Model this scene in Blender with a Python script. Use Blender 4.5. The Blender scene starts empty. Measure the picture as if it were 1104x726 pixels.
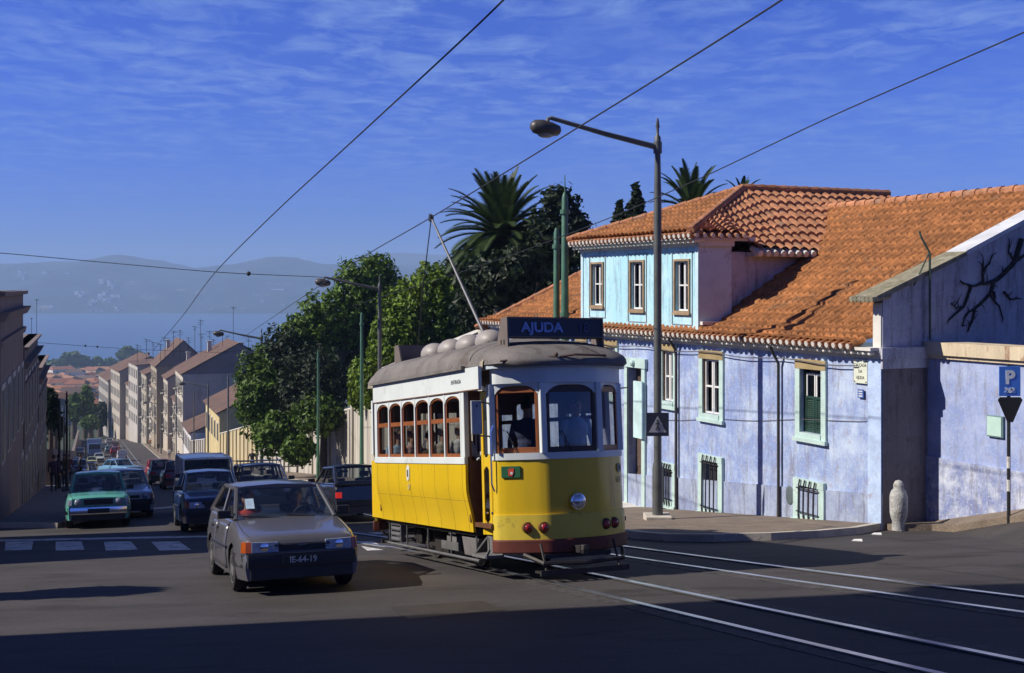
import bpy, bmesh, math, random
from mathutils import Vector, Matrix, noise
random.seed(7)
R = math.radians
sc = bpy.context.scene
COL = sc.collection
F, CX, HY, EYE = 1300.0, 552.0, 310.0, 1.9      # lens in photo pixels, principal x, horizon row, eye height

# ------------------------------------------------------------------ terrain
PROF = [(-80, -10.2), (0, 0), (180, 22.86), (300, 32.45), (850, 64.1), (1000, 67), (1400, 69), (1500, 95), (9000, 120)]
def lerp_table(T, x):
    if x <= T[0][0]: return T[0][1]
    for (a, p), (b, q) in zip(T, T[1:]):
        if x <= b: return p + (q - p) * (x - a) / (b - a)
    return T[-1][1]
def G(x, y):
    bump = 0.35 * (min(max(x, 8.0), 11.0) - 8.0)
    return -lerp_table(PROF, y) + 0.03 * min(max(x, -200), 200) + bump
def at(px, py, Y):
    return Vector(((px - CX) / F * Y, Y, EYE - (py - HY) / F * Y))
SD = Vector((-.332, .943)); SP = Vector((.943, .332))     # street axis, street right
def street(p, q): v = SD * q + SP * p; return v.x, v.y
def lat(L, Y): return (-.352 * Y + L, Y)                  # point at lateral offset L of the street line

# ------------------------------------------------------------------ materials
MATS = {}
def mat(name, col, rough=.8, var=.25, scale=3.0, metal=0.0, bump=0.0, dirt=None, dscale=1.0, dth=.55, spec=.5, coat=0, fine=0.0, emit=None, stretch=None, fscale=60):
    if name in MATS: return MATS[name]
    m = bpy.data.materials.new(name); m.use_nodes = True
    nt = m.node_tree; N = nt.nodes; L = nt.links
    b = N['Principled BSDF']; b.inputs['Roughness'].default_value = rough; b.inputs['Metallic'].default_value = metal
    b.inputs['Specular IOR Level'].default_value = spec
    if coat: b.inputs['Coat Weight'].default_value = coat; b.inputs['Coat Roughness'].default_value = .05
    tc = N.new('ShaderNodeTexCoord'); src = tc.outputs['Object']
    if stretch:
        mp = N.new('ShaderNodeMapping'); mp.inputs['Scale'].default_value = stretch; L.new(src, mp.inputs['Vector']); src = mp.outputs[0]
    n = N.new('ShaderNodeTexNoise'); n.inputs['Scale'].default_value = scale; n.inputs['Detail'].default_value = 6; n.inputs['Roughness'].default_value = .6
    L.new(src, n.inputs['Vector'])
    r = N.new('ShaderNodeValToRGB'); L.new(n.outputs['Fac'], r.inputs[0])
    r.color_ramp.elements[0].position = .3; r.color_ramp.elements[1].position = .7
    lo = [max(0, c * (1 - var)) for c in col[:3]]; hi = [min(1, c * (1 + var)) for c in col[:3]]
    r.color_ramp.elements[0].color = (*lo, 1); r.color_ramp.elements[1].color = (*hi, 1)
    out = r.outputs[0]
    if dirt:
        n2 = N.new('ShaderNodeTexNoise'); n2.inputs['Scale'].default_value = dscale; n2.inputs['Detail'].default_value = 8; n2.inputs['Roughness'].default_value = .65
        L.new(src, n2.inputs['Vector'])
        r2 = N.new('ShaderNodeValToRGB'); r2.color_ramp.elements[0].position = dth; r2.color_ramp.elements[1].position = min(1, dth + .12); L.new(n2.outputs['Fac'], r2.inputs[0])
        mx = N.new('ShaderNodeMix'); mx.data_type = 'RGBA'; L.new(r2.outputs[0], mx.inputs[0]); L.new(out, mx.inputs[6]); mx.inputs[7].default_value = (*dirt, 1); out = mx.outputs[2]
    if fine:
        n3 = N.new('ShaderNodeTexNoise'); n3.inputs['Scale'].default_value = fscale; n3.inputs['Detail'].default_value = 3; L.new(tc.outputs['Object'], n3.inputs['Vector'])
        mr = N.new('ShaderNodeMapRange'); L.new(n3.outputs['Fac'], mr.inputs[0]); mr.inputs[1].default_value = .3; mr.inputs[2].default_value = .7; mr.inputs[3].default_value = 1 - fine; mr.inputs[4].default_value = 1 + fine
        vm = N.new('ShaderNodeVectorMath'); vm.operation = 'SCALE'; L.new(out, vm.inputs[0]); L.new(mr.outputs[0], vm.inputs['Scale']); out = vm.outputs[0]
    L.new(out, b.inputs['Base Color'])
    if bump:
        bp = N.new('ShaderNodeBump'); bp.inputs['Strength'].default_value = bump; bp.inputs['Distance'].default_value = .02
        n4 = N.new('ShaderNodeTexNoise'); n4.inputs['Scale'].default_value = scale * 6; n4.inputs['Detail'].default_value = 5; L.new(tc.outputs['Object'], n4.inputs['Vector'])
        L.new(n4.outputs['Fac'], bp.inputs['Height']); L.new(bp.outputs[0], b.inputs['Normal'])
    if emit:
        b.inputs['Emission Color'].default_value = (*emit[:3], 1); b.inputs['Emission Strength'].default_value = emit[3]
    MATS[name] = m
    return m
def glass(name, tint=(.55, .6, .62), refl=.10, graze=.4):
    if name in MATS: return MATS[name]
    m = bpy.data.materials.new(name); m.use_nodes = True; nt = m.node_tree; N = nt.nodes; L = nt.links
    N.remove(N['Principled BSDF'])
    t = N.new('ShaderNodeBsdfTransparent'); t.inputs[0].default_value = (*tint, 1)
    g = N.new('ShaderNodeBsdfGlossy'); g.inputs['Roughness'].default_value = .03
    lw = N.new('ShaderNodeLayerWeight'); lw.inputs['Blend'].default_value = .25
    mr = N.new('ShaderNodeMapRange'); mr.inputs[3].default_value = refl; mr.inputs[4].default_value = graze; L.new(lw.outputs['Fresnel'], mr.inputs[0])
    x = N.new('ShaderNodeMixShader'); L.new(mr.outputs[0], x.inputs[0]); L.new(t.outputs[0], x.inputs[1]); L.new(g.outputs[0], x.inputs[2])
    L.new(x.outputs[0], N['Material Output'].inputs[0]); MATS[name] = m
    return m

# ------------------------------------------------------------------ mesh builder
class MB:
    def __init__(s): s.v = []; s.f = []; s.m = []; s.X = Matrix.Identity(4); s.mi = 0
    def add(s, vs, fs):
        o = len(s.v); s.v += [s.X @ Vector(v) for v in vs]; s.f += [tuple(o + i for i in f) for f in fs]; s.m += [s.mi] * len(fs); return s
    def box(s, a, b, rot=None, piv=None):
        (x0, y0, z0), (x1, y1, z1) = a, b
        vs = [Vector(p) for p in ((x0,y0,z0),(x1,y0,z0),(x1,y1,z0),(x0,y1,z0),(x0,y0,z1),(x1,y0,z1),(x1,y1,z1),(x0,y1,z1))]
        if rot:
            c = Vector(piv) if piv else sum(vs, Vector()) / 8
            vs = [c + rot @ (v - c) for v in vs]
        return s.add(vs, [(0,3,2,1),(4,5,6,7),(0,1,5,4),(1,2,6,5),(2,3,7,6),(3,0,4,7)])
    def hexa(s, lo, hi):           # four lower corners, four upper corners, counter-clockwise
        return s.add(list(lo) + list(hi), [(0,3,2,1),(4,5,6,7),(0,1,5,4),(1,2,6,5),(2,3,7,6),(3,0,4,7)])
    def quad(s, *p): return s.add(p, [tuple(range(len(p)))])
    def slab(s, pts, d):           # polygon pts pushed along vector d
        n = len(pts); d = Vector(d); vs = [Vector(p) for p in pts]
        return s.add(vs + [v + d for v in vs], [tuple(range(n))[::-1], tuple(range(n, 2 * n))] + [(i, (i+1) % n, n + (i+1) % n, n + i) for i in range(n)])
    def tube(s, pts, rad, n=8, cap=True):
        pts = [Vector(p) for p in pts]
        if not isinstance(rad, (list, tuple)): rad = [rad] * len(pts)
        vs, fs = [], []; up = Vector((0, 0, 1)); u = None
        for i, p in enumerate(pts):
            d = (pts[min(i+1, len(pts)-1)] - pts[max(i-1, 0)]).normalized()
            if u is None:
                u = d.cross(up) if abs(d.z) < .95 else d.cross(Vector((1, 0, 0)))
            u = (u - d * u.dot(d)).normalized(); w = d.cross(u)
            for k in range(n):
                a = 2 * math.pi * k / n; vs.append(p + (u * math.cos(a) + w * math.sin(a)) * rad[i])
        for i in range(len(pts) - 1):
            for k in range(n): fs.append((i*n + k, i*n + (k+1) % n, (i+1)*n + (k+1) % n, (i+1)*n + k))
        if cap: fs += [tuple(range(n))[::-1], tuple((len(pts)-1)*n + k for k in range(n))]
        return s.add(vs, fs)
    def lathe(s, prof, c=(0,0,0), axis='z', n=20):
        vs, fs = [], []; c = Vector(c)
        for r, h in prof:
            for k in range(n):
                a = 2*math.pi*k/n; x, y = r*math.cos(a), r*math.sin(a)
                vs.append(c + Vector({'z': (x, y, h), 'y': (x, h, y), 'x': (h, x, y)}[axis]))
        for i in range(len(prof) - 1):
            for k in range(n): fs.append((i*n+k, i*n+(k+1)%n, (i+1)*n+(k+1)%n, (i+1)*n+k))
        fs += [tuple(range(n))[::-1], tuple((len(prof)-1)*n+k for k in range(n))]
        return s.add(vs, fs)
    def ball(s, c, r, n=10, m=6):
        if not isinstance(r, (tuple, list)): r = (r, r, r)
        vs = [(c[0], c[1], c[2] - r[2])]; fs = []
        for i in range(1, m):
            t = math.pi * i / m - math.pi / 2
            for k in range(n):
                a = 2*math.pi*k/n; vs.append((c[0] + r[0]*math.cos(t)*math.cos(a), c[1] + r[1]*math.cos(t)*math.sin(a), c[2] + r[2]*math.sin(t)))
        vs.append((c[0], c[1], c[2] + r[2])); top = len(vs) - 1
        for k in range(n): fs.append((0, 1 + (k+1) % n, 1 + k)); fs.append((top, top - n + k, top - n + (k+1) % n))
        for i in range(m - 2):
            for k in range(n): fs.append((1 + i*n + k, 1 + i*n + (k+1) % n, 1 + (i+1)*n + (k+1) % n, 1 + (i+1)*n + k))
        return s.add(vs, fs)
    def loft(s, rings, closed=True, cap=True):
        n = len(rings[0]); vs = [p for r in rings for p in r]; fs = []
        for i in range(len(rings) - 1):
            for k in range(n if closed else n - 1): fs.append((i*n + k, i*n + (k+1) % n, (i+1)*n + (k+1) % n, (i+1)*n + k))
        if cap and closed: fs += [tuple(range(n))[::-1], tuple((len(rings)-1)*n + k for k in range(n))]
        return s.add(vs, fs)
    def build(s, name, mats, parent=None, bevel=0, smooth=False, world=False, fix=True):
        off = Vector()
        if world and parent is not None: off = parent.location.copy()
        me = bpy.data.meshes.new(name); me.from_pydata([tuple(v - off) for v in s.v], [], s.f)
        for m in (mats if isinstance(mats, (list, tuple)) else [mats]): me.materials.append(m)
        me.polygons.foreach_set('material_index', s.m)
        if fix and len(s.f) < 20000:
            bm = bmesh.new(); bm.from_mesh(me); bmesh.ops.recalc_face_normals(bm, faces=bm.faces); bm.to_mesh(me); bm.free()
        if smooth:
            me.shade_smooth()
            try: me.set_sharp_from_angle(angle=R(38 if smooth is True else smooth))
            except Exception: pass
        me.update()
        o = bpy.data.objects.new(name, me); COL.objects.link(o)
        if parent is not None: o.parent = parent
        if bevel:
            b = o.modifiers.new('soft', 'BEVEL'); b.width = bevel; b.segments = 2; b.limit_method = 'ANGLE'; b.angle_limit = R(40)
        return o
def tag(o, label, cat, group=None, kind=None):
    if label: o['label'] = label
    if cat: o['category'] = cat
    if group: o['group'] = group
    if kind: o['kind'] = kind
    return o
def thing(name, label, cat, loc=(0,0,0), group=None, kind=None):
    o = bpy.data.objects.new(name, None); o.empty_display_size = .2; COL.objects.link(o); o.location = loc
    return tag(o, label, cat, group, kind)
def stand(o, x, y, fx, fy, dz=0, tilt=True):     # put a thing on the ground, local +x along (fx, fy)
    e = .8
    f = Vector((fx, fy)).normalized(); l = Vector((-f.y, f.x))
    if tilt:
        X = Vector((f.x*2*e, f.y*2*e, G(x+f.x*e, y+f.y*e) - G(x-f.x*e, y-f.y*e))).normalized()
        Y = Vector((l.x*2*e, l.y*2*e, G(x+l.x*e, y+l.y*e) - G(x-l.x*e, y-l.y*e))).normalized()
        Z = X.cross(Y).normalized(); Y = Z.cross(X)
    else: X, Y, Z = Vector((f.x, f.y, 0)), Vector((l.x, l.y, 0)), Vector((0, 0, 1))
    M = Matrix((X, Y, Z)).transposed().to_4x4(); M.translation = Vector((x, y, G(x, y) + dz)); o.matrix_world = M
    o.location = M.to_translation(); o.rotation_euler = M.to_euler()
    return o
def copy_tree(o, parent=None):
    c = o.copy(); COL.objects.link(c); c.parent = parent
    for ch in list(o.children): copy_tree(ch, c)
    return c
def text(name, s, size, mtl, parent, M, ext=.004, align='CENTER', bold=0.0, xs=1.0):
    cu = bpy.data.curves.new(name, 'FONT'); cu.body = s; cu.size = size; cu.extrude = ext; cu.align_x = align; cu.align_y = 'CENTER'; cu.offset = bold
    cu.materials.append(mtl); o = bpy.data.objects.new(name, cu); COL.objects.link(o)
    me = bpy.data.meshes.new_from_object(o.evaluated_get(bpy.context.evaluated_depsgraph_get())); bpy.data.objects.remove(o)
    o = bpy.data.objects.new(name, me); COL.objects.link(o); o.parent = parent
    M = M.copy(); 
    if xs != 1: M = M @ Matrix.Diagonal((xs, 1, 1, 1))
    o.matrix_local = M
    return o
def drape(poly, dz, name, mtl, skirt=.25, step=2.0, mat2=None, z=None):
    bm = bmesh.new(); vs = [bm.verts.new((x, y, 0)) for x, y in poly]; f = bm.faces.new(vs); f.normal_update()
    if f.normal.z < 0: bmesh.ops.reverse_faces(bm, faces=[f])
    x0, x1 = min(p[0] for p in poly), max(p[0] for p in poly); y0, y1 = min(p[1] for p in poly), max(p[1] for p in poly)
    cuts = [((c, 0, 0), (1, 0, 0)) for c in [x0 + step * i for i in range(1, int((x1 - x0) / step) + 1)] + [8, 11]] + \
           [((0, c, 0), (0, 1, 0)) for c in [y0 + step * i for i in range(1, int((y1 - y0) / step) + 1)] + [0, 180, 300, 850]]
    for co, no in cuts:
        bmesh.ops.bisect_plane(bm, geom=bm.verts[:] + bm.edges[:] + bm.faces[:], plane_co=co, plane_no=no)
    zz = z or (lambda x, y: G(x, y) + dz)
    for v in bm.verts: v.co.z = zz(v.co.x, v.co.y)
    if skirt:
        be = [e for e in bm.edges if e.is_boundary]
        r = bmesh.ops.extrude_edge_only(bm, edges=be)
        for g in r['geom']:
            if isinstance(g, bmesh.types.BMVert): g.co.z -= skirt
        if mat2 is not None:
            for g in r['geom']:
                if isinstance(g, bmesh.types.BMFace): g.material_index = 1
    me = bpy.data.meshes.new(name); bm.to_mesh(me); bm.free(); me.materials.append(mtl)
    if mat2 is not None: me.materials.append(mat2)
    o = bpy.data.objects.new(name, me); COL.objects.link(o)
    return o

# ------------------------------------------------------------------ camera, light, sky
cam = bpy.data.cameras.new('camera'); co = bpy.data.objects.new('camera', cam); COL.objects.link(co)
co.location = (0, 0, EYE); co.rotation_euler = (R(90), 0, 0)
cam.sensor_fit = 'HORIZONTAL'; cam.sensor_width = 36; cam.lens = F / 1104 * 36; cam.shift_y = -(363 - HY) / 1104; cam.clip_end = 30000; cam.clip_start = .1
sc.camera = co
SUN = Vector((-.99, -.135, 0)).normalized(); EL = R(37.5)
sund = Vector((SUN.x * math.cos(EL), SUN.y * math.cos(EL), math.sin(EL)))
li = bpy.data.lights.new('sun', 'SUN'); li.energy = 5.0; li.angle = R(.53); li.color = (1, .93, .83)
so = bpy.data.objects.new('sun', li); COL.objects.link(so); so.rotation_euler = (-sund).to_track_quat('-Z', 'Y').to_euler(); so.location = (-20, -10, 30)
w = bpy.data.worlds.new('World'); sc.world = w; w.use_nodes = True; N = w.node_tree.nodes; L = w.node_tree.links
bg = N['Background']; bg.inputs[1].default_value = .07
sky = N.new('ShaderNodeTexSky'); sky.sky_type = 'NISHITA'; sky.sun_disc = False; sky.sun_elevation = EL; sky.sun_rotation = math.atan2(SUN.x, SUN.y) % (2*math.pi)
sky.air_density = 1.0; sky.dust_density = .3; sky.ozone_density = 3.0
gm = N.new('ShaderNodeGamma'); gm.inputs[1].default_value = 1.0
mul = N.new('ShaderNodeMix'); mul.data_type = 'RGBA'; mul.blend_type = 'MULTIPLY'; mul.inputs[0].default_value = 1; mul.inputs[7].default_value = (.235, .475, 1.66, 1)
L.new(sky.outputs[0], gm.inputs[0]); L.new(gm.outputs[0], mul.inputs[6])
tc = N.new('ShaderNodeTexCoord'); sx = N.new('ShaderNodeSeparateXYZ'); L.new(tc.outputs['Generated'], sx.inputs[0])
# high thin cloud sheet: project the direction on a plane overhead
mz = N.new('ShaderNodeMath'); mz.operation = 'MAXIMUM'; mz.inputs[1].default_value = .03; L.new(sx.outputs[2], mz.inputs[0])
dv = N.new('ShaderNodeVectorMath'); dv.operation = 'DIVIDE'; L.new(tc.outputs['Generated'], dv.inputs[0])
cz = N.new('ShaderNodeCombineXYZ'); [L.new(mz.outputs[0], cz.inputs[i]) for i in range(3)]; L.new(cz.outputs[0], dv.inputs[1])
mp = N.new('ShaderNodeMapping'); mp.inputs['Scale'].default_value = (1.25, 1.0, 1); mp.inputs['Rotation'].default_value = (0, 0, R(-32)); L.new(dv.outputs[0], mp.inputs[0])
n1 = N.new('ShaderNodeTexNoise'); n1.inputs['Scale'].default_value = 3.4; n1.inputs['Detail'].default_value = 9; n1.inputs['Roughness'].default_value = .62; n1.inputs['Distortion'].default_value = .5; L.new(mp.outputs[0], n1.inputs['Vector'])
n2 = N.new('ShaderNodeTexNoise'); n2.inputs['Scale'].default_value = .55; n2.inputs['Detail'].default_value = 3; L.new(mp.outputs[0], n2.inputs['Vector'])
r1 = N.new('ShaderNodeValToRGB'); r1.color_ramp.elements[0].position = .42; r1.color_ramp.elements[1].position = .76; L.new(n1.outputs['Fac'], r1.inputs[0])
r2 = N.new('ShaderNodeValToRGB'); r2.color_ramp.elements[0].position = .26; r2.color_ramp.elements[1].position = .52; L.new(n2.outputs['Fac'], r2.inputs[0])
mm = N.new('ShaderNodeMath'); mm.operation = 'MULTIPLY'; L.new(r1.outputs[0], mm.inputs[0]); L.new(r2.outputs[0], mm.inputs[1])
el = N.new('ShaderNodeMapRange'); el.inputs[1].default_value = .03; el.inputs[2].default_value = .16; el.inputs[3].default_value = 0; el.inputs[4].default_value = .75; L.new(sx.outputs[2], el.inputs[0])
m3 = N.new('ShaderNodeMath'); m3.operation = 'MULTIPLY'; L.new(mm.outputs[0], m3.inputs[0]); L.new(el.outputs[0], m3.inputs[1])
cm = N.new('ShaderNodeMix'); cm.data_type = 'RGBA'; L.new(m3.outputs[0], cm.inputs[0]); L.new(mul.outputs[2], cm.inputs[6]); cm.inputs[7].default_value = (3.2, 5.2, 10.4, 1)
zf_ = N.new('ShaderNodeMapRange'); zf_.inputs[1].default_value = .26; zf_.inputs[2].default_value = .60; zf_.inputs[3].default_value = 1; zf_.inputs[4].default_value = .24; L.new(sx.outputs[2], zf_.inputs[0])   # extra dimming of the unseen overhead sky, added to darken the shadows
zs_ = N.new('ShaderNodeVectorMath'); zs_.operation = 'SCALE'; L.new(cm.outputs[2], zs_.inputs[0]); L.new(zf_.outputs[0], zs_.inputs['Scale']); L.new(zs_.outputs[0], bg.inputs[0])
vs = sc.view_settings; sc.display_settings.display_device = 'sRGB'; vs.view_transform = 'Standard'; vs.look = 'None'; vs.exposure = .15; vs.gamma = 1; vs.use_curve_mapping = False
cy = sc.cycles; cy.max_bounces = 6; cy.transparent_max_bounces = 16; cy.volume_bounces = 1; cy.use_denoising = True; cy.sample_clamp_indirect = 3; cy.caustics_reflective = False; cy.caustics_refractive = False

# ------------------------------------------------------------------ shared materials
asphalt = mat('asphalt', (.054, .047, .045), .8, .32, .5, bump=.35, dirt=(.030, .026, .024), dscale=.9, dth=.53, fine=.4, stretch=(.55, 1.3, 1))
pave = mat('sidewalk_setts', (.20, .155, .115), .9, .25, 2.0, bump=.5, dirt=(.16, .14, .12), dscale=1.3, dth=.55, fine=.45)
kerbm = mat('kerb_stone', (.55, .5, .42), .85, .2, 2.0, bump=.3, fine=.2)
soil = mat('soil', (.035, .055, .025), 1, .4, .05, dirt=(.07, .065, .04), dscale=.02)
paint = mat('road_paint', (.62, .62, .62), .7, .2, 3, dirt=(.09, .085, .09), dscale=4, dth=.53)
steel = mat('rail_steel', (.92, .92, .92), .3, .1, 5, metal=1)
darkmetal = mat('dark_metal', (.035, .035, .035), .5, .3, 5, metal=.3)
polegreen = mat('green_pole_paint', (.06, .16, .10), .5, .3, 2, metal=.0, dirt=(.09, .07, .05), dscale=3, dth=.6)
polegrey = mat('grey_pole_paint', (.10, .105, .10), .5, .3, 2, dirt=(.15, .13, .11), dscale=3, dth=.6)
lampshell = mat('lamp_shell', (.07, .065, .06), .45, .2, 5)
wirem = mat('wire', (.02, .02, .02), .6, .1, 5)
lime = mat('lime_white', (.66, .64, .58), .85, .12, 2, dirt=(.35, .33, .28), dscale=2.5, dth=.6)
tilem = mat('clay_tile', (.33, .132, .042), .85, .3, .9, dirt=(.20, .115, .06), dscale=1.6, dth=.58, fine=.38, fscale=8)
tilem2 = mat('clay_tile_pink', (.42, .185, .09), .85, .2, 1.5, dirt=(.26, .18, .13), dscale=2, dth=.58, fine=.3, fscale=7)
blackm = mat('deep_black', (.012, .012, .012), .7, .2, 5)
# ------------------------------------------------------------------ ground, road, water, far hills
ys = [-80, -60, -40, -20, 0, 20, 40, 60, 90, 120, 150, 180, 220, 260, 300, 400, 500, 600, 700, 850, 1000, 1200, 1400, 1500]
xs = [-2500, -1500, -900, -500, -300, -200, -140, -100, -60, -30, -15, 0, 8, 11, 20, 40, 80, 120, 200, 300, 500, 900, 1500, 2500]
g = MB(); vv = [(x, y, G(x, y) - .03) for y in ys for x in xs]; n = len(xs)
g.add(vv, [(j*n+i, j*n+i+1, (j+1)*n+i+1, (j+1)*n+i) for j in range(len(ys)-1) for i in range(n-1)])
tag(g.build('ground', soil, fix=False), 'bare earth slope falling towards the river', 'ground', kind='structure')
# carriageway: junction sheet and street
jn = [(-40, -15), (40, -15), (40, 23), (9, 22.6), (3, 34)] + [lat(12.5, 46), lat(12.5, 290), lat(.5, 290), lat(.5, 32), (-16, 32), (-40, 32)]
tag(drape(jn, .0, 'road', asphalt, skirt=0, step=8), 'dark asphalt junction and street running down to the river', 'road', kind='structure')

# the house frame: b runs along the street facade (away from camera), t goes into the house
C1 = Vector((6.98, 22.7)); DF = Vector((-.421, .907)).normalized(); NI = Vector((.907, .421)).normalized()
def B(b, t, z): p = C1 + DF * b + NI * t; return Vector((p.x, p.y, z))
def fac(px, py, t=0.0):            # where the line of sight meets the facade plane
    u = (px - CX) / F; o = C1 + NI * t
    Y = o.dot(NI) / (u * NI.x + NI.y); X = u * Y
    return (Vector((X, Y)) - C1).dot(DF), EYE - (py - HY) / F * Y
# sidewalk round the corner
def gp(px, py):
    u = (px - CX) / F; v = (py - HY) / F; D = 1.9 / (v - .127 + .03 * u); return (u * D, D)
kerb = [(-2.6, 41), (-.9, 36), (.2, 32), (1.1, 27.5), (1.75, 24.2), gp(690, 581), gp(720, 583.5), gp(770, 584), gp(830, 582.5), gp(880, 580), gp(920, 576.5), gp(950, 571)]
cor = [(7.15, 22.35), (7.75, 22.25), (8.6, 20.9), (9.7, 18.2), (12, 13), (13, 13.5), (9.4, 21.4), (8.2, 23.6), (7.0, 23.5), (3, 32), (-1, 41)]
walk = kerb + cor
tag(drape(walk, .12, 'sidewalk', pave, skirt=.2, step=1.2, mat2=pave), 'brown stone setts of the corner sidewalk below the blue house', 'sidewalk', kind='structure')
def ribbon(mb, pts, w, h, dz, zf=G):
    P = [Vector(p) for p in pts]; rings = []
    for i, p in enumerate(P):
        d = (P[min(i+1, len(P)-1)] - P[max(i-1, 0)]).normalized(); nn = Vector((-d.y, d.x))
        a, b = p + nn * w / 2, p - nn * w / 2
        rings.append([(a.x, a.y, zf(a.x, a.y) + dz), (b.x, b.y, zf(b.x, b.y) + dz), (b.x, b.y, zf(b.x, b.y) + dz + h), (a.x, a.y, zf(a.x, a.y) + dz + h)])
    mb.loft(rings)
def dense(pts, step=.6):
    out = []
    for a, b in zip(pts, pts[1:]):
        a, b = Vector(a), Vector(b); k = max(1, int((b - a).length / step))
        out += [tuple(a.lerp(b, i / k)) for i in range(k)]
    return out + [tuple(pts[-1])]
kb = MB(); ribbon(kb, dense(kerb), .16, .135, 0)
tag(kb.build('kerb', kerbm), 'worn pale kerb stones curving round the corner', 'kerb', kind='structure')
# left corner sidewalk, street sidewalks
lw = [(-40, 32.3), gp(0, 569.5), gp(62, 569.5), gp(74, 566), lat(.5, 36), lat(.5, 150), lat(.5, 290), lat(-2.6, 290), lat(-2.6, 150), lat(-2.6, 31.9), (-40, 33.5)]
lw[0] = (-40, lw[1][1])
tag(drape(lw, .12, 'sidewalk', mat('grey_walk', (.20, .19, .19), .9, .2, 1.5, fine=.3), skirt=.2, step=6, mat2=kerbm), 'grey sidewalk at the left corner and down the shaded side', 'sidewalk', kind='structure')
kb = MB(); ribbon(kb, dense([lw[0], lw[1], lw[2], lw[3], lw[4], lat(.5, 180)], 4), .2, .14, 0)
tag(kb.build('kerb', kerbm), 'pale kerb catching the sun at the left corner', 'kerb', kind='structure')
rw = [(-3.2, 41.2), lat(11.6, 52), lat(11.6, 180), lat(11.6, 290), lat(14.8, 290), lat(14.8, 180), lat(14.6, 60), (-.4, 41)]
tag(drape(rw, .12, 'sidewalk', pave, skirt=.2, step=6, mat2=kerbm), 'long sidewalk on the sunny side of the descending street', 'sidewalk', kind='structure')
# painted markings
def mark(quad, label):
    o = drape([gp(*p) for p in quad], .004, 'zebra_stripe', paint, skirt=0, step=1)
    return tag(o, label, 'road marking', 'painted stripes of the zebra crossing', 'structure')
for (a, b_, c, d, lb) in [(6, 36, 34, 5, 'first painted stripe at the far left of the crossing'), (60, 88, 91, 60, 'second crossing stripe from the left edge'),
                          (112, 141, 149, 114, 'third crossing stripe, ahead of the green sedan'), (163, 193, 206, 172, 'whitest crossing stripe, left of the grey hatchback'),
                          (383, 402, 420, 396, 'crossing stripe showing between grey hatchback and tram')]:
    mark([(a, 584.5), (b_, 584), (c, 593), (d, 594)], lb)
ln = drape([gp(-20, 582.5), gp(235, 577.5), gp(430, 574), gp(430, 575.6), gp(235, 579.3), gp(-20, 584.5)], .004, 'stop_line', paint, skirt=0, step=3)
tag(ln, 'thin white stop line behind the zebra crossing', 'road marking', kind='structure')
ln = drape([gp(150, 549), gp(200, 545), gp(200, 546.4), gp(150, 550.6)], .004, 'lane_line', paint, skirt=0, step=3)
tag(ln, 'worn white lane line left of the dark navy car', 'road marking', kind='structure')
# tram tracks
TF = Vector((.90, 16.30)); FW = Vector((.41, -.912)).normalized()      # tram front, forward
def bez(P, k=24):
    out = []
    for i in range(len(P) - 1):
        p0, p1, p2, p3 = [Vector(P[min(max(j, 0), len(P)-1)]) for j in (i-1, i, i+1, i+2)]
        for j in range(k):
            t = j / k; out.append(tuple(.5*((2*p1) + (p2-p0)*t + (2*p0-5*p1+4*p2-p3)*t*t + (3*p1-p0-3*p2+p3)*t**3)))
    return out + [tuple(P[-1])]
c1 = [(9.5, -3), (6.2, 3.8), (3.67, 9.5), (1.03, 15.85), tuple(TF - FW*3), tuple(TF - FW*6.4), (-4.9, 28), (-8.6, 38), lat(4.5, 60), lat(4.5, 110), lat(4.5, 180), lat(4.5, 288)]
c2 = [(13.2, -3), (9.6, 4.4), (5.55, 12.4), (3.7, 16.1), (2.0, 19.7), (.3, 23.4), (-2.2, 29.2), (-5.6, 38.5), lat(7.3, 60), lat(7.3, 110), lat(7.3, 180), lat(7.3, 288)]
def offset(pts, d):
    P = [Vector(p) for p in pts]; out = []
    for i, p in enumerate(P):
        t = (P[min(i+1, len(P)-1)] - P[max(i-1, 0)]).normalized(); out.append(tuple(p + Vector((-t.y, t.x)) * d))
    return out
groove = mat('rail_groove', (.02, .02, .02), .9)
for c, w1, lb in ((c1, 'nearer', 'shiny steel rails of the track the yellow tram rides on'), (c2, 'farther', 'steel rails of the empty track passing right of the tram')):
    t = thing('tram_track', lb, 'rails', (c[3][0], c[3][1], G(*c[3])), 'tram tracks set in the road', 'structure')
    for s in (-.45, .45):
        P = offset(bez(c), s)
        m = MB(); ribbon(m, P, .085, .014, .004); m.build('rail', steel, t, world=True)
        m = MB(); ribbon(m, offset(bez(c), s * .87), .045, .004, .003); m.build('flangeway', groove, t, world=True)
# sett courses beside the rails, repair patches, a manhole
sett = mat('granite_setts', (.075, .068, .065), .75, .4, 9, bump=.6, dirt=(.03, .027, .026), dscale=6, dth=.5, fine=.3)
for c, w1 in ((c1, 'nearer'), (c2, 'farther')):
    for s in (-.62, .62):
        m = MB(); ribbon(m, offset(bez(c), s), .22, .003, .002); tag(m.build('sett_course', sett), 'dark granite setts edging the ' + w1 + ' tram track', 'setts', kind='structure')
tar = mat('tar_patch', (.034, .030, .028), .6, .3, 3, fine=.3); pat = mat('pale_repair', (.082, .074, .068), .9, .2, 3, fine=.3)
for q, mt_, lb in [([(420, 655), (520, 648), (545, 658), (440, 668)], tar, 'dark tar patch in front of the tram')]:
    tag(drape([gp(*p) for p in q], .004, 'road_patch', mt_, skirt=0, step=1), lb, 'road patch', kind='structure')
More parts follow.
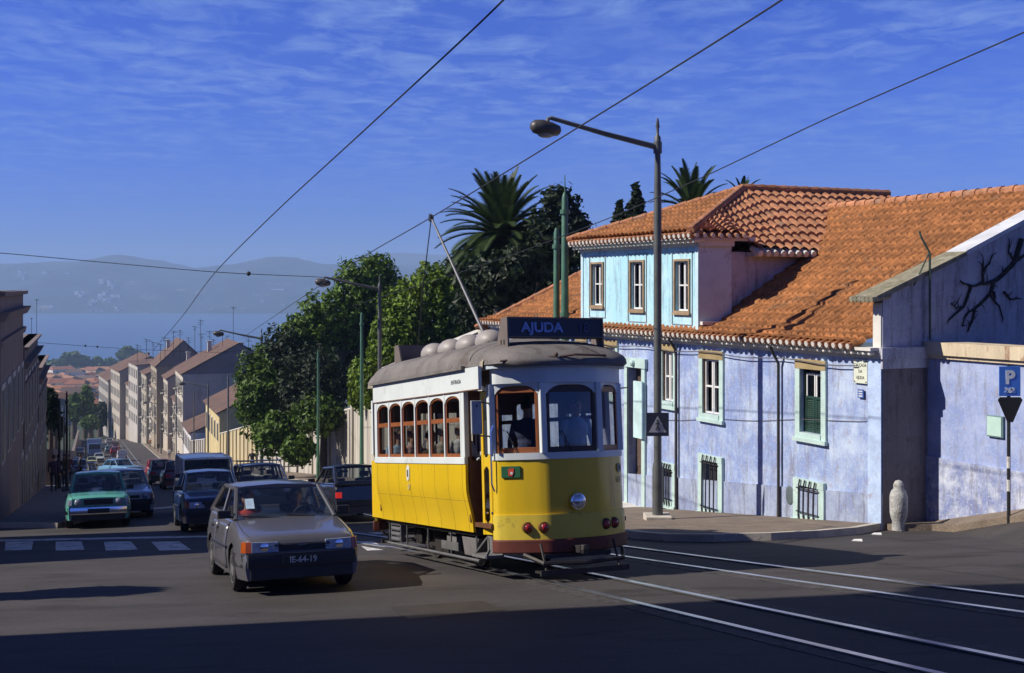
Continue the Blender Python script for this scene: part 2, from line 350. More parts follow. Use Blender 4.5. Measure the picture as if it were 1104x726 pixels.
# litter on the sidewalk edge
lit = mat('paper', (.75, .75, .72), .8)
for px, py, lb in ((912, 576.5, 'white scrap of litter by the kerb, leftmost of the pair'), (945, 577, 'white scrap of litter lying below the house corner'), (924, 584, 'small paper scrap lowest on the asphalt near the corner')):
    x, y = gp(px, py); m = MB(); m.slab([(x-.09, y, G(x, y)+.006), (x+.08, y-.05, G(x, y)+.006), (x+.1, y+.06, G(x, y)+.02), (x-.02, y+.09, G(x, y)+.012)], (0, 0, .012))
    tag(m.build('litter', lit), lb, 'litter')

# water and the far shore
wm = bpy.data.materials.new('river'); wm.use_nodes = True; nt = wm.node_tree; b = nt.nodes['Principled BSDF']
b.inputs['Base Color'].default_value = (.06, .13, .24, 1); b.inputs['Roughness'].default_value = .3
nn = nt.nodes.new('ShaderNodeTexNoise'); nn.inputs['Scale'].default_value = .05; nn.inputs['Detail'].default_value = 6; bp = nt.nodes.new('ShaderNodeBump'); bp.inputs['Distance'].default_value = 2.0; bp.inputs['Strength'].default_value = .25
tcn = nt.nodes.new('ShaderNodeTexCoord'); nt.links.new(tcn.outputs['Object'], nn.inputs['Vector']); nt.links.new(nn.outputs['Fac'], bp.inputs['Height']); nt.links.new(bp.outputs[0], b.inputs['Normal'])
WZ = -73.2
m = MB(); m.quad((-5500, 1250, WZ), (5500, 1250, WZ), (5500, 6400, WZ), (-5500, 6400, WZ))
tag(m.build('water', wm), 'calm blue river below the town', 'river', kind='structure')
hillm = mat('far_hill', (.016, .034, .042), 1, .8, .010, dirt=(.16, .16, .16), dscale=.012, dth=.58)
crest = [(-700, 290), (-200, 288), (0, 284), (45, 284), (85, 278), (110, 279), (160, 290), (230, 287), (270, 281), (300, 281), (330, 288), (400, 288), (480, 284), (620, 290), (900, 286), (1800, 288)]
def hill(name, Y0, Y1, crest, lb, seed, bottom):
    m = MB(); cols, rows = 220, 26; V = []
    for j in range(rows + 1):
        f = j / rows; Y = Y0 + (Y1 - Y0) * f
        for i in range(cols + 1):
            px = -700 + 2500 * i / cols; H = (HY - lerp_table(crest, px)) / F * Y1 + EYE
            X = (px - CX) / F * (Y0 * .5 + Y1 * .5)
            ramp = math.sin(min(1, f * 1.15) * math.pi / 2) ** .9
            nz = noise.fractal(Vector((X * .004, Y * .004, seed)), 1, 2, 5)
            z = bottom + (H - bottom) * ramp + nz * 16 * (.25 + ramp * .6) * (1 if j else 0)
            if j == rows: z = H + nz * 5 + 5 * noise.noise(Vector((X * .03, seed, 1)))
            V.append((X, Y + (60 * noise.noise(Vector((X * .002, 3, seed))) if j == 0 else 0), z if j else bottom - 3))
    V += [(V[rows*(cols+1)+i][0], Y1 + 500, bottom) for i in range(cols + 1)]
    m.add(V, [(j*(cols+1)+i, j*(cols+1)+i+1, (j+1)*(cols+1)+i+1, (j+1)*(cols+1)+i) for j in range(rows + 1) for i in range(cols)])
    tag(m.build(name, hillm, fix=False, smooth=179), lb, 'hills', kind='structure')
    return V
HV = hill('hills', 3450, 4700, crest, 'hazy wooded hills on the far river shore', 2.2, WZ)
hill('hills', 5300, 5900, [(-700, 293), (200, 292), (340, 288), (410, 273), (450, 274), (520, 277), (700, 285), (1800, 290)], 'paler second ridge behind the far hills', 7.7, WZ)
def hz(px, py):       # follow the sight line until it meets the far hill
    for k in range(200):
        Y = 3480 + k * 6; p = at(px, py, Y); f = (Y - 3450) / 1250
        H = (HY - lerp_table(crest, px)) / F * 4700 + EYE; z = WZ + (H - WZ) * math.sin(min(1, f*1.15)*math.pi/2)**.9
        if z >= p.z: return p
    return p
tw = mat('tower_render', (.80, .80, .78), .8, .05, .05); dk = mat('tower_windows', (.22, .24, .27), .6)
spots = [(21, 297, 4, 10), (25, 300, 2.5, 6), (48, 297, 5, 8), (54, 299, 3, 6), (73, 299, 5, 9), (108, 304, 3.5, 6), (117, 306, 3.5, 7), (121, 309, 2.5, 5), (81, 316, 3, 4), (89, 316, 3, 4), (107, 320, 4, 6), (112, 324, 3, 4),
         (120, 321, 2, 6), (128, 321, 3, 6), (56, 331, 3, 3.5), (125, 333, 3, 4), (42, 336, 2, 4), (145, 291, 3, 3), (151, 288, 3, 3), (150, 336.5, 3, 3), (104, 336, 3.5, 2.5), (110, 335.5, 3, 2.5), (216, 335, 4, 2.5), (222, 332, 4, 2.5),
         (236, 333, 4, 2.5), (246, 332, 5, 3), (254, 334, 4, 2.5), (262, 333, 5, 2.5), (228, 334.5, 3, 2), (300, 311, 14, 1.8), (270, 335, 5, 2), (286, 335, 7, 1.6), (210, 336, 2.5, 2)]
random.seed(4)
spots += [(random.choice([random.uniform(20, 140), random.uniform(180, 330)]), random.uniform(312, 335), random.uniform(2, 4.5), random.uniform(1.5, 3)) for _ in range(34)]
for i, (px, py, w_, h_) in enumerate(spots):
    p = hz(px, py); s = p.y / F; W, H, Dp = w_ * s * .9, h_ * s * 1.1, 18
    t = thing('tower_block' if h_ > 3.4 else 'shore_building', 'tall pale apartment block on the hazy far hillside' if h_ > 3.4 else 'low pale building on the far river shore', 'building', (p.x, p.y, p.z - H/2), 'apartment blocks on the far hill' if h_ > 3.4 else 'buildings along the far shore')
    m = MB(); m.box((-W/2, 0, -12), (W/2, Dp, H)); m.build('wall', tw, t)
    m = MB()
    for k in range(max(1, int(H / 7))): m.box((-W*.44, -.3, 2.5 + k * 7), (W*.44, 0.2, 4.5 + k * 7))
    m.build('window_band', dk, t)
    m = MB(); m.box((-W*.52, -.4, H), (W*.52, Dp + .4, H + 1)); m.build('roof', dk, t)

# haze
hm = bpy.data.materials.new('haze'); hm.use_nodes = True; nt = hm.node_tree; nt.nodes.remove(nt.nodes['Principled BSDF'])
pv = nt.nodes.new('ShaderNodeVolumePrincipled'); pv.inputs['Density'].default_value = .00025; pv.inputs['Color'].default_value = (.50, .70, 1.0, 1); pv.inputs['Anisotropy'].default_value = 0
nt.links.new(pv.outputs[0], nt.nodes['Material Output'].inputs['Volume'])
m = MB(); m.box((-6000, -120, -140), (6000, 6500, 190)); tag(m.build('haze', hm), 'thin blue haze hanging over street, river and hills', 'haze', kind='stuff')
# ------------------------------------------------------------------ the blue corner house
def plaster(name, base, pale, grey, sc_=1.0):
    m = bpy.data.materials.new(name); m.use_nodes = True; nt = m.node_tree; N = nt.nodes; L = nt.links; b = N['Principled BSDF']; b.inputs['Roughness'].default_value = .9
    tc = N.new('ShaderNodeTexCoord')
    def ns(scale, det, rough, stretch=(1,1,1)):
        mp = N.new('ShaderNodeMapping'); mp.inputs['Scale'].default_value = stretch; L.new(tc.outputs['Object'], mp.inputs[0])
        n = N.new('ShaderNodeTexNoise'); n.inputs['Scale'].default_value = scale; n.inputs['Detail'].default_value = det; n.inputs['Roughness'].default_value = rough; L.new(mp.outputs[0], n.inputs['Vector']); return n.outputs['Fac']
    def ramp(src, a, b_):
        r = N.new('ShaderNodeMapRange'); r.inputs[1].default_value = a; r.inputs[2].default_value = b_; L.new(src, r.inputs[0]); return r.outputs[0]
    def mix(f, a, c):
        x = N.new('ShaderNodeMix'); x.data_type = 'RGBA'; L.new(f, x.inputs[0])
        if isinstance(a, tuple): x.inputs[6].default_value = (*a, 1)
        else: L.new(a, x.inputs[6])
        x.inputs[7].default_value = (*c, 1); return x.outputs[2]
    c = mix(ramp(ns(1.1 * sc_, 9, .75), .42, .62), base, pale)
    c = mix(ramp(ns(4 * sc_, 9, .8), .54, .68), c, grey)
    c = mix(ramp(ns(2.2 * sc_, 7, .75, (2.6, 2.6, .32)), .50, .70), c, tuple(x * .62 for x in grey))
    c = mix(ramp(ns(24, 5, .6), .55, .8), c, tuple(min(1, x * 1.15) for x in pale))
    L.new(c, b.inputs['Base Color'])
    bp = N.new('ShaderNodeBump'); bp.inputs['Strength'].default_value = .35; bp.inputs['Distance'].default_value = .02; L.new(ns(14, 7, .7), bp.inputs['Height']); L.new(bp.outputs[0], b.inputs['Normal'])
    MATS[name] = m; return m
wallm = plaster('blue_plaster', (.26, .34, .60), (.52, .62, .78), (.33, .31, .38))
plinth = plaster('plinth_plaster', (.25, .30, .48), (.42, .49, .62), (.24, .23, .27))
cyanm = plaster('cyan_plaster', (.40, .72, .82), (.52, .78, .84), (.36, .52, .62))
foulm = plaster('foul_plaster', (.17, .145, .15), (.21, .19, .21), (.11, .095, .10))
endm = plaster('dim_plaster', (.42, .42, .50), (.55, .55, .62), (.28, .26, .28))
stone = mat('window_stone', (.50, .66, .62), .85, .15, 3, dirt=(.40, .42, .38), dscale=3, dth=.58, fine=.1)
ochre = mat('lintel_stone', (.36, .27, .13), .85, .2, 3, fine=.1)
whitep = mat('white_sash', (.78, .78, .76), .55, .08, 4)
woodb = mat('brown_wood', (.17, .10, .06), .6, .25, 3)
greenp = mat('green_louvre', (.02, .06, .045), .5, .2, 5)
iron = mat('iron_bar', (.03, .03, .035), .5, .2, 5)
pane = glass('window_pane', (.10, .12, .14), .12)
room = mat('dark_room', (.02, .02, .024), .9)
ZE, ZR, PITCH = .714, 4.02, .60
house = thing('corner_house', 'long weathered blue house with clay tile roof and pale cyan attic storey', 'house', B(0, 0, -3.1))
def hp(mb, name, mtl, parent=house, **k):
    if parent is not house: return mb.build(name, mtl, parent, world=False, **k)
    return mb.build(name, mtl, parent, world=True, **k)
def bbox(mb, b0, b1, t0, t1, z0, z1):
    mb.hexa([B(b0,t0,z0), B(b1,t0,z0), B(b1,t1,z0), B(b0,t1,z0)], [B(b0,t0,z1), B(b1,t0,z1), B(b1,t1,z1), B(b0,t1,z1)])
def wall_holes(mb, b0, b1, z0, z1, holes, t=0.0, depth=.28, zb=None):
    bs = sorted({b0, b1, *[h[0] for h in holes], *[h[1] for h in holes]}); zs = sorted({z0, z1, *[h[2] for h in holes], *[h[3] for h in holes]})
    for i in range(len(bs) - 1):
        for j in range(len(zs) - 1):
            cb, cz_ = (bs[i] + bs[i+1]) / 2, (zs[j] + zs[j+1]) / 2
            if any(h[0] < cb < h[1] and h[2] < cz_ < h[3] for h in holes): continue
            mb.quad(B(bs[i], t, zs[j]), B(bs[i+1], t, zs[j]), B(bs[i+1], t, zs[j+1]), B(bs[i], t, zs[j+1]))
    for a, c, z, y in holes:
        for p, q in (((a, z), (c, z)), ((c, z), (c, y)), ((c, y), (a, y)), ((a, y), (a, z))):
            mb.quad(B(p[0], t, p[1]), B(q[0], t, q[1]), B(q[0], t + depth, q[1]), B(p[0], t + depth, p[1]))
def rect(x0, y0, x1, y1, t=0.0):      # photo rectangle -> b0,b1,z0,z1 on the facade plane
    b1, zt = fac(x0, (y0), t); b0, zb = fac(x1, y1, t); return [b0, b1, zb, zt]
def opening(x0, x1, yt, yb):  # left x, right x, top and bottom rows at the window's left edge
    b1, zt = fac(x0, yt); _, zb = fac(x0, yb); b0, _ = fac(x1, yt); return [b0, b1, zb, zt]
UP = [(755, 781, 377, 452, 'sash'), (859, 892, 386.5, 473, 'louvre'), (713, 730, 370, 438.5, 'sash'), (652, 667, 366, 430, 'sash'), (622, 634, 364, 421, 'sash'), (588, 598, 361, 414, 'sash')]
LO = [(755, 781, 488, 553), (858, 891, 514, 560), (713.5, 730, 497, 544)]
DOOR = (675, 697, 386, 541)
holes = []; WIN = []
for x0, x1, yt, yb, k in UP:
    o = opening(x0, x1, yt, yb); w_ = o[1] - o[0]; f = .13 * w_ + .02
    i_ = [o[0] + f, o[1] - f, o[2] + .16, o[3] - .2]; holes.append(i_); WIN.append((o, i_, k))
for x0, x1, yt, yb in LO:
    o = opening(x0, x1, yt, yb); w_ = o[1] - o[0]; f = .15 * w_ + .02
    i_ = [o[0] + f, o[1] - f, o[2] + .16, o[3] - .14]; holes.append(i_); WIN.append((o, i_, 'grille'))
o = opening(*DOOR); di = [o[0] + .16, o[1] - .14, o[2], o[3] - .22]; holes.append(di)
m = MB(); wall_holes(m, 0, 18.1, -5.8, ZE - .12, holes)
bbox(m, 17.9, 18.1, 0, 10.5, -5.8, ZE)                    # far end
hp(m, 'wall', wallm)
m = MB(); m.quad(B(.0, 0, -3.6), B(.0, 1.1, -3.6), B(.0, 1.1, ZE - .3), B(.0, 0, ZE - .3)); hp(m, 'end_wall', foulm)
m = MB(); m.quad(B(.0, 0, ZE - .3), B(.0, 1.1, ZE - .3), B(.0, 1.1, ZE + .3), B(.0, 0, ZE + .3)); m.quad(B(0, 1.1, -3.6), B(0, 11, -3.6), B(0, 11, ZE + .3), B(0, 1.1, ZE + .3))
# gable end with its raised parapet
par = lambda t: min(1.69 + .416 * t, 1.69 + .416 * 5.9 - .416 * (t - 5.9)) if t > 5.9 else 1.69 + .416 * t
m2 = MB(); ts = [0, 2, 4, 5.9, 8, 10.5]
for a, c in zip(ts, ts[1:]):
    m.quad(B(0, a, ZE+.3), B(0, c, ZE+.3), B(0, c, par(c)), B(0, a, par(a))); m.quad(B(.25, a, ZE-.5), B(.25, c, ZE-.5), B(.25, c, par(c)), B(.25, a, par(a)))
m.quad(B(0, .001, ZE-.6), B(.25, .001, ZE-.6), B(.25, .001, par(0)), B(0, .001, par(0)))
hp(m, 'end_wall', endm)
m = MB(); bbox(m, .02, .235, -.03, .0, ZE + .02, 1.60); hp(m, 'corner_block', lime)
m = MB()
for a, c in zip(ts[1:], ts[2:]):
    m.loft([[B(-.10, a, par(a)), B(.42, a, par(a)), B(.42, a, par(a) + .09), B(-.10, a, par(a) + .09)], [B(-.10, c, par(c)), B(.42, c, par(c)), B(.42, c, par(c) + .09), B(-.10, c, par(c) + .09)]])
hp(m, 'verge_coping', mat('coping', (.62, .64, .68), .85, .15, 2, dirt=(.35, .37, .36), dscale=3, dth=.6))
m = MB(); a, c = -.25, 2.0
m.loft([[B(-.12, a, par(0)-.06), B(.52, a, par(0)-.06), B(.52, a, par(0) + .05), B(-.12, a, par(0) + .05)], [B(-.12, c, par(c)), B(.46, c, par(c)), B(.46, c, par(c) + .08), B(-.12, c, par(c) + .08)]])
for k in range(6): m.tube([B(-.08 + k * .11, -.36, par(0) - .02), B(-.08 + k * .11, .1, par(0) + .06)], .055, 8)
hp(m, 'verge_eave', mat('lichen_coping', (.24, .22, .15), .9, .35, 5, dirt=(.38, .36, .28), dscale=6, dth=.55, fine=.2))
m = MB(); bs = [0, 5, 10, 18.1]
for a, c in zip(bs, bs[1:]):
    pz = lambda b: -2.0 - .093 * b * 1.05
    m.hexa([B(a, -.03, -6), B(c, -.03, -6), B(c, 0, -6), B(a, 0, -6)], [B(a, -.03, pz(a)), B(c, -.03, pz(c)), B(c, 0, pz(c)), B(a, 0, pz(a))])
# cut the plinth round the low windows by keeping it behind their surrounds
hp(m, 'plinth', plinth)
pmt = (lambda n_, *a, **k: mat(n_, *a, **k))
for pa, pb2 in ((0, .36), (17.7, 18.1)): m = MB(); bbox(m, pa, pb2, -.045, -.032, -5.8 if pa else -3.4, ZE - .18); hp(m, 'corner_pilaster', mat('pilaster_plaster', (.46, .58, .80), .9, .25, 2.5, dirt=(.35, .33, .40), dscale=4, dth=.56, fine=.15))
m = MB(); bbox(m, -.02, 18.15, -.06, 0, ZE - .17, ZE - .11); bbox(m, -.04, 18.2, -.12, 0, ZE - .11, ZE - .02); hp(m, 'cornice', lime)
# windows
for k, (o, i_, kind) in enumerate(WIN):
    c = B((i_[0] + i_[1]) / 2, 0, i_[2]); fr = MB(); a0, a1, z0, z1 = o; b0, b1, y0, y1 = i_
    tf = -.075 if kind == 'grille' else -.05
    bbox(fr, a0, b0, tf, .0, z0, z1); bbox(fr, b1, a1, tf, .0, z0, z1); bbox(fr, b0, b1, tf - .02, .0, z0, y0); bbox(fr, a0 - .03, a1 + .03, tf - .045, -.02, z0 - .03, z0 + .05)
    fr.mi = 0 if kind == 'grille' else 1; bbox(fr, a0 + .002, a1 - .002, tf - .006, .0, y1, z1 - .002)
    wn = fr.build('window', [stone, ochre], house, world=True)
    wl = lambda mb, name, mtl, bev=0: mb.build(name, mtl, wn, world=False) if False else _sub(mb, name, mtl, wn)
    def _sub(mb, name, mtl, par_):
        o_ = mb.build(name, mtl, None); off = house.location
        for v in o_.data.vertices: v.co -= off
        o_.parent = par_; return o_
    s = MB(); bbox(s, b0, b1, .12, .13, y0, y1); _sub(s, 'pane', room if kind == 'grille' else pane, wn)
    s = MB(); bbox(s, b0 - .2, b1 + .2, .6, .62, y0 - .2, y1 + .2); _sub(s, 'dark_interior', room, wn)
    if kind == 'sash':
        s = MB(); tb = (b0 + b1) / 2
        for x0, x1 in ((b0 + .015, tb - .012), (tb + .012, b1 - .015)):
            for u0, u1 in ((x0, x0 + .04), (x1 - .04, x1)): bbox(s, u0, u1, .03, .09, y0 + .01, y1 - .01)
            for zz in (y0 + .01, (y0 + y1) / 2 - .02, y1 - .05): bbox(s, x0 + .04, x1 - .04, .035, .085, zz, zz + .04)
        _sub(s, 'sash', whitep, wn)
        s = MB(); bbox(s, b0, b0 + .015, -.01, .11, y0, y1); bbox(s, b1 - .015, b1, -.01, .11, y0, y1); _sub(s, 'frame', woodb, wn)
    if kind == 'louvre':
        s = MB(); tb = (b0 + b1) / 2; zm = y0 + (y1 - y0) * .57
        for x0, x1 in ((b0 + .02, tb - .01), (tb + .01, b1 - .02)):
            bbox(s, x0, x0 + .05, .08, .13, y0, zm); bbox(s, x1 - .05, x1, .08, .13, y0, zm); bbox(s, x0, x1, .085, .125, y0, y0 + .06); bbox(s, x0, x1, .085, .125, zm - .05, zm)
            for q in range(14): z = y0 + .07 + q * (zm - y0 - .13) / 14; s.hexa([B(x0+.05, .12, z + .03), B(x1-.05, .12, z + .03), B(x1-.05, .13, z + .04), B(x0+.05, .13, z + .04)], [B(x0+.05, .085, z), B(x1-.05, .085, z), B(x1-.05, .09, z + .012), B(x0+.05, .09, z + .012)])
        bbox(s, b0, b0 + .02, .06, .2, y0, y1); bbox(s, b1 - .02, b1, .06, .2, y0, y1)
        _sub(s, 'shutter', greenp, wn)
        s = MB()
        for x0, x1 in ((b0 + .1, tb - .01), (tb + .01, b1 - .04)):
            bbox(s, x0, x0 + .035, .1, .13, zm, y1 - .09); bbox(s, x1 - .035, x1, .1, .13, zm, y1 - .09); bbox(s, x0, x1, .102, .128, y1 - .13, y1 - .09)
            bbox(s, (x0+x1)/2 - .02, (x0+x1)/2 + .03, .16, .17, zm + .16, zm + .34)
        _sub(s, 'sash', whitep, wn)
    if kind == 'grille':
        s = MB(); nb = 4
        for q in range(nb):
            x = b0 + (q + .5) * (b1 - b0) / nb
            s.tube([B(x, -.11, y0 - .14), B(x + .02, -.12, y0 - .02), B(x, -.12, y1 + .02), B(x - .02, -.11, y1 + .13)], .017, 6)
        for zz in (y0 + .05, y1 - .05): s.tube([B(b0 - .03, -.1, zz), B(b1 + .03, -.1, zz)], .014, 6)
        _sub(s, 'grille', iron, wn)
# house door
o = opening(*DOOR)
m = MB(); bbox(m, o[0], di[0], -.06, 0, o[2], o[3]); bbox(m, di[1], o[1], -.06, 0, o[2], o[3]); bbox(m, o[0] - .06, o[1] + .06, -.09, 0, di[3], o[3] + .02); m.ball(B((o[0]+o[1])/2, -.1, o[3] - .1), .09)
dr = m.build('door', stone, house, world=True)
s = MB(); zl = di[2] + 2.55; tb = (di[0] + di[1]) / 2
bbox(s, di[0], di[1], .22, .27, di[2], di[3])
for a, c in ((di[0] + .04, tb - .03), (tb + .03, di[1] - .04)):
    for z0, z1 in ((di[2] + .12, di[2] + .8), (di[2] + .95, di[2] + 1.75), (di[2] + 1.9, zl - .1)): bbox(s, a + .05, c - .05, .2, .22, z0, z1)
_sub(s, 'door_leaf', mat('door_brown', (.11, .075, .06), .6, .3, 3), dr)
s = MB(); s.ball(B(tb - .06, .19, di[2] + 1.05), .03); _sub(s, 'handle', mat('brass', (.5, .4, .15), .35, .1, 3, metal=1), dr)
s = MB(); bbox(s, o[0], o[0] + .42, -.14, -.09, o[2] + 1.75, o[3] - .55); _sub(s, 'shutter_leaf', mat('pale_leaf', (.55, .74, .74), .7, .15, 3), dr)
m = MB(); bbox(m, o[0] - .1, o[1] + .1, -.55, .0, o[2] - .5, o[2] - .0); bbox(m, o[0] - .1, o[1] + .1, -.9, -.55, o[2] - .6, o[2] - .17); hp(m, 'doorstep', lime, bevel=.01)
# vent holes, pipes, cables, plates
m = MB(); b_, z_ = fac(853, 534)
m.loft([[B(b_ + .13*math.cos(a), -.04, z_ + .2*math.sin(a)) for a in [2*math.pi*k/16 for k in range(16)]], [B(b_ + .10*math.cos(a), -.05, z_ + .17*math.sin(a)) for a in [2*math.pi*k/16 for k in range(16)]]])
hp(m, 'vent_hole', mat('vent_iron', (.10, .13, .14), .6))
pb, _ = fac(842.5, 400)
m = MB(); m.tube([B(pb, -.30, ZE - .05), B(pb, -.22, ZE - .2), B(pb, -.08, ZE - .42), B(pb, -.08, -3.42)], .032, 8); hp(m, 'drainpipe', mat('pipe_dark', (.05, .045, .045), .6, .2, 4), smooth=True)
for px, y0, y1 in ((731.5, 374, 560),):
    b_, _ = fac(px, 400); m = MB(); m.tube([B(b_, -.28, ZE - .05), B(b_, -.1, ZE - .3), B(b_, -.07, ZE-.5), B(b_, -.07, fac(px, y1)[1])], .035, 8); hp(m, 'drainpipe', mat('pipe_dark', (.05, .045, .045)), smooth=True)
cb = mat('cable_grey', (.12, .11, .12), .7)
m = MB(); m.tube([B(b_, -.1, ZE - .30 - .06 * math.sin(b_ * 1.1) ** 2) for b_ in [x * .6 for x in range(1, 30)]], .012, 5); hp(m, 'wall_cable', cb)
m = MB(); b9, z9 = fac(722, 452.5); m.tube([B(b_, -.02, z9 + (fac(945, 452.5)[1] - z9) * (b9 - b_) / b9 - .02 * math.sin(b_ * 2)) for b_ in [b9 * k / 12 + .05 for k in range(13)]], .006, 5); hp(m, 'wall_cable', cb)
def facM(b_, z_, t=-.05):     # matrix on the facade: x to the right as seen, y up, z outwards
    M = Matrix(((-DF.x, 0, -NI.x), (-DF.y, 0, -NI.y), (0, 1, 0))).to_4x4(); M.translation = B(b_, t, z_); return M
# street name plate and number plate
b_, z_ = fac(930, 400.5); pl = thing('street_plate', 'cream enamel street nameplate high on the corner of the blue house', 'street sign', B(b_, -.03, z_))
pl.rotation_euler = facM(b_, z_).to_euler(); enam = mat('enamel_cream', (.72, .76, .62), .4, .06, 5); ltr = mat('plate_letter', (.10, .10, .10), .6)
m = MB(); m.box((-.19, -.23, 0), (.19, .23, .025)); m.build('plate', enam, pl, bevel=.004)
m = MB(); [m.ball((x, y, .025), .016) for x in (-.16, .16) for y in (-.2, .2)]; m.build('screw', ltr, pl)
for s_, y in (('CALÇADA', .12), ('DA', .0), ('AJUDA', -.12)): text('lettering', s_, .088, ltr, pl, Matrix.Translation((0, y, .026)), xs=.85)
b_, z_ = fac(930, 424.5); pl = thing('number_plate', 'small blue enamel plate on the wall under the street nameplate', 'plate', B(b_, -.03, z_)); pl.rotation_euler = facM(b_, z_).to_euler()
m = MB(); m.box((-.08, -.08, 0), (.08, .08, .02)); m.build('plate', mat('enamel_blue', (.05, .12, .4), .4), pl)
m = MB(); [m.box((-.055, y - .012, .02), (.055, y + .012, .024)) for y in (.045, 0, -.045)]; m.build('marks', mat('enamel_white', (.7, .72, .75), .4), pl)

# ---- clay tile surfaces: barrel rows as real relief
def tiles(name, P, nb, nt_, amp, saw, mtl, parent=house, sub=7, clip=None, seed=0):
    # P(i, j) -> position for fractional column i and row j
    rnd = random.Random(seed); mb = MB(); V = []; rows = []
    for j in range(nt_):
        for e in (0.0, .98): rows.append((j, e))
    jit = [[rnd.uniform(-.012, .012) for _ in range(nb + 1)] for _ in range(nt_)]
    cols = [c / sub for c in range(nb * sub + 1)]
    for j, e in rows:
        for c in cols:
            fr = c % 1.0; base = P(c, j + e)
            h = amp * (abs(math.sin(math.pi * fr)) ** .8) + saw * (1 - e) + jit[j][min(int(c), nb)]
            V.append(base + Vector((0, 0, 1)) * h + P.nrm * 0)
    n_ = len(cols)
    mb.add(V, [(r*n_+c, r*n_+c+1, (r+1)*n_+c+1, (r+1)*n_+c) for r in range(len(rows)-1) for c in range(n_-1) if not clip or clip(cols[c], rows[r][0])])
    return hp(mb, name, mtl, parent, fix=False)
class Pt:
    nrm = Vector()
    def __init__(s, f): s.f = f
    def __call__(s, i, j): return s.f(i, j)
bw, rl = .205, .34
T0, T1 = -.36, 5.5
lim = lambda t: 18.6 - (t + .34) * .53
def RZ(t): return ZE + .05 + (t - T0) * .28 if t < .5 else ZE + .05 + .86 * .28 + (t - .5) * ((ZR - ZE - .29) / (T1 - .5))
def main(i, j):
    t = T0 + (T1 - T0) * j / 18; b_ = min(.42 + i * bw, lim(t)); return B(b_, t, RZ(t) + .035 * noise.noise(Vector((b_ * .5, t * .6, 3))) * min(1, t + .4))
tiles('roof', Pt(main), 90, 18, .075, .055, tilem, seed=1)
def mainback(i, j):
    t = 11.36 - (11.36 - T1) * j / 6; b_ = min(.42 + i * 1.0, lim(11 - t)); return B(b_, t, ZE + .02 + PITCH * (11 - t))
tiles('roof', Pt(mainback), 18, 6, .05, .03, tilem, sub=2, seed=2)
m = MB(); m.quad(B(lim(T0), T0, ZE - .2), B(lim(T1), T1, ZR), B(lim(T0), 11.36, ZE - .2)); hp(m, 'hip_end', tilem)
def ridge_row(pts, r, name='ridge_tiles', mtl=tilem2, step=.36):
    mb = MB(); P = [Vector(p) for p in pts]
    for a, c in zip(P, P[1:]):
        n_ = max(1, int((c - a).length / step)); d = (c - a) / n_
        for k in range(n_):
            p = a + d * k; mb.tube([p, p + d * 1.06], [r * 1.12, r * .9], 9)
    return hp(mb, name, mtl, smooth=True)
ridge_row([B(.4, T1, ZR + .03), B(lim(T1), T1, ZR + .03)], .12)
ridge_row([B(lim(T1), T1, ZR), B(lim(T0), T0, ZE - .12)], .095)
# eave: two rows of mortared tile ends under the first course
def eave_row(f, n_, name='eave_tiles', r=.072, mtl=None, out=.16):
    mb = MB()
    for k in range(n_):
        a, c = f(k); a = Vector(a); c = Vector(c); mb.tube([a, c], [r, r * .9], 8)
        mb.mi = 1; mb.tube([a + (a-c).normalized() * .004, a + (a-c).normalized() * .012], [r * .78, r * .74], 8); mb.mi = 0
    return hp(mb, name, [mtl or tilem2, lime], smooth=True)
eave_row(lambda k: (B(.42 + bw * (k + .5), T0 - .03, ZE + .06), B(.42 + bw * (k + .5), T0 + .3, ZE + .14)), 88, r=.07)
eave_row(lambda k: (B(.1 + bw * k * .8, -.24, ZE - .05), B(.1 + bw * k * .8, .05, ZE - .03)), 108, r=.05, mtl=lime)
m = MB(); bbox(m, .0, 18.3, -.30, .1, ZE - .01, ZE + .05); hp(m, 'eave_bed', lime)

# ---- attic storey
b0, b1, zb, zt = 6.13, 11.94, .62, 3.17
AW = [(638, 652, 285, 329), (680, 696, 283, 333), (728, 745, 282, 335)]
ah = []; AWI = []
for x0, x1, yt, yb in AW:
    o = opening(x0 + 1.2, x1 - 1.2, yt, yb); ah.append(o); AWI.append(o)
at_ = thing  # keep name short
m = MB(); wall_holes(m, b0, b1, zb, zt - .2, ah, t=-.02, depth=.2)
hp(m, 'attic_wall', cyanm)
m = MB(); m.quad(B(b0, -.02, zb), B(b0, .9, zb), B(b0, .9, zt - .18), B(b0, -.02, zt - .18)); hp(m, 'attic_side_wall', mat('attic_side', (.52, .62, .72), .9, .15, 2, dirt=(.34, .33, .38), dscale=2, dth=.56))
m = MB(); m.quad(B(b0 + .15, .9, zb), B(b0 + .15, 9, zb), B(b0 + .15, 9, 2.75), B(b0 + .15, .9, 2.75)); m.quad(B(b0, .9, zb), B(b0 + .15, .9, zb), B(b0 + .15, .9, zt - .18), B(b0, .9, zt - .18))
m.quad(B(b1, -.02, zb), B(b1, 9, zb), B(b1, 9, zt - .18), B(b1, -.02, zt - .18)); m.quad(B(b0, 9, zb), B(b1, 9, zb), B(b1, 9, zt - .18), B(b0, 9, zt - .18)); hp(m, 'attic_side_wall', endm)
m = MB(); bbox(m, b0 - .12, b0 + .02, .0, .95, zb + .4, zb + .48); bbox(m, b0 - .05, b1 + .05, -.1, -.02, zt - .3, zt - .2); bbox(m, b0 - .1, b1 + .1, -.18, -.02, zt - .2, zt - .12); bbox(m, b0 - .12, b0, -.1, .9, zt - .3, zt - .14); hp(m, 'attic_cornice', lime)
for pa in (b0, b1 - .12): m = MB(); bbox(m, pa, pa + .12, -.045, -.022, zb, zt - .3); hp(m, 'attic_pilaster', mat('attic_trim', (.55, .74, .80), .9, .12, 4))
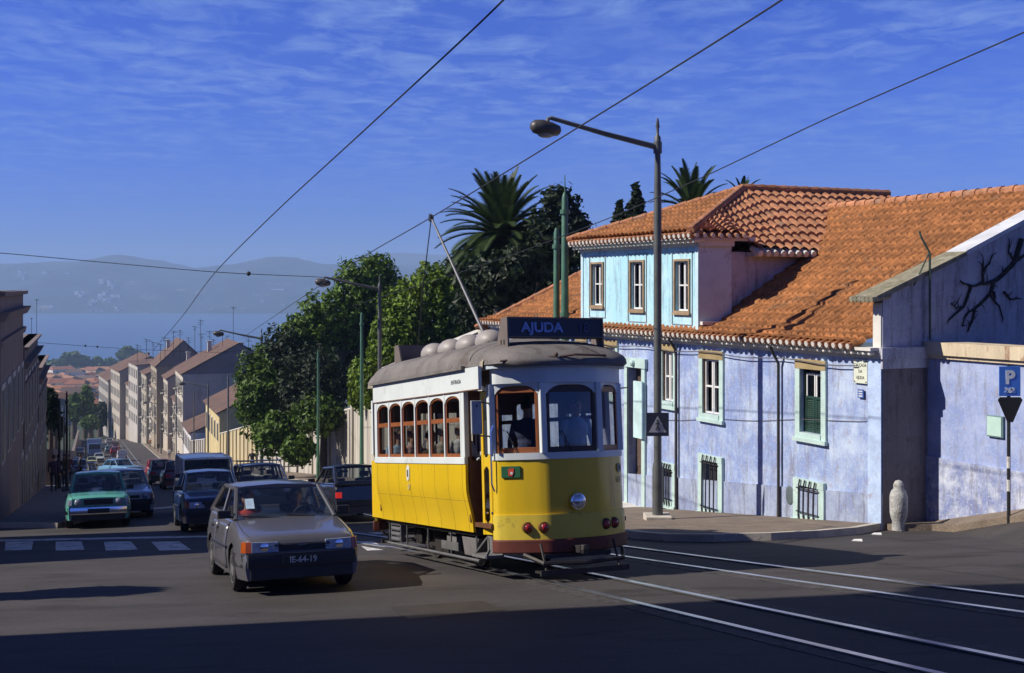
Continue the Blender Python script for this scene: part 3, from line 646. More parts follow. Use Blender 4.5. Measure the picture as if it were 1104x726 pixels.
for o in AWI:
    a0, a1, z0, z1 = o; m = MB(); e = .15
    for q in ((a0 - e, a0 - e + .022, z0 - .32, z1 + .2), (a1 + e - .022, a1 + e, z0 - .32, z1 + .2)): bbox(m, q[0], q[1], -.04, -.022, q[2], q[3])
    bbox(m, a0 - e, a1 + e, -.038, -.021, z1 + .2, z1 + .222); bbox(m, a0 - e, a1 + e, -.038, -.021, z0 - .34, z0 - .32)
    m.mi = 1
    bbox(m, a0 - .05, a0, -.06, -.0, z0 - .05, z1 + .05); bbox(m, a1, a1 + .05, -.06, -.0, z0 - .05, z1 + .05); bbox(m, a0, a1, -.06, 0, z1, z1 + .05); bbox(m, a0 - .08, a1 + .08, -.09, 0, z0 - .1, z0 - .05)
    bbox(m, a0, a1, -.06, 0, z0 - .05, z0)
    wn = m.build('attic_window', [mat('attic_line', (.30, .33, .36), .9), mat('attic_frame', (.34, .24, .14), .7)], house, world=True)
    s = MB(); bbox(s, a0, a1, .12, .13, z0, z1); _sub(s, 'pane', pane, wn)
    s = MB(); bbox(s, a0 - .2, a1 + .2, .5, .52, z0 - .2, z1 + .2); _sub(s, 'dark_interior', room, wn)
    s = MB(); tb = (a0 + a1) / 2
    for x0, x1 in ((a0 + .03, tb - .005), (tb + .005, a1 - .03)):
        for u0, u1 in ((x0, x0 + .03), (x1 - .03, x1)): bbox(s, u0, u1, .05, .09, z0, z1)
        for zz in (z0, (z0 + z1) / 2, z1 - .035): bbox(s, x0 + .03, x1 - .03, .053, .087, zz, zz + .035)
    _sub(s, 'sash', whitep, wn)
# attic roof: ridge runs back into the house
bm_, zrg, tr0, tr1 = 9.06, 4.5, 3.3, 8.05
def er(t):    # right eave height, kicked lower behind the front corner
    return lerp_table([(-.4, 3.17), (.9, 3.12), (1.5, 2.78), (3.6, 2.72), (8.4, 2.72)], t)
def aright(i, j):
    t = 8.4 - i * .285; f = j / 8; eb = 5.87; r_ = Vector(B(bm_, max(tr0, min(t, tr1)), zrg)) if t >= tr0 else None
    if t < tr0:
        g_ = (t + .4) / (tr0 + .4); rp = Vector(B(eb + (bm_ - eb) * g_, t, er(t) + (zrg - 3.17) * g_ - (er(t)-3.17) * 0)); rp.z = 3.17 + (zrg - 3.17) * g_
    else: rp = Vector(B(bm_, t, zrg))
    e_ = Vector(B(eb, t, er(t)))
    return e_.lerp(rp, f)
tiles('attic_roof', Pt(aright), 31, 8, .075, .06, tilem2, seed=3)
def afront(i, j):
    f = j / 9; b_ = 5.87 + i * .205; b_ = min(b_, 12.0); t = -.4 + (tr0 + .4) * f
    lo_, hi_ = 5.87 + (bm_ - 5.87) * f, 12.0 + (bm_ - 12.0) * f
    return B(min(max(b_, lo_), hi_), t, 3.17 + (zrg - 3.17) * f)
tiles('attic_roof', Pt(afront), 32, 9, .07, .05, tilem, seed=4)
def aleft(i, j):
    f = j / 6; t = -.4 + i * .55; t = max(t, -.4 + (tr0 + .4) * f); e_ = Vector(B(12.0, t, 3.17)); return Vector(B(12.0 + (bm_ - 12.0) * f, t, 3.17 + (zrg - 3.17) * f))
tiles('attic_roof', Pt(aleft), 16, 6, .05, .04, tilem, sub=3, seed=5)
m = MB(); m.quad(B(bm_, tr1 + .35, zrg), B(5.87, tr1 + .35, 2.72), B(12.25, tr1 + .35, 3.17)); hp(m, 'attic_gable', endm)
ridge_row([B(bm_, tr1 + .3, zrg + .07), B(bm_, tr0, zrg + .07)], .11)
ridge_row([B(bm_, tr0, zrg + .05), B(5.87, -.42, 3.22)], .10)
ridge_row([B(bm_, tr0, zrg + .05), B(12.0, -.42, 3.22)], .10)
eave_row(lambda k: (B(5.9 + .205 * k, -.46, 3.10), B(5.9 + .205 * k, -.1, 3.20)), 30, r=.07)
eave_row(lambda k: (B(5.95 + .205 * k, -.30, 2.99), B(5.95 + .205 * k, 0, 3.03)), 30, r=.06, mtl=lime)
eave_row(lambda k: (B(5.80, 1.5 + .225 * k, 2.70), B(6.15, 1.5 + .225 * k, 2.84)), 10, r=.08, mtl=lime)
eave_row(lambda k: (B(5.80, -.3 + .225 * k, 3.10), B(6.15, -.3 + .225 * k, 3.2)), 7, r=.07)
m = MB(); m.hexa([B(5.95, -.38, 3.02), B(12.0, -.38, 3.02), B(12.0, 0, 3.02), B(5.95, 0, 3.02)], [B(5.95, -.38, 3.12), B(12.0, -.38, 3.12), B(12.0, 0, 3.2), B(5.95, 0, 3.2)]); bbox(m, 5.93, 6.3, 1.45, 3.7, 2.64, 2.74); bbox(m, 5.93, 6.12, .0, 1.45, 3.0, 3.1); hp(m, 'eave_bed', lime)
# rusty aerial stub on the verge
an = thing('roof_aerial', 'bent iron aerial bracket standing on the gable verge', 'aerial', B(.0, 1.15, 1.0)); bl = B(-.15, 1.0, 0)
m = MB(); A = B(-.15, 1.02, .9); T = B(-.15, 1.02, 2.55)
m.tube([A, T], .022, 6); m.tube([T, T + Vector((-.17, -.02, .30)), T + Vector((-.21, -.02, .42))], .02, 6); m.tube([T + Vector((-.02, 0, .0)), T + Vector((-.32, -.05, -.62))], .014, 6); m.build('mast', mat('old_green_iron', (.06, .09, .06), .6, .3, 6), an, world=True)

# bare creeper on the shaded gable
cr = thing('bare_creeper', 'leafless dark creeper branching over the shaded gable', 'creeper', B(-.03, 3.0, .5))
m = MB(); cz2 = lambda px, py: (lambda u, v: B(-.03, *(lambda t, z: (t, z))(*v)))(0, endpt(px, py))
def endpt(px, py):       # meet the end-wall plane
    u = (px - CX) / F; nrm = DF; Y = C1.dot(nrm) / (u * nrm.x + nrm.y); p = Vector((u * Y, Y)); return (p - C1).dot(NI), EYE - (py - HY) / F * Y
def ep(px, py, off=-.03): t, z = endpt(px, py); return B(off, t, z)
for pts, r0 in (([(1100, 258), (1093, 282), (1081, 296), (1070, 303), (1066, 318), (1050, 332), (1047, 346)], .07), ([(1070, 303), (1059, 306), (1046, 309), (1034, 303)], .04), ([(1059, 306), (1058, 295), (1059, 282)], .035), ([(1046, 309), (1038, 330), (1022, 345)], .04), ([(1070, 315), (1072, 322)], .035), ([(1081, 314), (1088, 323), (1098, 322)], .03), ([(1093, 282), (1104, 276), (1120, 262)], .04), ([(1050, 332), (1040, 340), (1036, 352)], .025), ([(1066, 318), (1076, 330), (1080, 344)], .022), ([(1038, 330), (1030, 332), (1024, 328)], .018), ([(1059, 292), (1066, 284), (1068, 276)], .018), ([(1047, 346), (1042, 358)], .03), ([(1093, 282), (1086, 272), (1087, 262)], .022)):
    P = [ep(x, y) for x, y in pts]; r0 *= .72; Q = [p.lerp(q, f) + Vector((0, 0, .035 * noise.noise(p * 3 + Vector((f * 5, 0, 0))))) for p, q in zip(P, P[1:]) for f in (0, .33, .66)] + [P[-1]]; m.tube(Q, [r0 * (1 - .75 * k / len(Q)) + .006 for k in range(len(Q))], 6)
    for q in Q[2::2]:
        e = q + Vector((random.uniform(-.12, .12), random.uniform(-.05, .05), random.uniform(-.14, .28))); m.tube([q, q.lerp(e, .5) + Vector((.02, 0, .02)), e], [.012, .008, .003], 4)
m.build('stems', mat('bark_dark', (.03, .028, .03), .9, .4, 8), cr, world=True)
# soot patch on the gable foot
m = MB(); random.seed(3)
# ---- garden wall running on from the house (parallel, set back)
gw = thing('garden_wall', 'flaking blue garden wall with rust stained ledge right of the dark house end', 'wall', B(-1, 1.1, -2.8))
wb = plaster('flaking_plaster', (.27, .34, .60), (.44, .51, .72), (.36, .36, .44)); fl = plaster('flaked_foot', (.22, .27, .50), (.62, .66, .76), (.32, .31, .38), 1.8)
m = MB(); m.quad(B(0, 1.1, -3.6), B(-9, 1.1, -3.6), B(-9, 1.1, .66), B(0, 1.1, .66)); m.quad(B(-9, 1.1, -3.6), B(-9, 1.5, -3.6), B(-9, 1.5, .66), B(-9, 1.1, .66)); m.quad(B(0, 1.5, -3.6), B(-9, 1.5, -3.6), B(-9, 1.5, .66), B(0, 1.5, .66)); m.build('wall', wb, gw, world=True)
zf = lambda b_: EYE - (492 - HY) / F * 23.2 + (b_ * -.045)
m = MB(); m.hexa([B(0, 1.06, -3.7), B(-9, 1.06, -3.7), B(-9, 1.1, -3.7), B(0, 1.1, -3.7)], [B(0, 1.06, -1.33), B(-9, 1.06, -1.33), B(-9, 1.1, -1.33), B(0, 1.1, -1.33)]); m.build('foot_course', fl, gw, world=True)
m = MB(); m.hexa([B(0, .98, .62), B(-9, .98, .62), B(-9, 1.6, .62), B(0, 1.6, .62)], [B(0, .98, .86), B(-9, .98, .86), B(-9, 1.6, .86), B(0, 1.6, .86)])
m.hexa([B(0, 1.04, .55), B(-9, 1.04, .55), B(-9, 1.55, .55), B(0, 1.55, .55)], [B(0, 1.04, .62), B(-9, 1.04, .62), B(-9, 1.55, .62), B(0, 1.55, .62)])
m.build('ledge', mat('rusty_ledge', (.62, .52, .36), .85, .2, 2, dirt=(.30, .17, .10), dscale=5, dth=.55, stretch=(1, 1, .3), fine=.15), gw, world=True)
# string course carried across the dark end of the house
m = MB(); bbox(m, -.10, 0, -.1, 1.1, ZE - .16, ZE + .05); bbox(m, -.05, 0, -.05, 1.1, ZE - .35, ZE - .16); hp(m, 'string_course', endm)
bx = thing('wall_box', 'small pale mint panel fixed to the flaking garden wall', 'panel', B(-1.9, 1.06, -.9))
u_, v_ = (1072 - CX) / F, 0
Yb = (C1 + NI * 1.04).dot(NI) / (u_ * NI.x + NI.y); zb_ = EYE - (460 - HY) / F * Yb; bb_ = (Vector((u_ * Yb, Yb)) - C1).dot(DF)
m = MB(); bbox(m, bb_ - .16, bb_ + .16, 1.03, 1.1, zb_ - .17, zb_ + .17); m.build('panel', mat('mint_paint', (.50, .70, .62), .6, .1, 4), bx, world=True)
m = MB(); bbox(m, bb_ - .18, bb_ + .18, 1.045, 1.1, zb_ - .19, zb_ + .19); m.build('frame', mat('panel_edge', (.2, .3, .3), .6), bx, world=True)
# stone stub at the dark corner
gx, gy = 7.19, 22.42; gz = G(gx, gy) + .1
st = thing('stone_bollard', 'worn whitish stone bollard standing at the dark house corner', 'bollard', (gx, gy, gz + .02))
m = MB(); m.lathe([(.13, -.1), (.12, .06), (.15, .14), (.165, .22), (.17, .52), (.14, .62), (.095, .67), (.10, .74), (.065, .81), (.01, .83)], n=12)
o = m.build('shaft', mat('pale_stone', (.42, .42, .40), .9, .3, 6, bump=.8, dirt=(.20, .18, .16), dscale=8, dth=.55), st, smooth=60)
# ------------------------------------------------------------------ people
skin = mat('skin', (.48, .28, .20), .6, .1, 10)
def person_mesh(pose, female=False):
    """One continuous body: tapered limbs, torso, head with face and hands with fingers fused by a voxel remesh. Faces +x, feet at z=0."""
    m = MB(); P = pose
    def limb(pts, rs, n=8): m.tube(pts, rs, n); [m.ball(p, r * 1.0, 8, 6) for p, r in zip(pts, rs)]
    hip, chest, neck, head = Vector(P['hip']), Vector(P['chest']), Vector(P['neck']), Vector(P['head'])
    sw, hw = (.155, .10) if female else (.18, .095)
    mid = hip.lerp(chest, .5)
    for c, rx, ry, rz in ((hip, .12, .165, .13), (mid, .105, .145, .17), (chest, .125, .185, .18), (chest.lerp(neck, .5), .09, .15, .1)): m.ball(c, (rx, ry, rz), 12, 8)
    limb([neck + Vector((0, 0, -.05)), head + Vector((-.01, 0, -.04))], [.06, .052])
    m.ball(head + Vector((-.01, 0, .03)), (.098, .078, .115), 14, 10); m.ball(head + Vector((.03, 0, -.045)), (.062, .056, .065), 10, 8)
    m.ball(head + Vector((.094, 0, -.005)), (.020, .014, .024), 8, 6)          # nose
    for s in (-1, 1):
        m.ball(head + Vector((-.01, s * .08, .0)), (.02, .012, .032), 8, 6)   # ears
        sh = chest + Vector((0, s * sw, .12)); el_, wr = [Vector(v) for v in P['arm'][0 if s < 0 else 1]]
        limb([sh, el_, wr], [.052, .04, .028])
        d = (wr - el_).normalized(); sd = Vector((0, 1, 0)) if abs(d.y) < .8 else Vector((1, 0, 0)); sd = (sd - d * sd.dot(d)).normalized(); nn = d.cross(sd)
        pal = wr + d * .05; m.ball(pal, (.03, .03, .045), 8, 6)
        for k in range(4):
            a = pal + sd * (k - 1.5) * .02 + d * .02; ln = (.065, .075, .07, .055)[k]
            m.tube([a, a + d * ln * .55, a + d * ln * .85 + nn * ln * .35], [.0105, .0095, .008], 6)
        a = pal - sd * .025; m.tube([a, a - sd * .022 + d * .02, a - sd * .028 + d * .048], [.012, .011, .009], 6)
        hj = hip + Vector((0, s * hw, -.03)); kn, an = [Vector(v) for v in P['leg'][0 if s < 0 else 1]]
        limb([hj, kn, an], [.085, .058, .042]); m.ball(an + Vector((.06, 0, -.035)), (.13, .045, .04), 10, 6)
    o = m.build('tmp', skin); md = o.modifiers.new('r', 'REMESH'); md.mode = 'VOXEL'; md.voxel_size = .013; md.use_smooth_shade = True
    sm = o.modifiers.new('s', 'SMOOTH'); sm.factor = .5; sm.iterations = 2
    dg = bpy.context.evaluated_depsgraph_get(); me = bpy.data.meshes.new_from_object(o.evaluated_get(dg)); me.name = 'body'
    bpy.data.objects.remove(o)
    # which face wears what: 0 skin, 1 top, 2 trousers, 3 shoes, 4 eyes and mouth
    idx = []
    wr = [Vector(a[1]) for a in P['arm']]; an = [Vector(a[1]) for a in P['leg']]; kn = [Vector(a[0]) for a in P['leg']]
    for p in me.polygons:
        c = p.center; k = 1
        if c.z > neck.z - .0 and (c - head).length < .24: k = 0
        if any((c - w_ - (w_ - Vector(P['arm'][i][0])).normalized() * .06).length < .085 for i, w_ in enumerate(wr)): k = 0
        if k == 1:
            def seg(a, b): 
                t = max(0, min(1, (c - a).dot(b - a) / (b - a).length_squared)); return (c - a - (b - a) * t).length
            hj = [hip + Vector((0, s_ * hw, -.03)) for s_ in (-1, 1)]
            dl = min([seg(hj[i], kn[i]) for i in (0, 1)] + [seg(kn[i], an[i]) for i in (0, 1)])
            if (c.z < hip.z + .04 and (c - hip).length < .25) or dl < .095 and c.z < hip.z + .06 : k = 2
            if any((c - a_ - Vector((.05, 0, -.02))).length < .13 and c.z < a_.z + .01 for a_ in an): k = 3
        if k == 0 and c.x > head.x + .05:
            if any((c - head - Vector((.085, s_ * .03, .03))).length < .016 for s_ in (-1, 1)): k = 4
            if abs(c.z - head.z + .052) < .006 and abs(c.y - head.y) < .025: k = 4
        idx.append(k)
    me.polygons.foreach_set('material_index', idx); me.shade_smooth()
    hm_ = MB(); hm_.ball(head + Vector((-.025, 0, .055)), (.105, .09, .105), 12, 8)
    if female: hm_.ball(head + Vector((-.06, 0, -.03)), (.06, .085, .11), 10, 8)
    ho = hm_.build('hair', skin, smooth=60); hme = ho.data; bpy.data.objects.remove(ho)
    return me, hme
STAND = dict(hip=(0,0,.93), chest=(0,0,1.28), neck=(.0,0,1.47), head=(.02,0,1.62), arm=(((-.02,-.25,1.13),(.06,-.27,.88)),((-.02,.25,1.13),(.06,.27,.88))), leg=(((.02,-.1,.5),(0,-.1,.08)),((.02,.1,.5),(0,.1,.08))))
WALK = dict(hip=(0,0,.92), chest=(.03,0,1.27), neck=(.04,0,1.46), head=(.07,0,1.61), arm=(((-.12,-.24,1.14),(-.08,-.26,.90)),((.08,.24,1.12),(.22,.24,.93))), leg=(((.18,-.09,.52),(.20,-.09,.10)),((.0,.09,.5),(-.28,.09,.14))))
CARSIT = dict(hip=(0,0,.52), chest=(-.10,0,.86), neck=(-.12,0,1.04), head=(-.09,0,1.18), arm=(((.12,-.22,.84),(.36,-.16,.90)),((.12,.22,.84),(.36,.16,.90))), leg=(((.42,-.1,.58),(.72,-.1,.34)),((.42,.1,.58),(.72,.1,.34))))
SIT = dict(hip=(0,0,.50), chest=(-.02,0,.86), neck=(0,0,1.05), head=(.03,0,1.20), arm=(((.06,-.24,.76),(.30,-.18,.68)),((.06,.24,.76),(.30,.18,.68))), leg=(((.44,-.1,.50),(.46,-.1,.09)),((.44,.1,.50),(.46,.1,.09))))
DRIVE = dict(hip=(0,0,.50), chest=(-.04,0,.86), neck=(-.03,0,1.05), head=(.0,0,1.20), arm=(((.14,-.25,.80),(.40,-.17,.86)),((.14,.25,.80),(.40,.17,.86))), leg=(((.44,-.1,.44),(.62,-.1,.14)),((.44,.1,.44),(.62,.1,.14))))
PM = {}
def person(pose, M, label, top, trousers, hairc=(.03,.02,.015), female=False, group=None, cat='person'):
    key = (pose, female)
    if key not in PM: PM[key] = person_mesh(dict(carsit=CARSIT, stand=STAND, walk=WALK, sit=SIT, drive=DRIVE)[pose], female)
    t = thing('person', label, cat, (0,0,0), group)
    t.matrix_world = M; t.location = M.to_translation(); t.rotation_euler = M.to_euler()
    b = bpy.data.objects.new('body', PM[key][0].copy()); COL.objects.link(b); b.parent = t
    tm = mat('cloth_%.2f_%.2f_%.2f' % top, top, .85, .15, 8); tr = mat('cloth_%.2f_%.2f_%.2f' % trousers, trousers, .85, .15, 8)
    mi_ = [p.material_index for p in b.data.polygons]; b.data.materials.clear()
    for m_ in (skin, tm, tr, mat('shoe', (.03,.025,.02), .5), mat('eye_dark', (.05,.03,.03), .4)): b.data.materials.append(m_)
    b.data.polygons.foreach_set('material_index', mi_)
    h = bpy.data.objects.new('hair', PM[key][1].copy()); COL.objects.link(h); h.parent = t; h.data.materials.clear(); h.data.materials.append(mat('hair_%.2f_%.2f' % hairc[:2], hairc, .7, .2, 20))
    return t

# ------------------------------------------------------------------ the tram
yel = mat('tram_yellow', (.74, .49, .01), .38, .07, 1.5, coat=.25, dirt=(.50, .29, .02), dscale=2.5, dth=.6, stretch=(1, 1, .35), fine=.05)
ylt = mat('tram_pale_yellow', (.74, .56, .06), .4, .07, 2, coat=.2, dirt=(.42, .30, .06), dscale=4, dth=.57, fine=.05)
twh = mat('tram_white', (.70, .75, .74), .45, .06, 2, dirt=(.55, .58, .57), dscale=3, dth=.6)
seam = mat('panel_seam', (.30, .17, .01), .8)
roofm = mat('tram_roof_canvas', (.18, .165, .155), .85, .25, 2, dirt=(.11, .09, .08), dscale=2.5, dth=.52, fine=.18)
wood = mat('tram_window_wood', (.27, .085, .025), .45, .2, 6, stretch=(1, 1, .2))
wood2 = mat('tram_inner_wood', (.16, .07, .03), .5, .25, 5)
bump_red = mat('bumper_red', (.13, .028, .015), .6, .25, 4)
tgl = glass('tram_glass', (.62, .64, .64), .07)
und = mat('truck_iron', (.032, .028, .027), .6, .35, 8, metal=.2, dirt=(.09, .075, .06), dscale=10, dth=.58)
chrome = mat('chrome', (.8, .8, .82), .12, .03, 5, metal=1)
redl = mat('red_lens', (.35, .02, .02), .15, .1, 9, coat=.6)
tram = thing('tram', 'yellow and white vintage tram marked AJUDA climbing through the junction', 'tram')
stand(tram, TF.x, TF.y, FW.x, FW.y)
# plan of the rounded end: half width at distance s behind the nose
PL = [(0, 0), (.22, .012), (.40, .04), (.50, .085), (.70, .21), (.88, .345), (.965, .43), (.995, .52), (1.03, .8), (1.06, 1.09)]
def plan(sgn=None, upto=9):
    a = [(-s, -y) for y, s in PL[::-1] if s <= PL[upto][1]]; b_ = [(-s, y) for y, s in PL[1:] if s <= PL[upto][1]]
    return a + b_           # from right (y<0) round the nose to left
def band(mb, pts, z0, z1, off=0.0, th=.03):
    n_ = len(pts); ring = []
    for i, p in enumerate(pts):
        a, c = pts[max(i-1, 0)], pts[min(i+1, n_-1)]; d = Vector((c[0]-a[0], c[1]-a[1])).normalized(); nr = Vector((d.y, -d.x))
        o_, q = Vector(p) + nr * off, Vector(p) + nr * (off - th)
        ring.append([(o_.x, o_.y, z0), (o_.x, o_.y, z1), (q.x, q.y, z1), (q.x, q.y, z0)])
    mb.loft(ring)
def end(front=True):        # build both ends with the same code, the rear one mirrored about the middle
    Mx = Matrix.Identity(4) if front else Matrix.Translation((-6.35, 0, 0)) @ Matrix.Rotation(math.pi, 4, 'Z')
    def mb(): m_ = MB(); m_.X = Mx; return m_
    pts = plan(upto=7)
    fine = []
    for a, c in zip(pts, pts[1:]):
        fine += [tuple(Vector(a).lerp(Vector(c), k/3)) for k in range(3)]
    fine.append(pts[-1])
    m = mb(); band(m, fine, .86, 1.62); m.build('end_apron', yel, tram, smooth=50)
    m = mb(); band(m, fine, .55, .88, off=.022, th=.05); m.build('lower_apron', ylt, tram, smooth=50)
    m = mb(); band(m, fine, .37, .55, off=.05, th=.12); m.build('bumper', bump_red, tram, bevel=.015, smooth=50)
    m = mb(); band(m, fine, 1.62, 1.71, off=.018, th=.07); m.build('belt_rail', twh, tram, smooth=50)
    # posts
    wpts = [(-.52, -.995), (-.06, -.43), (-.06, .43), (-.52, .995)]
    for (x, y) in wpts:
        m = mb(); w_ = .045 if abs(y) < .9 else .05; m.box((x - .05, y - w_, 1.70), (x + .04, y + w_, 2.66)); m.build('window_post', twh, tram, bevel=.012)
    # header with arched window heads
    m = mb(); band(m, fine, 2.66, 2.88, off=.01, th=.07)
    for (p, q) in zip(wpts, wpts[1:]):
        P_, Q = Vector(p), Vector(q); d = (Q - P_).normalized(); P_, Q = P_ + d * .05, Q - d * .05; nr = Vector((d.y, -d.x)); n_ = 12; ring = []
        for i in range(n_ + 1):
            f = i / n_; c = P_.lerp(Q, f); zl = 2.50 + .13 * (1 - (2*f-1)**4 * 1.0) ; a_ = c + nr * .02; b_ = c - nr * .04
            ring.append([(a_.x, a_.y, zl), (a_.x, a_.y, 2.68), (b_.x, b_.y, 2.68), (b_.x, b_.y, zl)])
        m.loft(ring)
    m.build('header', twh, tram, smooth=40)
    # glazing
    for k, (p, q) in enumerate(zip(wpts, wpts[1:])):
        P_, Q = Vector(p), Vector(q); d = (Q - P_).normalized(); P_, Q = P_ + d * .06, Q - d * .06; nr = Vector((d.y, -d.x)); L_ = (Q - P_).length
        Mw = Matrix(((d.x, 0, nr.x, P_.x), (d.y, 0, nr.y, P_.y), (0, 1, 0, 1.71), (0, 0, 0, 1)))
        m = mb(); m.X = Mx @ Mw; fw = .045
        m.box((0, 0, -.02), (fw, .90, .01)); m.box((L_ - fw, 0, -.02), (L_, .90, .01)); m.box((fw, 0, -.02), (L_ - fw, .075, .01)); m.box((fw, .82, -.02), (L_ - fw, .9, .005))
        w_ = m.build('windscreen', wood if k != 1 else mat('dark_frame', (.05, .03, .025), .5), tram, bevel=.006)
        m = mb(); m.X = Mx @ Mw; m.quad((fw, .07, -.006), (L_ - fw, .07, -.006), (L_ - fw, .85, -.006), (fw, .85, -.006)); m.build('pane', tgl, w_)
        m = mb(); m.X = Mx @ Mw
        if k < 2: m.tube([(L_ * .5, -.02, .03), (L_ * .28, .3, .03)], .008, 5); m.build('wiper', darkmetal, w_)
    # lamps
    m = mb(); m.lathe([(.02, -.0), (.105, .0), (.118, .05), (.114, .08), (.09, .09), (.0, .095)], c=(.0, 0, 1.04), axis='x', n=20); hl = m.build('headlight', chrome, tram, smooth=50)
    m = mb(); m.lathe([(.098, .078), (.085, .105), (.05, .12), (.0, .125)], c=(.0, 0, 1.04), axis='x', n=20); m.build('lens', glass('lamp_glass', (.8, .82, .85), .35), hl, smooth=50)
    for y, s in ((-.66, .18), (-.47, .07), (.47, .07), (.66, .18)):
        m = mb(); m.lathe([(.075, -.02), (.078, .03), (.06, .045)], c=(-s + .01, y, .71), axis='x', n=14); mk = m.build('marker_lamp', darkmetal if y > 0 else mat('lamp_bronze', (.25, .12, .05), .3, .1, 5, metal=.6), tram, smooth=50)
        m = mb(); m.ball((-s + .045, y, .71), (.04, .056, .056), 12, 8); m.build('lens', redl, mk, smooth=80)
    # roof hood over the platform and below-floor gear
    m = mb(); m.box((-.9, -.8, .60), (-.42, .8, .72)); m.box((-.42, -.4, .60), (-.12, .4, .72)); m.build('platform_floor', und, tram)
    m = mb(); m.box((-.28, -.5, .30), (.02, .5, .36)); m.tube([(-.1, -.75, .36), (.18, -.6, .26), (.24, 0, .24), (.18, .6, .26), (-.1, .75, .36)], .03, 6); m.tube([(.0, -.55, .5), (.16, -.55, .16)], .018, 6); m.tube([(.0, .55, .5), (.16, .55, .16)], .018, 6)
    for k in range(9): m.box((-.05, -.62 + k * .15, .12), (.22, -.585 + k * .15, .15))
    m.box((.19, -.66, .10), (.23, .66, .17)); m.build('fender', und, tram)
    m = mb(); m.box((-.2, -.07, .36), (.2, .07, .46)); m.lathe([(.05, -.06), (.06, 0), (.05, .06)], c=(.2, 0, .41), axis='z', n=10); m.build('coupler', und, tram, bevel=.01)
    m = mb(); m.box((-.42, -.16, .72), (-.25, .22, 1.55)); m.lathe([(.12, 1.55), (.12, 1.62), (.03, 1.64)], c=(-.33, .03, 0), n=12); m.tube([(-.33, .03, 1.65), (-.33, -.13, 1.68)], .015, 6); m.build('controller', mat('controller_case', (.06, .06, .06), .4), tram, bevel=.02)
end(True); end(False)
# front plaque and roundel
def frontM(y, z, out=.012):
    for (y0, s0), (y1, s1) in zip(PL, PL[1:]):
        if y0 <= abs(y) <= y1: s = s0 + (s1 - s0) * (abs(y) - y0) / (y1 - y0); d = Vector((-(s1 - s0), (y1 - y0))).normalized(); break
    nr = Vector((d.y, -d.x)) if y > 0 else Vector((d.y, d.x)); sg = 1 if y > 0 else -1
    tx = Vector((-nr.y, nr.x))
    M = Matrix(((tx.x, 0, nr.x, -s + nr.x * out), (tx.y, 0, nr.y, y + nr.y * out), (0, 1, 0, z), (0, 0, 0, 1))); return M
m = MB(); m.X = frontM(-.82, 1.46); m.box((-.13, -.075, -.02), (.13, .075, .008)); pq = m.build('crest_plaque', mat('plaque_green', (.02, .12, .05), .5), tram)
m = MB(); m.X = frontM(-.82, 1.46); m.slab([(-.035, .04, .01), (.045, .05, .01), (.045, -.02, .01), (.02, -.06, .01), (-.03, -.05, .01)], (0, 0, .006)); m.build('crest', mat('crest_red', (.6, .06, .03), .5), pq)
m = MB(); m.X = frontM(-.82, 1.46); m.slab([(-.005, .0, .017), (.03, .0, .017), (.03, -.035, .017), (.0, -.035, .017)], (0, 0, .003)); m.mi = 0; m.build('crest_field', twh, pq)
m = MB(); m.X = frontM(.86, 1.46); m.lathe([(.065, 0), (.065, .006), (.0, .007)], axis='z', n=18); q = m.build('roundel', mat('roundel_grey', (.45, .42, .35), .5), tram)
m = MB(); m.X = frontM(.86, 1.46, .02); m.box((-.025, -.03, 0), (.025, .03, .004)); m.build('roundel_mark', darkmetal, q)
text('fleet_number', '57', .11, mat('dim_number', (.55, .50, .35), .5), tram, frontM(.84, 1.29, .014))
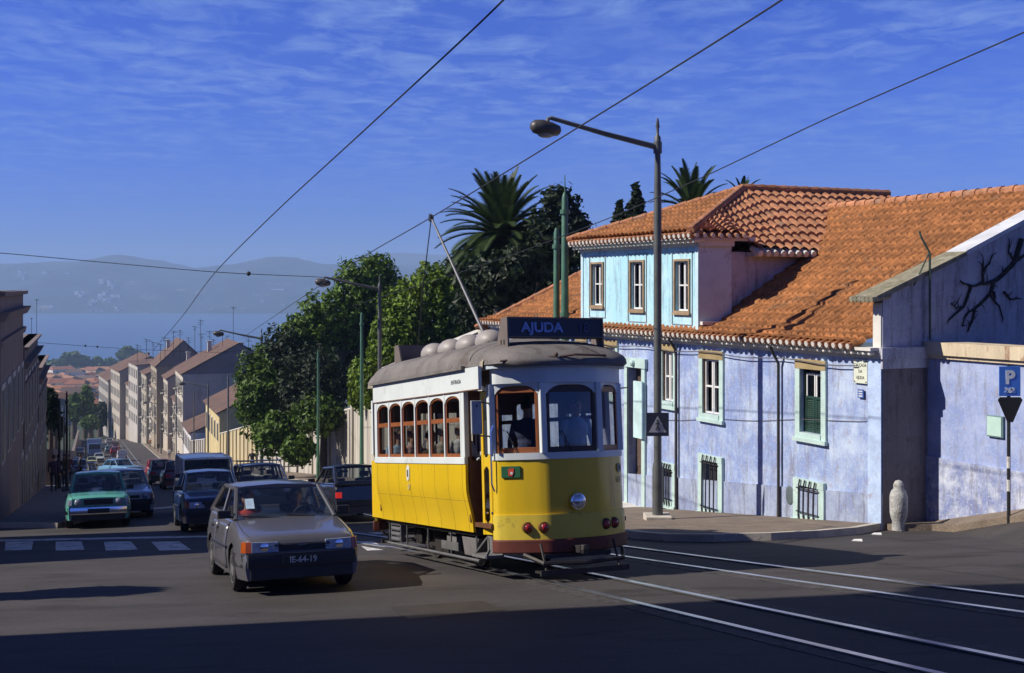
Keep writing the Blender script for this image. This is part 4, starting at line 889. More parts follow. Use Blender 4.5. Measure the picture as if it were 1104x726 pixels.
# saloon sides
XA, XB, HW_ = -1.09, -5.26, 1.17
prof = [(1.17, 1.57), (1.17, 1.30), (1.165, 1.18), (1.14, 1.05), (1.105, .9), (1.08, .76), (1.07, .62)]
for s in (-1, 1):
    m = MB(); m.loft([[(x, s * y, z) for y, z in prof] + [(x, s * (y - .04), z) for y, z in prof[::-1]] for x in (XA, XB)])
    m.build('side_panel', yel, tram, smooth=30)
    m = MB()
    for k in range(8):
        x = XA - .13 - k * .56
        m.loft([[(x + e, s * (y + .0015), z) for y, z in prof] for e in (-.006, .006)], closed=False)
    m.loft([[(x, s * (1.1415), z) for z in (1.052, 1.064)] for x in (XA, XB)], closed=False)
    sm_ = m.build('panel_seams', seam, tram)
    m = MB(); m.box((XB, s * 1.13, 1.57), (XA, s * 1.185, 1.67)); m.build('belt_rail', twh, tram, bevel=.008)
    m = MB(); m.box((XB - .05, s * 1.13, 2.60), (XA + (.58 if s < 0 else .0), s * 1.18, 2.915)); m.build('letterboard', twh, tram)
    m = MB(); m.box((XB - .05, s * 1.12, 2.592), (XA + .55, s * 1.192, 2.606)); m.build('letterboard_bead', mat('bead_brown', (.2, .12, .08), .6), tram)
    # corner posts of the saloon
    m = MB(); m.box((XA - .12, s * 1.10, 1.67), (XA, s * 1.176, 2.6)); m.build('corner_post', twh, tram, bevel=.008)
    m = MB(); m.box((XB, s * 1.10, 1.67), (XB + .1, s * 1.176, 2.6)); m.build('corner_post', twh, tram, bevel=.008)
    bay = (XA - .14 - (XB + .12)) / 6
    for k in range(7):
        x = XB + .12 + bay * k; m = MB(); m.box((x - .02, s * 1.12, 1.66), (x + .02, s * 1.178, 2.6)); m.build('window_post', twh, tram, bevel=.006)
    for k in range(6):
        x0, x1 = XB + .12 + bay * k + .02, XB + .12 + bay * (k + 1) - .02; m = MB(); n_ = 14; ring = []
        for i in range(n_ + 1):
            f = i / n_; zl = 2.44 + .11 * math.sqrt(max(0, 1 - (2*f-1)**2)); x = x0 + (x1 - x0) * f; ring.append([(x, s*1.12, zl), (x, s*1.12, 2.61), (x, s*1.168, 2.61), (x, s*1.168, zl)])
        m.loft(ring); hd = m.build('window_head', twh, tram)
        m = MB(); fw = .028
        m.box((x0, s*1.115, 1.67), (x0 + fw, s*1.15, 2.5)); m.box((x1 - fw, s*1.115, 1.67), (x1, s*1.15, 2.5)); m.box((x0 + fw, s*1.115, 1.67), (x1 - fw, s*1.15, 1.72)); m.box((x0 + fw, s*1.11, 2.17), (x1 - fw, s*1.155, 2.235))
        ring = []
        for i in range(n_ + 1):
            f = i / n_; zl = 2.41 + .11 * math.sqrt(max(0, 1 - (2*f-1)**2)); x = x0 + (x1 - x0) * f; ring.append([(x, s*1.115, zl), (x, s*1.115, zl + .05), (x, s*1.15, zl + .05), (x, s*1.15, zl)])
        m.loft(ring); wn = m.build('window', wood, tram)
        m = MB(); m.quad((x0, s*1.13, 1.7), (x1, s*1.13, 1.7), (x1, s*1.13, 2.54), (x0, s*1.13, 2.54)); m.build('pane', tgl, wn)
    # platform side: door leaves (street side) or plain panel
    if s < 0:
        for (xa, ya), (xb, yb) in (((-.52, -.985), (-.68, -.93)), ((-.70, -.93), (-.88, -1.0))):
            d = Vector((xb - xa, yb - ya)); L_ = d.length; d.normalize(); nr = Vector((-d.y, d.x)); nr = nr if nr.y < 0 else -nr
            Md = Matrix(((d.x, 0, nr.x, xa), (d.y, 0, nr.y, ya), (0, 1, 0, .60), (0, 0, 0, 1)))
            m = MB(); m.X = Md; fw = L_ * .24
            m.box((0, 0, -.015), (fw, 1.98, .015)); m.box((L_ - fw, 0, -.015), (L_, 1.98, .015))
            for z0, z1 in ((0, .16), (.93, 1.06), (1.9, 1.98)): m.box((fw, z0, -.013), (L_ - fw, z1, .013))
            for zz in (.16, .93, 1.06, 1.9):
                sg = 1 if zz in (.16, 1.06) else -1
                for e in (fw, L_ - fw): sx_ = 1 if e == fw else -1; m.slab([(e, zz, -.012), (e + sx_ * .035, zz, -.012), (e, zz + sg * .05, -.012)], (0, 0, .024))
            dl = m.build('door_leaf', yel, tram, bevel=.004)
            m = MB(); m.X = Md; m.quad((fw, .1, 0), (L_ - fw, .1, 0), (L_ - fw, .95, 0), (fw, .95, 0)); m.quad((fw, 1.05, 0), (L_ - fw, 1.05, 0), (L_ - fw, 1.92, 0), (fw, 1.92, 0)); m.build('pane', tgl, dl)
            m = MB(); m.X = Md; m.ball((L_/2, .30, .02), .022); m.build('handle', chrome, dl)
        m = MB(); m.box((-1.05, -1.12, .30), (-.52, -.86, .34)); m.box((-1.05, -.88, .34), (-.52, -.86, .60)); m.tube([(-1.0, -1.1, .33), (-1.0, -.9, .55)], .015, 5); m.tube([(-.56, -1.12, .30), (-.50, -1.08, .42)], .02, 5); m.build('step_board', mat('step_grey', (.16, .16, .16), .6, .3, 6), tram)
        m = MB(); m.tube([(-.46, -1.0, 1.2), (-.46, -1.04, 1.3), (-.46, -1.04, 2.0), (-.46, -1.0, 2.1)], .012, 5); m.build('grab_rail', chrome, tram)
    else:
        m = MB(); band(m, [(-.5, .99), (-.8, 1.03), (-1.09, 1.06)][::1], .62, 1.62); m.build('platform_side', yel, tram); m = MB(); m.box((-1.05, .98, 2.55), (-.5, 1.03, 2.9)); m.build('header', twh, tram)
    m = MB(); m.box((-5.95, s * .96, .62), (-5.24, s * 1.02, 1.6)); m.build('rear_platform_side', yel, tram)
# roof: lofted canvas deck with rounded ends
def roofring(x, hw, rise, base=2.93, n_=18):
    r_ = []
    for i in range(n_ + 1):
        a = math.pi * i / n_; c, s_ = math.cos(a), math.sin(a)
        r_.append((x, -hw * (abs(c) ** .85) * (1 if c > 0 else -1), base + rise * s_ ** .75))
    return r_ + [(x, hw * .95, base - .04), (x, -hw * .95, base - .04)]
xsr = [.15, .13, .06, -.06, -.2, -.42, -.65, -.95, -1.15, -3.2, -5.2, -5.5, -5.8, -6.1, -6.3, -6.42, -6.48]
hwr = [.25, .50, .72, .90, 1.0, 1.08, 1.12, 1.16, 1.22, 1.22, 1.22, 1.15, 1.1, 1.0, .8, .55, .3]
rsr = [.02, .05, .11, .18, .24, .31, .36, .40, .43, .44, .43, .38, .32, .23, .14, .07, .02]
m = MB(); m.loft([roofring(x, h, r_) for x, h, r_ in zip(xsr, hwr, rsr)]); m.build('roof', roofm, tram, smooth=45)
m = MB(); gut = [(-s, -y) for y, s in PL[::-1]] + [(-s, y) for y, s in PL[1:]]
band(m, [(x + .06, y * 1.05) for x, y in gut], 2.87, 2.925, off=.02, th=.1); m.build('front_gutter', mat('gutter_blue_white', (.55, .62, .68), .45, .1, 3), tram, smooth=50)
for x in [-.9 - k * .62 for k in range(8)]:
    m = MB(); rr_ = roofring(x, 1.205 if x > -5.2 else 1.14, .452)[1:18]; m.loft([[(px_ + e, y, z) for px_, y, z in rr_] for e in (-.012, .012)], closed=False); m.build('roof_seam', mat('roof_seam_dark', (.10, .085, .075), .9), tram)
for s in (.0,): m = MB(); m.box((-4.9, s - .05, 3.40), (-1.5, s - .01, 3.42)); m.box((-4.9, s + .01, 3.40), (-1.5, s + .05, 3.42)); [m.box((-1.6 - k * .8, s - .05, 3.33), (-1.56 - k * .8, s + .05, 3.401)) for k in range(5)]; m.build('roof_walkway', mat('walkway_wood', (.16, .13, .11), .9, .3, 6), tram)
for s in (-1, 1): m = MB(); m.box((XB - .1, s * 1.18, 2.9), (-1.0, s * 1.235, 2.95)); m.build('gutter', roofm, tram)
m = MB(); m.tube([(-.15, -1.0, 2.96), (.0, -.72, 2.985), (.1, -.3, 3.0)], .014, 5); m.build('drip_rail', mat('dark_rust', (.10, .05, .04), .7), tram)
m = MB(); m.tube([(.10, -.22, 3.0), (.14, 0, 3.03), (.10, .5, 3.02)], .016, 5); m.ball((.12, -.28, 3.03), .03); m.build('drip_rail', mat('dark_rust', (.10, .05, .04)), tram)
m = MB(); m.tube([(-2.35, -1.0, 3.16), (-1.7, -.95, 3.2), (-1.1, -.9, 3.19), (-.7, -.92, 3.10)], .012, 5); m.tube([(-2.6, -1.12, 3.02), (-2.3, -.95, 3.17), (-2.1, -.6, 3.33), (-1.6, -.5, 3.38)], .016, 5); m.build('roof_cable', darkmetal, tram)
for k, x in enumerate((-1.75, -2.55, -3.35, -4.15)):
    m = MB(); m.ball((x, -.46, 3.36), (.29, .22, .19), 16, 10); m.build('roof_vent', mat('vent_grey', (.34, .31, .29), .5, .12, 3), tram, smooth=80)
    m = MB(); m.ball((x, .46, 3.36), (.29, .22, .19), 16, 10); m.build('roof_vent', MATS['vent_grey'], tram, smooth=80)
for x, sg in ((-.42, 1), (-5.35, -1)):
    m = MB(); z0, z1, dp = 3.17, 3.60, .38
    m.hexa([(x - dp*sg, -.76, 3.24), (x, -.76, z0 - .12), (x, -.735, z0 - .12), (x - dp*sg, -.735, 3.24)], [(x - dp*.55*sg, -.76, z1), (x, -.76, z1), (x, -.735, z1), (x - dp*.55*sg, -.735, z1)])
    m.hexa([(x - dp*sg, .735, 3.24), (x, .735, z0 - .12), (x, .76, z0 - .12), (x - dp*sg, .76, 3.24)], [(x - dp*.55*sg, .735, z1), (x, .735, z1), (x, .76, z1), (x - dp*.55*sg, .76, z1)])
    m.box((min(x, x - .2*sg), -.735, z1 - .025), (max(x, x - .2*sg), .735, z1)); m.box((min(x, x-.2*sg), -.735, 3.31), (max(x, x-.2*sg), .735, 3.33)); m.box((min(x-.2*sg, x-.18*sg), -.735, 3.33), (max(x-.2*sg, x-.18*sg), .735, 3.58))
    db = m.build('destination_box', mat('box_brown', (.16, .13, .115), .7, .15, 5), tram)
    m = MB(); xx = x - .01 * sg; m.box((min(xx, xx-.03*sg), -.735, 3.325), (max(xx, xx-.03*sg), .735, 3.58)); m.build('sign_face', mat('sign_black', (.012, .012, .022), .35), db)
    if sg > 0:
        Ms = Matrix(((0, 0, 1, x + .001), (1, 0, 0, -.22), (0, 1, 0, 3.45), (0, 0, 0, 1)))
        text('lettering', 'AJUDA', .19, mat('sign_letter', (.22, .33, .72), .5), db, Ms, bold=.006, xs=1.12)
        Ms = Matrix(((0, 0, 1, x + .001), (1, 0, 0, .43), (0, 1, 0, 3.45), (0, 0, 0, 1)))
        text('lettering', '18', .19, mat('sign_letter_dim', (.05, .08, .19), .5), db, Ms)
    for k in (0, 1): m = MB(); m.box((x - (.12 + k*.1)*sg - .02, -.763, 3.22), (x - (.12 + k*.1)*sg + .02, -.759, 3.29)); m.build('fixing_hole', blackm, db)
Me = Matrix(((1, 0, 0, -1.35), (0, 0, -1, -1.181), (0, 1, 0, 2.74), (0, 0, 0, 1)))
text('lettering', 'ENTRADA', .085, mat('letter_grey', (.12, .12, .14), .6), tram, Me)
m = MB(); m.loft([[(-3.55 + .075*math.cos(a), -1.176, 1.42 + .13*math.sin(a)) for a in [2*math.pi*k/16 for k in range(16)]], [(-3.55 + .07*math.cos(a), -1.181, 1.42 + .125*math.sin(a)) for a in [2*math.pi*k/16 for k in range(16)]]]); em = m.build('emblem', twh, tram)
m = MB(); m.box((-3.585, -1.184, 1.36), (-3.515, -1.181, 1.47)); m.build('emblem_mark', mat('mark_olive', (.16, .13, .04), .6), em)
text('fleet_number', '57', .12, mat('number_cream', (.72, .66, .40), .5), tram, Matrix(((1, 0, 0, -3.5), (0, 0, -1, -1.178), (0, 1, 0, 1.20), (0, 0, 0, 1))))
# mirror
m = MB(); m.tube([(-.50, -1.02, 2.40), (-.44, -1.22, 2.42), (-.42, -1.26, 2.35)], .012, 5); m.tube([(-.50, -1.02, 1.95), (-.44, -1.2, 1.96)], .012, 5); mr_ = m.build('mirror_arm', darkmetal, tram)
m = MB(); m.box((-.46, -1.33, 1.98), (-.42, -1.17, 2.44)); mi_ = m.build('mirror', mat('mirror_shell', (.42, .44, .46), .4), mr_, bevel=.01)
# inside: floor, bulkheads, benches, ceiling
m = MB(); m.box((-5.3, -1.05, .70), (-.5, 1.05, .76)); m.build('floor', wood2, tram)
for x in (XA - .04, XB + .04):
    m = MB()
    for s in (-1, 1): m.box((x - .02, s*.34, .76), (x + .02, s*1.1, 1.62)); m.box((x - .02, s*.34, .76), (x + .02, s*.40, 2.6)); m.box((x - .02, s*.72, 1.62), (x + .02, s*.76, 2.3)); m.box((x - .02, s*1.06, 1.62), (x + .02, s*1.1, 2.6)); m.box((x-.02, s*.4, 2.25), (x+.02, s*1.06, 2.6))
    m.box((x - .02, -.34, 2.4), (x + .02, .34, 2.6)); m.build('bulkhead', wood2, tram)
m = MB(); m.loft([[(x, y * .95, z - .06) for x, y, z in roofring(x0, 1.18, .40)[:19]] for x0 in (-.5, -5.8)], closed=False); m.build('ceiling', mat('ceiling_cream', (.35, .30, .22), .7), tram)
for k in range(4):
    for s in (-1, 1):
        x = -1.75 - k * .82; m = MB(); m.box((x - .22, s * .48, 1.14), (x + .2, s * 1.06, 1.20)); m.hexa([(x-.24, s*.48, 1.2), (x-.19, s*.48, 1.2), (x-.19, s*1.06, 1.2), (x-.24, s*1.06, 1.2)], [(x-.31, s*.48, 1.66), (x-.27, s*.48, 1.66), (x-.27, s*1.06, 1.66), (x-.31, s*1.06, 1.66)]); m.box((x-.15, s*.5, .76), (x+.12, s*.56, 1.14)); m.build('bench', wood, tram, bevel=.01)
# truck
for x in (-2.25, -4.15):
    for s in (-1, 1):
        m = MB(); m.lathe([(.10, -.06), (.30, -.05), (.33, -.045), (.36, -.045), (.36, .02), (.40, .03), (.40, .055), (.1, .055)], c=(x, s * .48, .365), axis='y', n=24); m.build('wheel', mat('wheel_steel', (.12, .11, .10), .45, .2, 6, metal=.6), tram, smooth=40)
        m = MB(); m.box((x - .13, s * .62, .27), (x + .13, s * .80, .50)); m.tube([(x - .3, s*.72, .30), (x - .3, s*.72, .56)], .055, 8); m.tube([(x + .3, s*.72, .30), (x + .3, s*.72, .56)], .055, 8); m.build('axle_box', und, tram, bevel=.02)
for s in (-1, 1):
    m = MB(); m.box((-4.85, s * .68, .50), (-1.55, s * .74, .60)); m.box((-4.6, s * .69, .24), (-1.85, s * .73, .30)); m.tube([(-4.7, s*.71, .55), (-4.2, s*.71, .62), (-3.2, s*.71, .50), (-2.2, s*.71, .62), (-1.6, s*.71, .55)], .025, 6); m.box((-3.5, s*.66, .18), (-2.9, s*.76, .42)); m.build('truck_frame', und, tram, bevel=.008)
    m = MB(); m.tube([(-1.1, s * .98, .22), (-5.2, s * .98, .22)], .022, 6); [m.tube([(x, s * .98, .22), (x, s * .98, .62)], .014, 5) for x in (-1.2, -2.2, -3.2, -4.2, -5.1)]; m.box((-2.6, s*.97, .3), (-1.9, s*.99, .42)); m.build('lifeguard_rail', mat('rail_grey', (.13, .13, .13), .5, .3, 5), tram)
m = MB(); m.box((-5.2, -1.0, .56), (-1.15, 1.0, .66)); m.build('underframe', und, tram)
m = MB(); [m.tube([(-5.0, -.96, .30 + k * .085), (-4.55, -.96, .30 + k * .085)], .033, 8) for k in range(4)]; m.box((-5.03, -.98, .26), (-5.0, -.9, .62)); m.box((-4.55, -.98, .26), (-4.52, -.9, .62)); m.build('resistor_bank', mat('resistor_grey', (.25, .25, .26), .4, .2, 6, metal=.5), tram)
m = MB(); m.hexa([(-1.75, -.95, .26), (-1.35, -.95, .26), (-1.35, -.75, .26), (-1.75, -.75, .26)], [(-1.85, -.95, .52), (-1.2, -.95, .52), (-1.2, -.75, .52), (-1.85, -.75, .52)]); m.box((-2.6, -.9, .28), (-2.2, -.8, .5)); m.build('sand_box', mat('sandbox_grey', (.16, .15, .15), .6, .2, 4), tram, bevel=.01)
# trolley pole, in world coordinates from roof pivot to the wire
Mi = tram.matrix_world.inverted() if False else None
bpy.context.view_layer.update(); Mi = tram.matrix_world.inverted()
tip = Mi @ at(465, 235, 21.4); base_ = Vector((-3.0, 0, 3.55))
m = MB(); m.lathe([(.22, 3.36), (.2, 3.42), (.09, 3.46), (.08, 3.58)], c=(-3.0, 0, 0), n=12); m.box((-3.1, -.3, 3.36), (-2.3, -.26, 3.40)); m.box((-3.1, .26, 3.36), (-2.3, .3, 3.40)); m.tube([(-3.0, -.05, 3.5), (-2.55, -.05, 3.46)], .04, 6); m.tube([(-3.0, .05, 3.5), (-2.55, .05, 3.46)], .04, 6); tb_ = m.build('trolley_base', darkmetal, tram)
m = MB(); m.tube([base_, tip], [.03, .018], 8); m.build('trolley_pole', mat('pole_alloy', (.16, .16, .17), .5, .15, 4, metal=.2), tram, smooth=60)
m = MB(); d = (tip - base_).normalized(); m.lathe([(.05, -.02), (.03, 0), (.05, .02)], c=tuple(tip + d * .04), axis='y', n=12); m.box(tuple(tip - Vector((.06, .03, .06))), tuple(tip + Vector((.04, .03, .04)))); m.build('trolley_wheel', darkmetal, tram)
m = MB(); rp = [tip + Vector((-.02, 0, -.05)), tip.lerp(Vector((-5.9, -.1, 3.3)), .45) + Vector((-.15, 0, .0)), Vector((-5.95, -.15, 3.2))]; m.tube(rp, .010, 5); m.build('trolley_rope', wirem, tram)
# people on board (each of their own)
def intram(x, y, z, yaw=0): return tram.matrix_world @ Matrix.Translation((x, y, z)) @ Matrix.Rotation(yaw, 4, 'Z')
person('sit', intram(-2.02, -.86, .88, .0), 'passenger in white shirt leaning an arm at the fifth tram side window', (.75, .75, .72), (.08, .08, .12), (.45, .42, .40), True)
person('sit', intram(-2.75, -.86, .84, 0), 'grey haired passenger in beige top at a middle tram side window', (.52, .45, .38), (.1, .08, .08), (.35, .33, .3), True)
person('sit', intram(-4.2, -.86, .82, .2), 'passenger in pale pink blouse at the second tram side window from the rear', (.66, .42, .36), (.1, .08, .08), (.12, .06, .03), True)
person('sit', intram(-5.0+.05, -.84, .82, 0), 'passenger in light blue shirt at the rearmost tram side window', (.35, .48, .62), (.08, .08, .1))
person('sit', intram(-3.5, -.80, .74, -.2), 'passenger in dark brown jacket with face in shade inside the tram', (.10, .06, .04), (.05, .05, .05))
person('stand', intram(-.98, .55, .73, 0), 'tram driver in pale blue shirt standing behind the front window', (.42, .58, .78), (.06, .08, .16))
person('stand', intram(-.9, -.28, .73, 2.6), 'standing passenger in navy jacket seen through the tram windscreen', (.05, .06, .13), (.05, .05, .06))
# ------------------------------------------------------------------ cars
rubber = mat('tyre_rubber', (.02, .02, .02), .8, .2, 8); rimm = mat('rim_silver', (.45, .45, .46), .3, .15, 6, metal=.7)
trim = mat('black_trim', (.02, .02, .022), .5, .2, 6); seatm = mat('seat_cloth', (.05, .05, .06), .9, .2, 6); amber = mat('amber_lens', (.38, .075, .006), .2, .1, 8, coat=.5)
cgl = glass('car_glass', (.66, .70, .72), .06, .22); hlg = mat('headlamp_glass', (.30, .34, .42), .08, .3, 22, metal=.0, coat=1.0); taill = mat('tail_lens', (.30, .01, .01), .2, .1, 8, coat=.5)
brake = mat('lit_brake_lens', (.6, .02, .02), .2, .1, 8, emit=(1, .05, .03, .35)); platew = mat('plate_dark', (.02, .02, .02), .5); platel = mat('plate_silver', (.6, .6, .58), .4)
STY = dict(
 hatch=dict(L=4.05, W=1.64, top=[(2.02,.56),(2.0,.66),(1.93,.725),(1.4,.80),(.80,.90),(-1.0,.93),(-1.92,.95),(-1.99,.80),(-2.02,.55)], cab=[(.80,.90),(.12,1.345),(-1.15,1.36),(-1.93,.95)], wx=(1.24,-1.16), lo=.20, pill=[-.42]),
 sedan=dict(L=4.2, W=1.60, top=[(2.08,.52),(2.08,.74),(2.02,.79),(1.3,.83),(.72,.88),(-1.15,.92),(-1.3,.90),(-2.03,.86),(-2.09,.78),(-2.1,.5)], cab=[(.72,.88),(.18,1.36),(-.85,1.37),(-1.38,.91)], wx=(1.3,-1.12), lo=.22, pill=[-.35]),
 van=dict(L=4.0, W=1.68, top=[(2.0,.50),(1.97,.80),(1.8,.95),(1.25,1.08),(-1.95,1.10),(-2.0,.5)], cab=[(1.25,1.08),(.70,1.66),(-1.90,1.80),(-1.96,1.10)], wx=(1.2,-1.2), lo=.24, pill=[.0]),
 small=dict(L=3.6, W=1.54, top=[(1.8,.52),(1.78,.70),(1.7,.76),(1.1,.84),(.68,.90),(-1.2,.92),(-1.74,.92),(-1.79,.78),(-1.8,.5)], cab=[(.68,.90),(.12,1.34),(-1.1,1.37),(-1.74,.92)], wx=(1.12,-1.12), lo=.2, pill=[-.35]),
 wagon=dict(L=4.2, W=1.62, top=[(2.1,.52),(2.08,.72),(2.0,.78),(1.3,.84),(.75,.90),(-2.0,.93),(-2.08,.78),(-2.1,.5)], cab=[(.75,.90),(.15,1.38),(-1.7,1.40),(-2.02,.93)], wx=(1.28,-1.2), lo=.2, pill=[-.4,-1.15]))
def hwid(S, x):
    h = S['L'] / 2; e = abs(x) / h; return S['W'] / 2 * (1 - .10 * max(0, (e - .72) / .28) ** 2 - .015 * e)
def sec_y(f):        # relative half-width by height fraction from sill to shoulder
    return lerp_table([(0, .955), (.12, .975), (.45, 1.0), (.62, .995), (.85, .965), (1.0, .92)], f)
def side(S, x, z, out=0.0):
    zt = lerp_table(sorted(S['top']), x); zl = S['lo']; return hwid(S, x) * sec_y(max(0, min(1, (z - zl) / (zt - .02 - zl)))) + out
def car(style, label, cat, X, Y, fx, fy, paint_, detail=2, name='parked_car', group=None, rear_lit=False, roof_rack=False, twotone=None, plate=None, tilt=True, mirrors=True, tagc=None, lamps='rect'):
    S = STY[style]; t = thing(name, label, cat, group=group); stand(t, X, Y, fx, fy)
    raw = sorted(S['top']); e_ = S['L'] / 2
    top = [(raw[0][0], raw[0][1])] + [(x, sum(lerp_table(raw, max(-e_ + .01, min(e_ - .01, x + d))) for d in (-.09, -.05, 0, .05, .09)) / 5) for x in [(-e_ + .03) + (2 * e_ - .06) * k / 44 for k in range(45)]] + [(raw[-1][0], raw[-1][1])]; h = S['L'] / 2; rw_ = .30; Rr = .345
    xs_ = sorted({round(v, 4) for v in [p[0] for p in top] + [h * k / 16 for k in range(-15, 16)] + [w_ + Rr * math.cos(math.pi * k / 8) for w_ in S['wx'] for k in range(9)]})
    rings = []
    def zlow(x):
        for w_ in S['wx']:
            if abs(x - w_) < Rr: return max(S['lo'], .29 + math.sqrt(max(0, Rr**2 - (x - w_)**2)))
        return S['lo']
    fr = [0, .12, .3, .45, .62, .78, .9, 1.0]
    for x in xs_:
        zt = lerp_table(top, x); zl = min(zlow(x), zt - .08); hw = hwid(S, x); half = []
        for f in fr:
            z = zl + (zt - .02 - zl) * f; ff = (z - S['lo']) / max(.01, (zt - .02 - S['lo'])); half.append((hw * sec_y(max(0, min(1, ff))), z))
        cab0, cab1 = S['cab'][0][0], S['cab'][3][0]
        half += [(hw * .86, zt + .004), (hw * .5, zt + .022), (0, zt + .03)]
        rings.append([(x, -y, z) for y, z in half] + [(x, y, z) for y, z in half[-2::-1]])
    m = MB(); m.loft(rings, closed=False)
    for r in (rings[0], rings[-1]): m.add(r, [tuple(range(len(r)))])
    body = m.build('body', paint_, t, smooth=50)
    m = MB(); m.box((-h + .12, -S['W']/2 + .24, .2), (h - .12, S['W']/2 - .24, .62)); m.box((min(S['wx']) + Rr + .02, -S['W']/2 + .07, .2), (max(S['wx']) - Rr - .02, S['W']/2 - .07, .45)); m.build('underbody', blackm, t)
    # greenhouse
    (ax, az), (bx_, bz), (cx_, cz_), (dx, dz) = S['cab']; wb = S['W'] / 2 - .10; wt = S['W'] / 2 - .235
    if style == 'van': wt = S['W'] / 2 - .16
    def yy(z): f = (z - az) / (bz - az); return wb + (wt - wb) * max(0, min(1, f))
    A = [Vector((ax, s * (wb - .03), az)) for s in (-1, 1)]; Bq = [Vector((bx_, s * wt, bz - .03)) for s in (-1, 1)]; Cq = [Vector((cx_, s * (wt - .01), cz_ - .03)) for s in (-1, 1)]; Dq = [Vector((dx, s * (wb - .04), dz)) for s in (-1, 1)]
    m = MB()
    for s in (0, 1):
        for p, q, w_ in ((A[s], Bq[s], .032), (Dq[s], Cq[s], .05 if style != 'van' else .07)):
            m.tube([p, q], w_, 6)
        m.tube([Bq[s], Cq[s]], .035, 6); m.tube([A[s] + Vector((-.02, 0, .02)), Dq[s] + Vector((.02, 0, .02))], .03, 6)
        for px_ in S['pill']:
            z0 = lerp_table(top, px_) ; sg = (-1, 1)[s]; zt_ = lerp_table([(cx_, cz_), (bx_, bz)], px_) - .03; m.tube([(px_ + .03, sg * (wb - .015), z0), (px_, sg * wt, zt_)], .03, 6)
    m.tube([Bq[0], Bq[1]], .03, 6); m.tube([Cq[0], Cq[1]], .035, 6); m.tube([Dq[0], Dq[1]], .035, 6)
    m.build('pillars', paint_, t, smooth=50)
    m = MB(); rr = []
    for i in range(9):
        f = i / 8; x = bx_ + .03 + (cx_ - bx_ - .06) * f; z = bz + (cz_ - bz) * f + .035 * math.sin(math.pi * f); rr.append([(x, -(wt + .015), z - .035), (x, -(wt * .8), z + .0), (x, 0, z + .022), (x, wt * .8, z + .0), (x, wt + .015, z - .035), (x, wt - .05, z - .05), (x, -(wt - .05), z - .05)])
    m.loft(rr); rf = m.build('roof', twotone or paint_, t, smooth=40)
    if tagc: pass
    def pane_(name_, P, out): m_ = MB(); m_.quad(*[Vector(p) + Vector(out) for p in P]); return m_.build(name_, cgl, t)
    pane_('windscreen', [A[0], A[1], Bq[1], Bq[0]], (.012, 0, .01)); 
    if style == 'van' : m = MB(); m.quad(Dq[0], Dq[1], Cq[1], Cq[0]); m.build('rear_door', paint_, t)
    else: pane_('rear_window', [Dq[1], Dq[0], Cq[0], Cq[1]], (-.012, 0, .01))
    cuts = [ax - .05] + S['pill'] + [dx + .05]
    for s in (0, 1):
        sg = (-1, 1)[s]
        for k in range(len(cuts) - 1):
            x0, x1 = cuts[k], cuts[k + 1]; tx0 = bx_ if k == 0 else x0; tx1 = cx_ if k == len(cuts) - 2 else x1
            zt0 = lerp_table([(cx_, cz_), (bx_, bz)], tx0) - .03; zt1 = lerp_table([(cx_, cz_), (bx_, bz)], tx1) - .03
            P = [(x0, sg * (wb - .02), lerp_table(top, x0)), (x1, sg * (wb - .02), lerp_table(top, x1)), (tx1, sg * wt, zt1), (tx0, sg * wt, zt0)]
            if style == 'van' and k == 1: m_ = MB(); m_.quad(*P); m_.build('side_panel', paint_, t)
            else: m_ = MB(); m_.quad(*P); m_.build('side_window', cgl, t)
    # wheels
    for w_ in S['wx']:
        for sg in (-1, 1):
            y = sg * (S['W'] / 2 - .115)
            m = MB(); m.lathe([(.19, -.085), (.27, -.088), (.292, -.06), (.296, 0), (.292, .06), (.27, .088), (.19, .085)], c=(w_, y, .295), axis='y', n=22); wh = m.build('wheel', rubber, t, smooth=50)
            if detail >= 1:
                m = MB(); m.lathe([(.195, sg*.07), (.185, sg*.088), (.12, sg*.075), (.06, sg*.095), (0, sg*.098)], c=(w_, y, .295), axis='y', n=20)
                if detail > 1:
                    m.mi = 1
                    for k in range(12):
                        a = 2*math.pi*k/12; m.ball((w_ + .15*math.cos(a), y + sg*.084, .295 + .15*math.sin(a)), (.018, .006, .018), 6, 4)
                m.build('rim', [rimm, trim], wh, smooth=40)
    fz = S['top'][1][1]
    def bumper(sg, z0, z1, mtl, nm):
        m = MB(); hw = hwid(S, sg * h) ; P = [(sg*(h - .55), hwid(S, sg*(h-.55)) + .012), (sg*(h - .12), hw + .03), (sg*(h + .02), hw - .03), (sg*(h + .06), hw*.5), (sg*(h + .07), 0)]
        P = P + [(x, -y) for x, y in P[-2::-1]]; rg = []
        for i, p in enumerate(P):
            a, c = P[max(i-1, 0)], P[min(i+1, len(P)-1)]; d = Vector((c[0]-a[0], c[1]-a[1])).normalized(); nr = Vector((d.y, -d.x)) * sg * -1; q = Vector(p) - nr * -.07 * 1
            q = Vector(p) + (Vector((0, 0)) - Vector(p)).normalized() * .07
            rg.append([(p[0], p[1], z0), (p[0] + sg*.01, p[1], (z0+z1)/2), (p[0], p[1], z1), (q.x, q.y, z1), (q.x, q.y, z0)])
        m.loft(rg); return m.build(nm, mtl, t, smooth=50)
    chr_ = style == 'sedan'
    bumper(1, .36, .53, chrome if chr_ else trim, 'bumper'); bumper(-1, .38, .54, chrome if chr_ else trim, 'bumper')
    if detail >= 1:
        m = MB(); x = h + .005; hw = hwid(S, h); m.box((h - .1, -hw + .06, .20), (h + .015, hw - .06, .37)); m.build('front_valance', trim, t, bevel=.01)
    # lamps
    xf = h - .01; hw = hwid(S, h); z0, z1 = fz - .155, fz - .01
    if style == 'hatch': z0, z1 = .545, .685
    gx = xf + .012
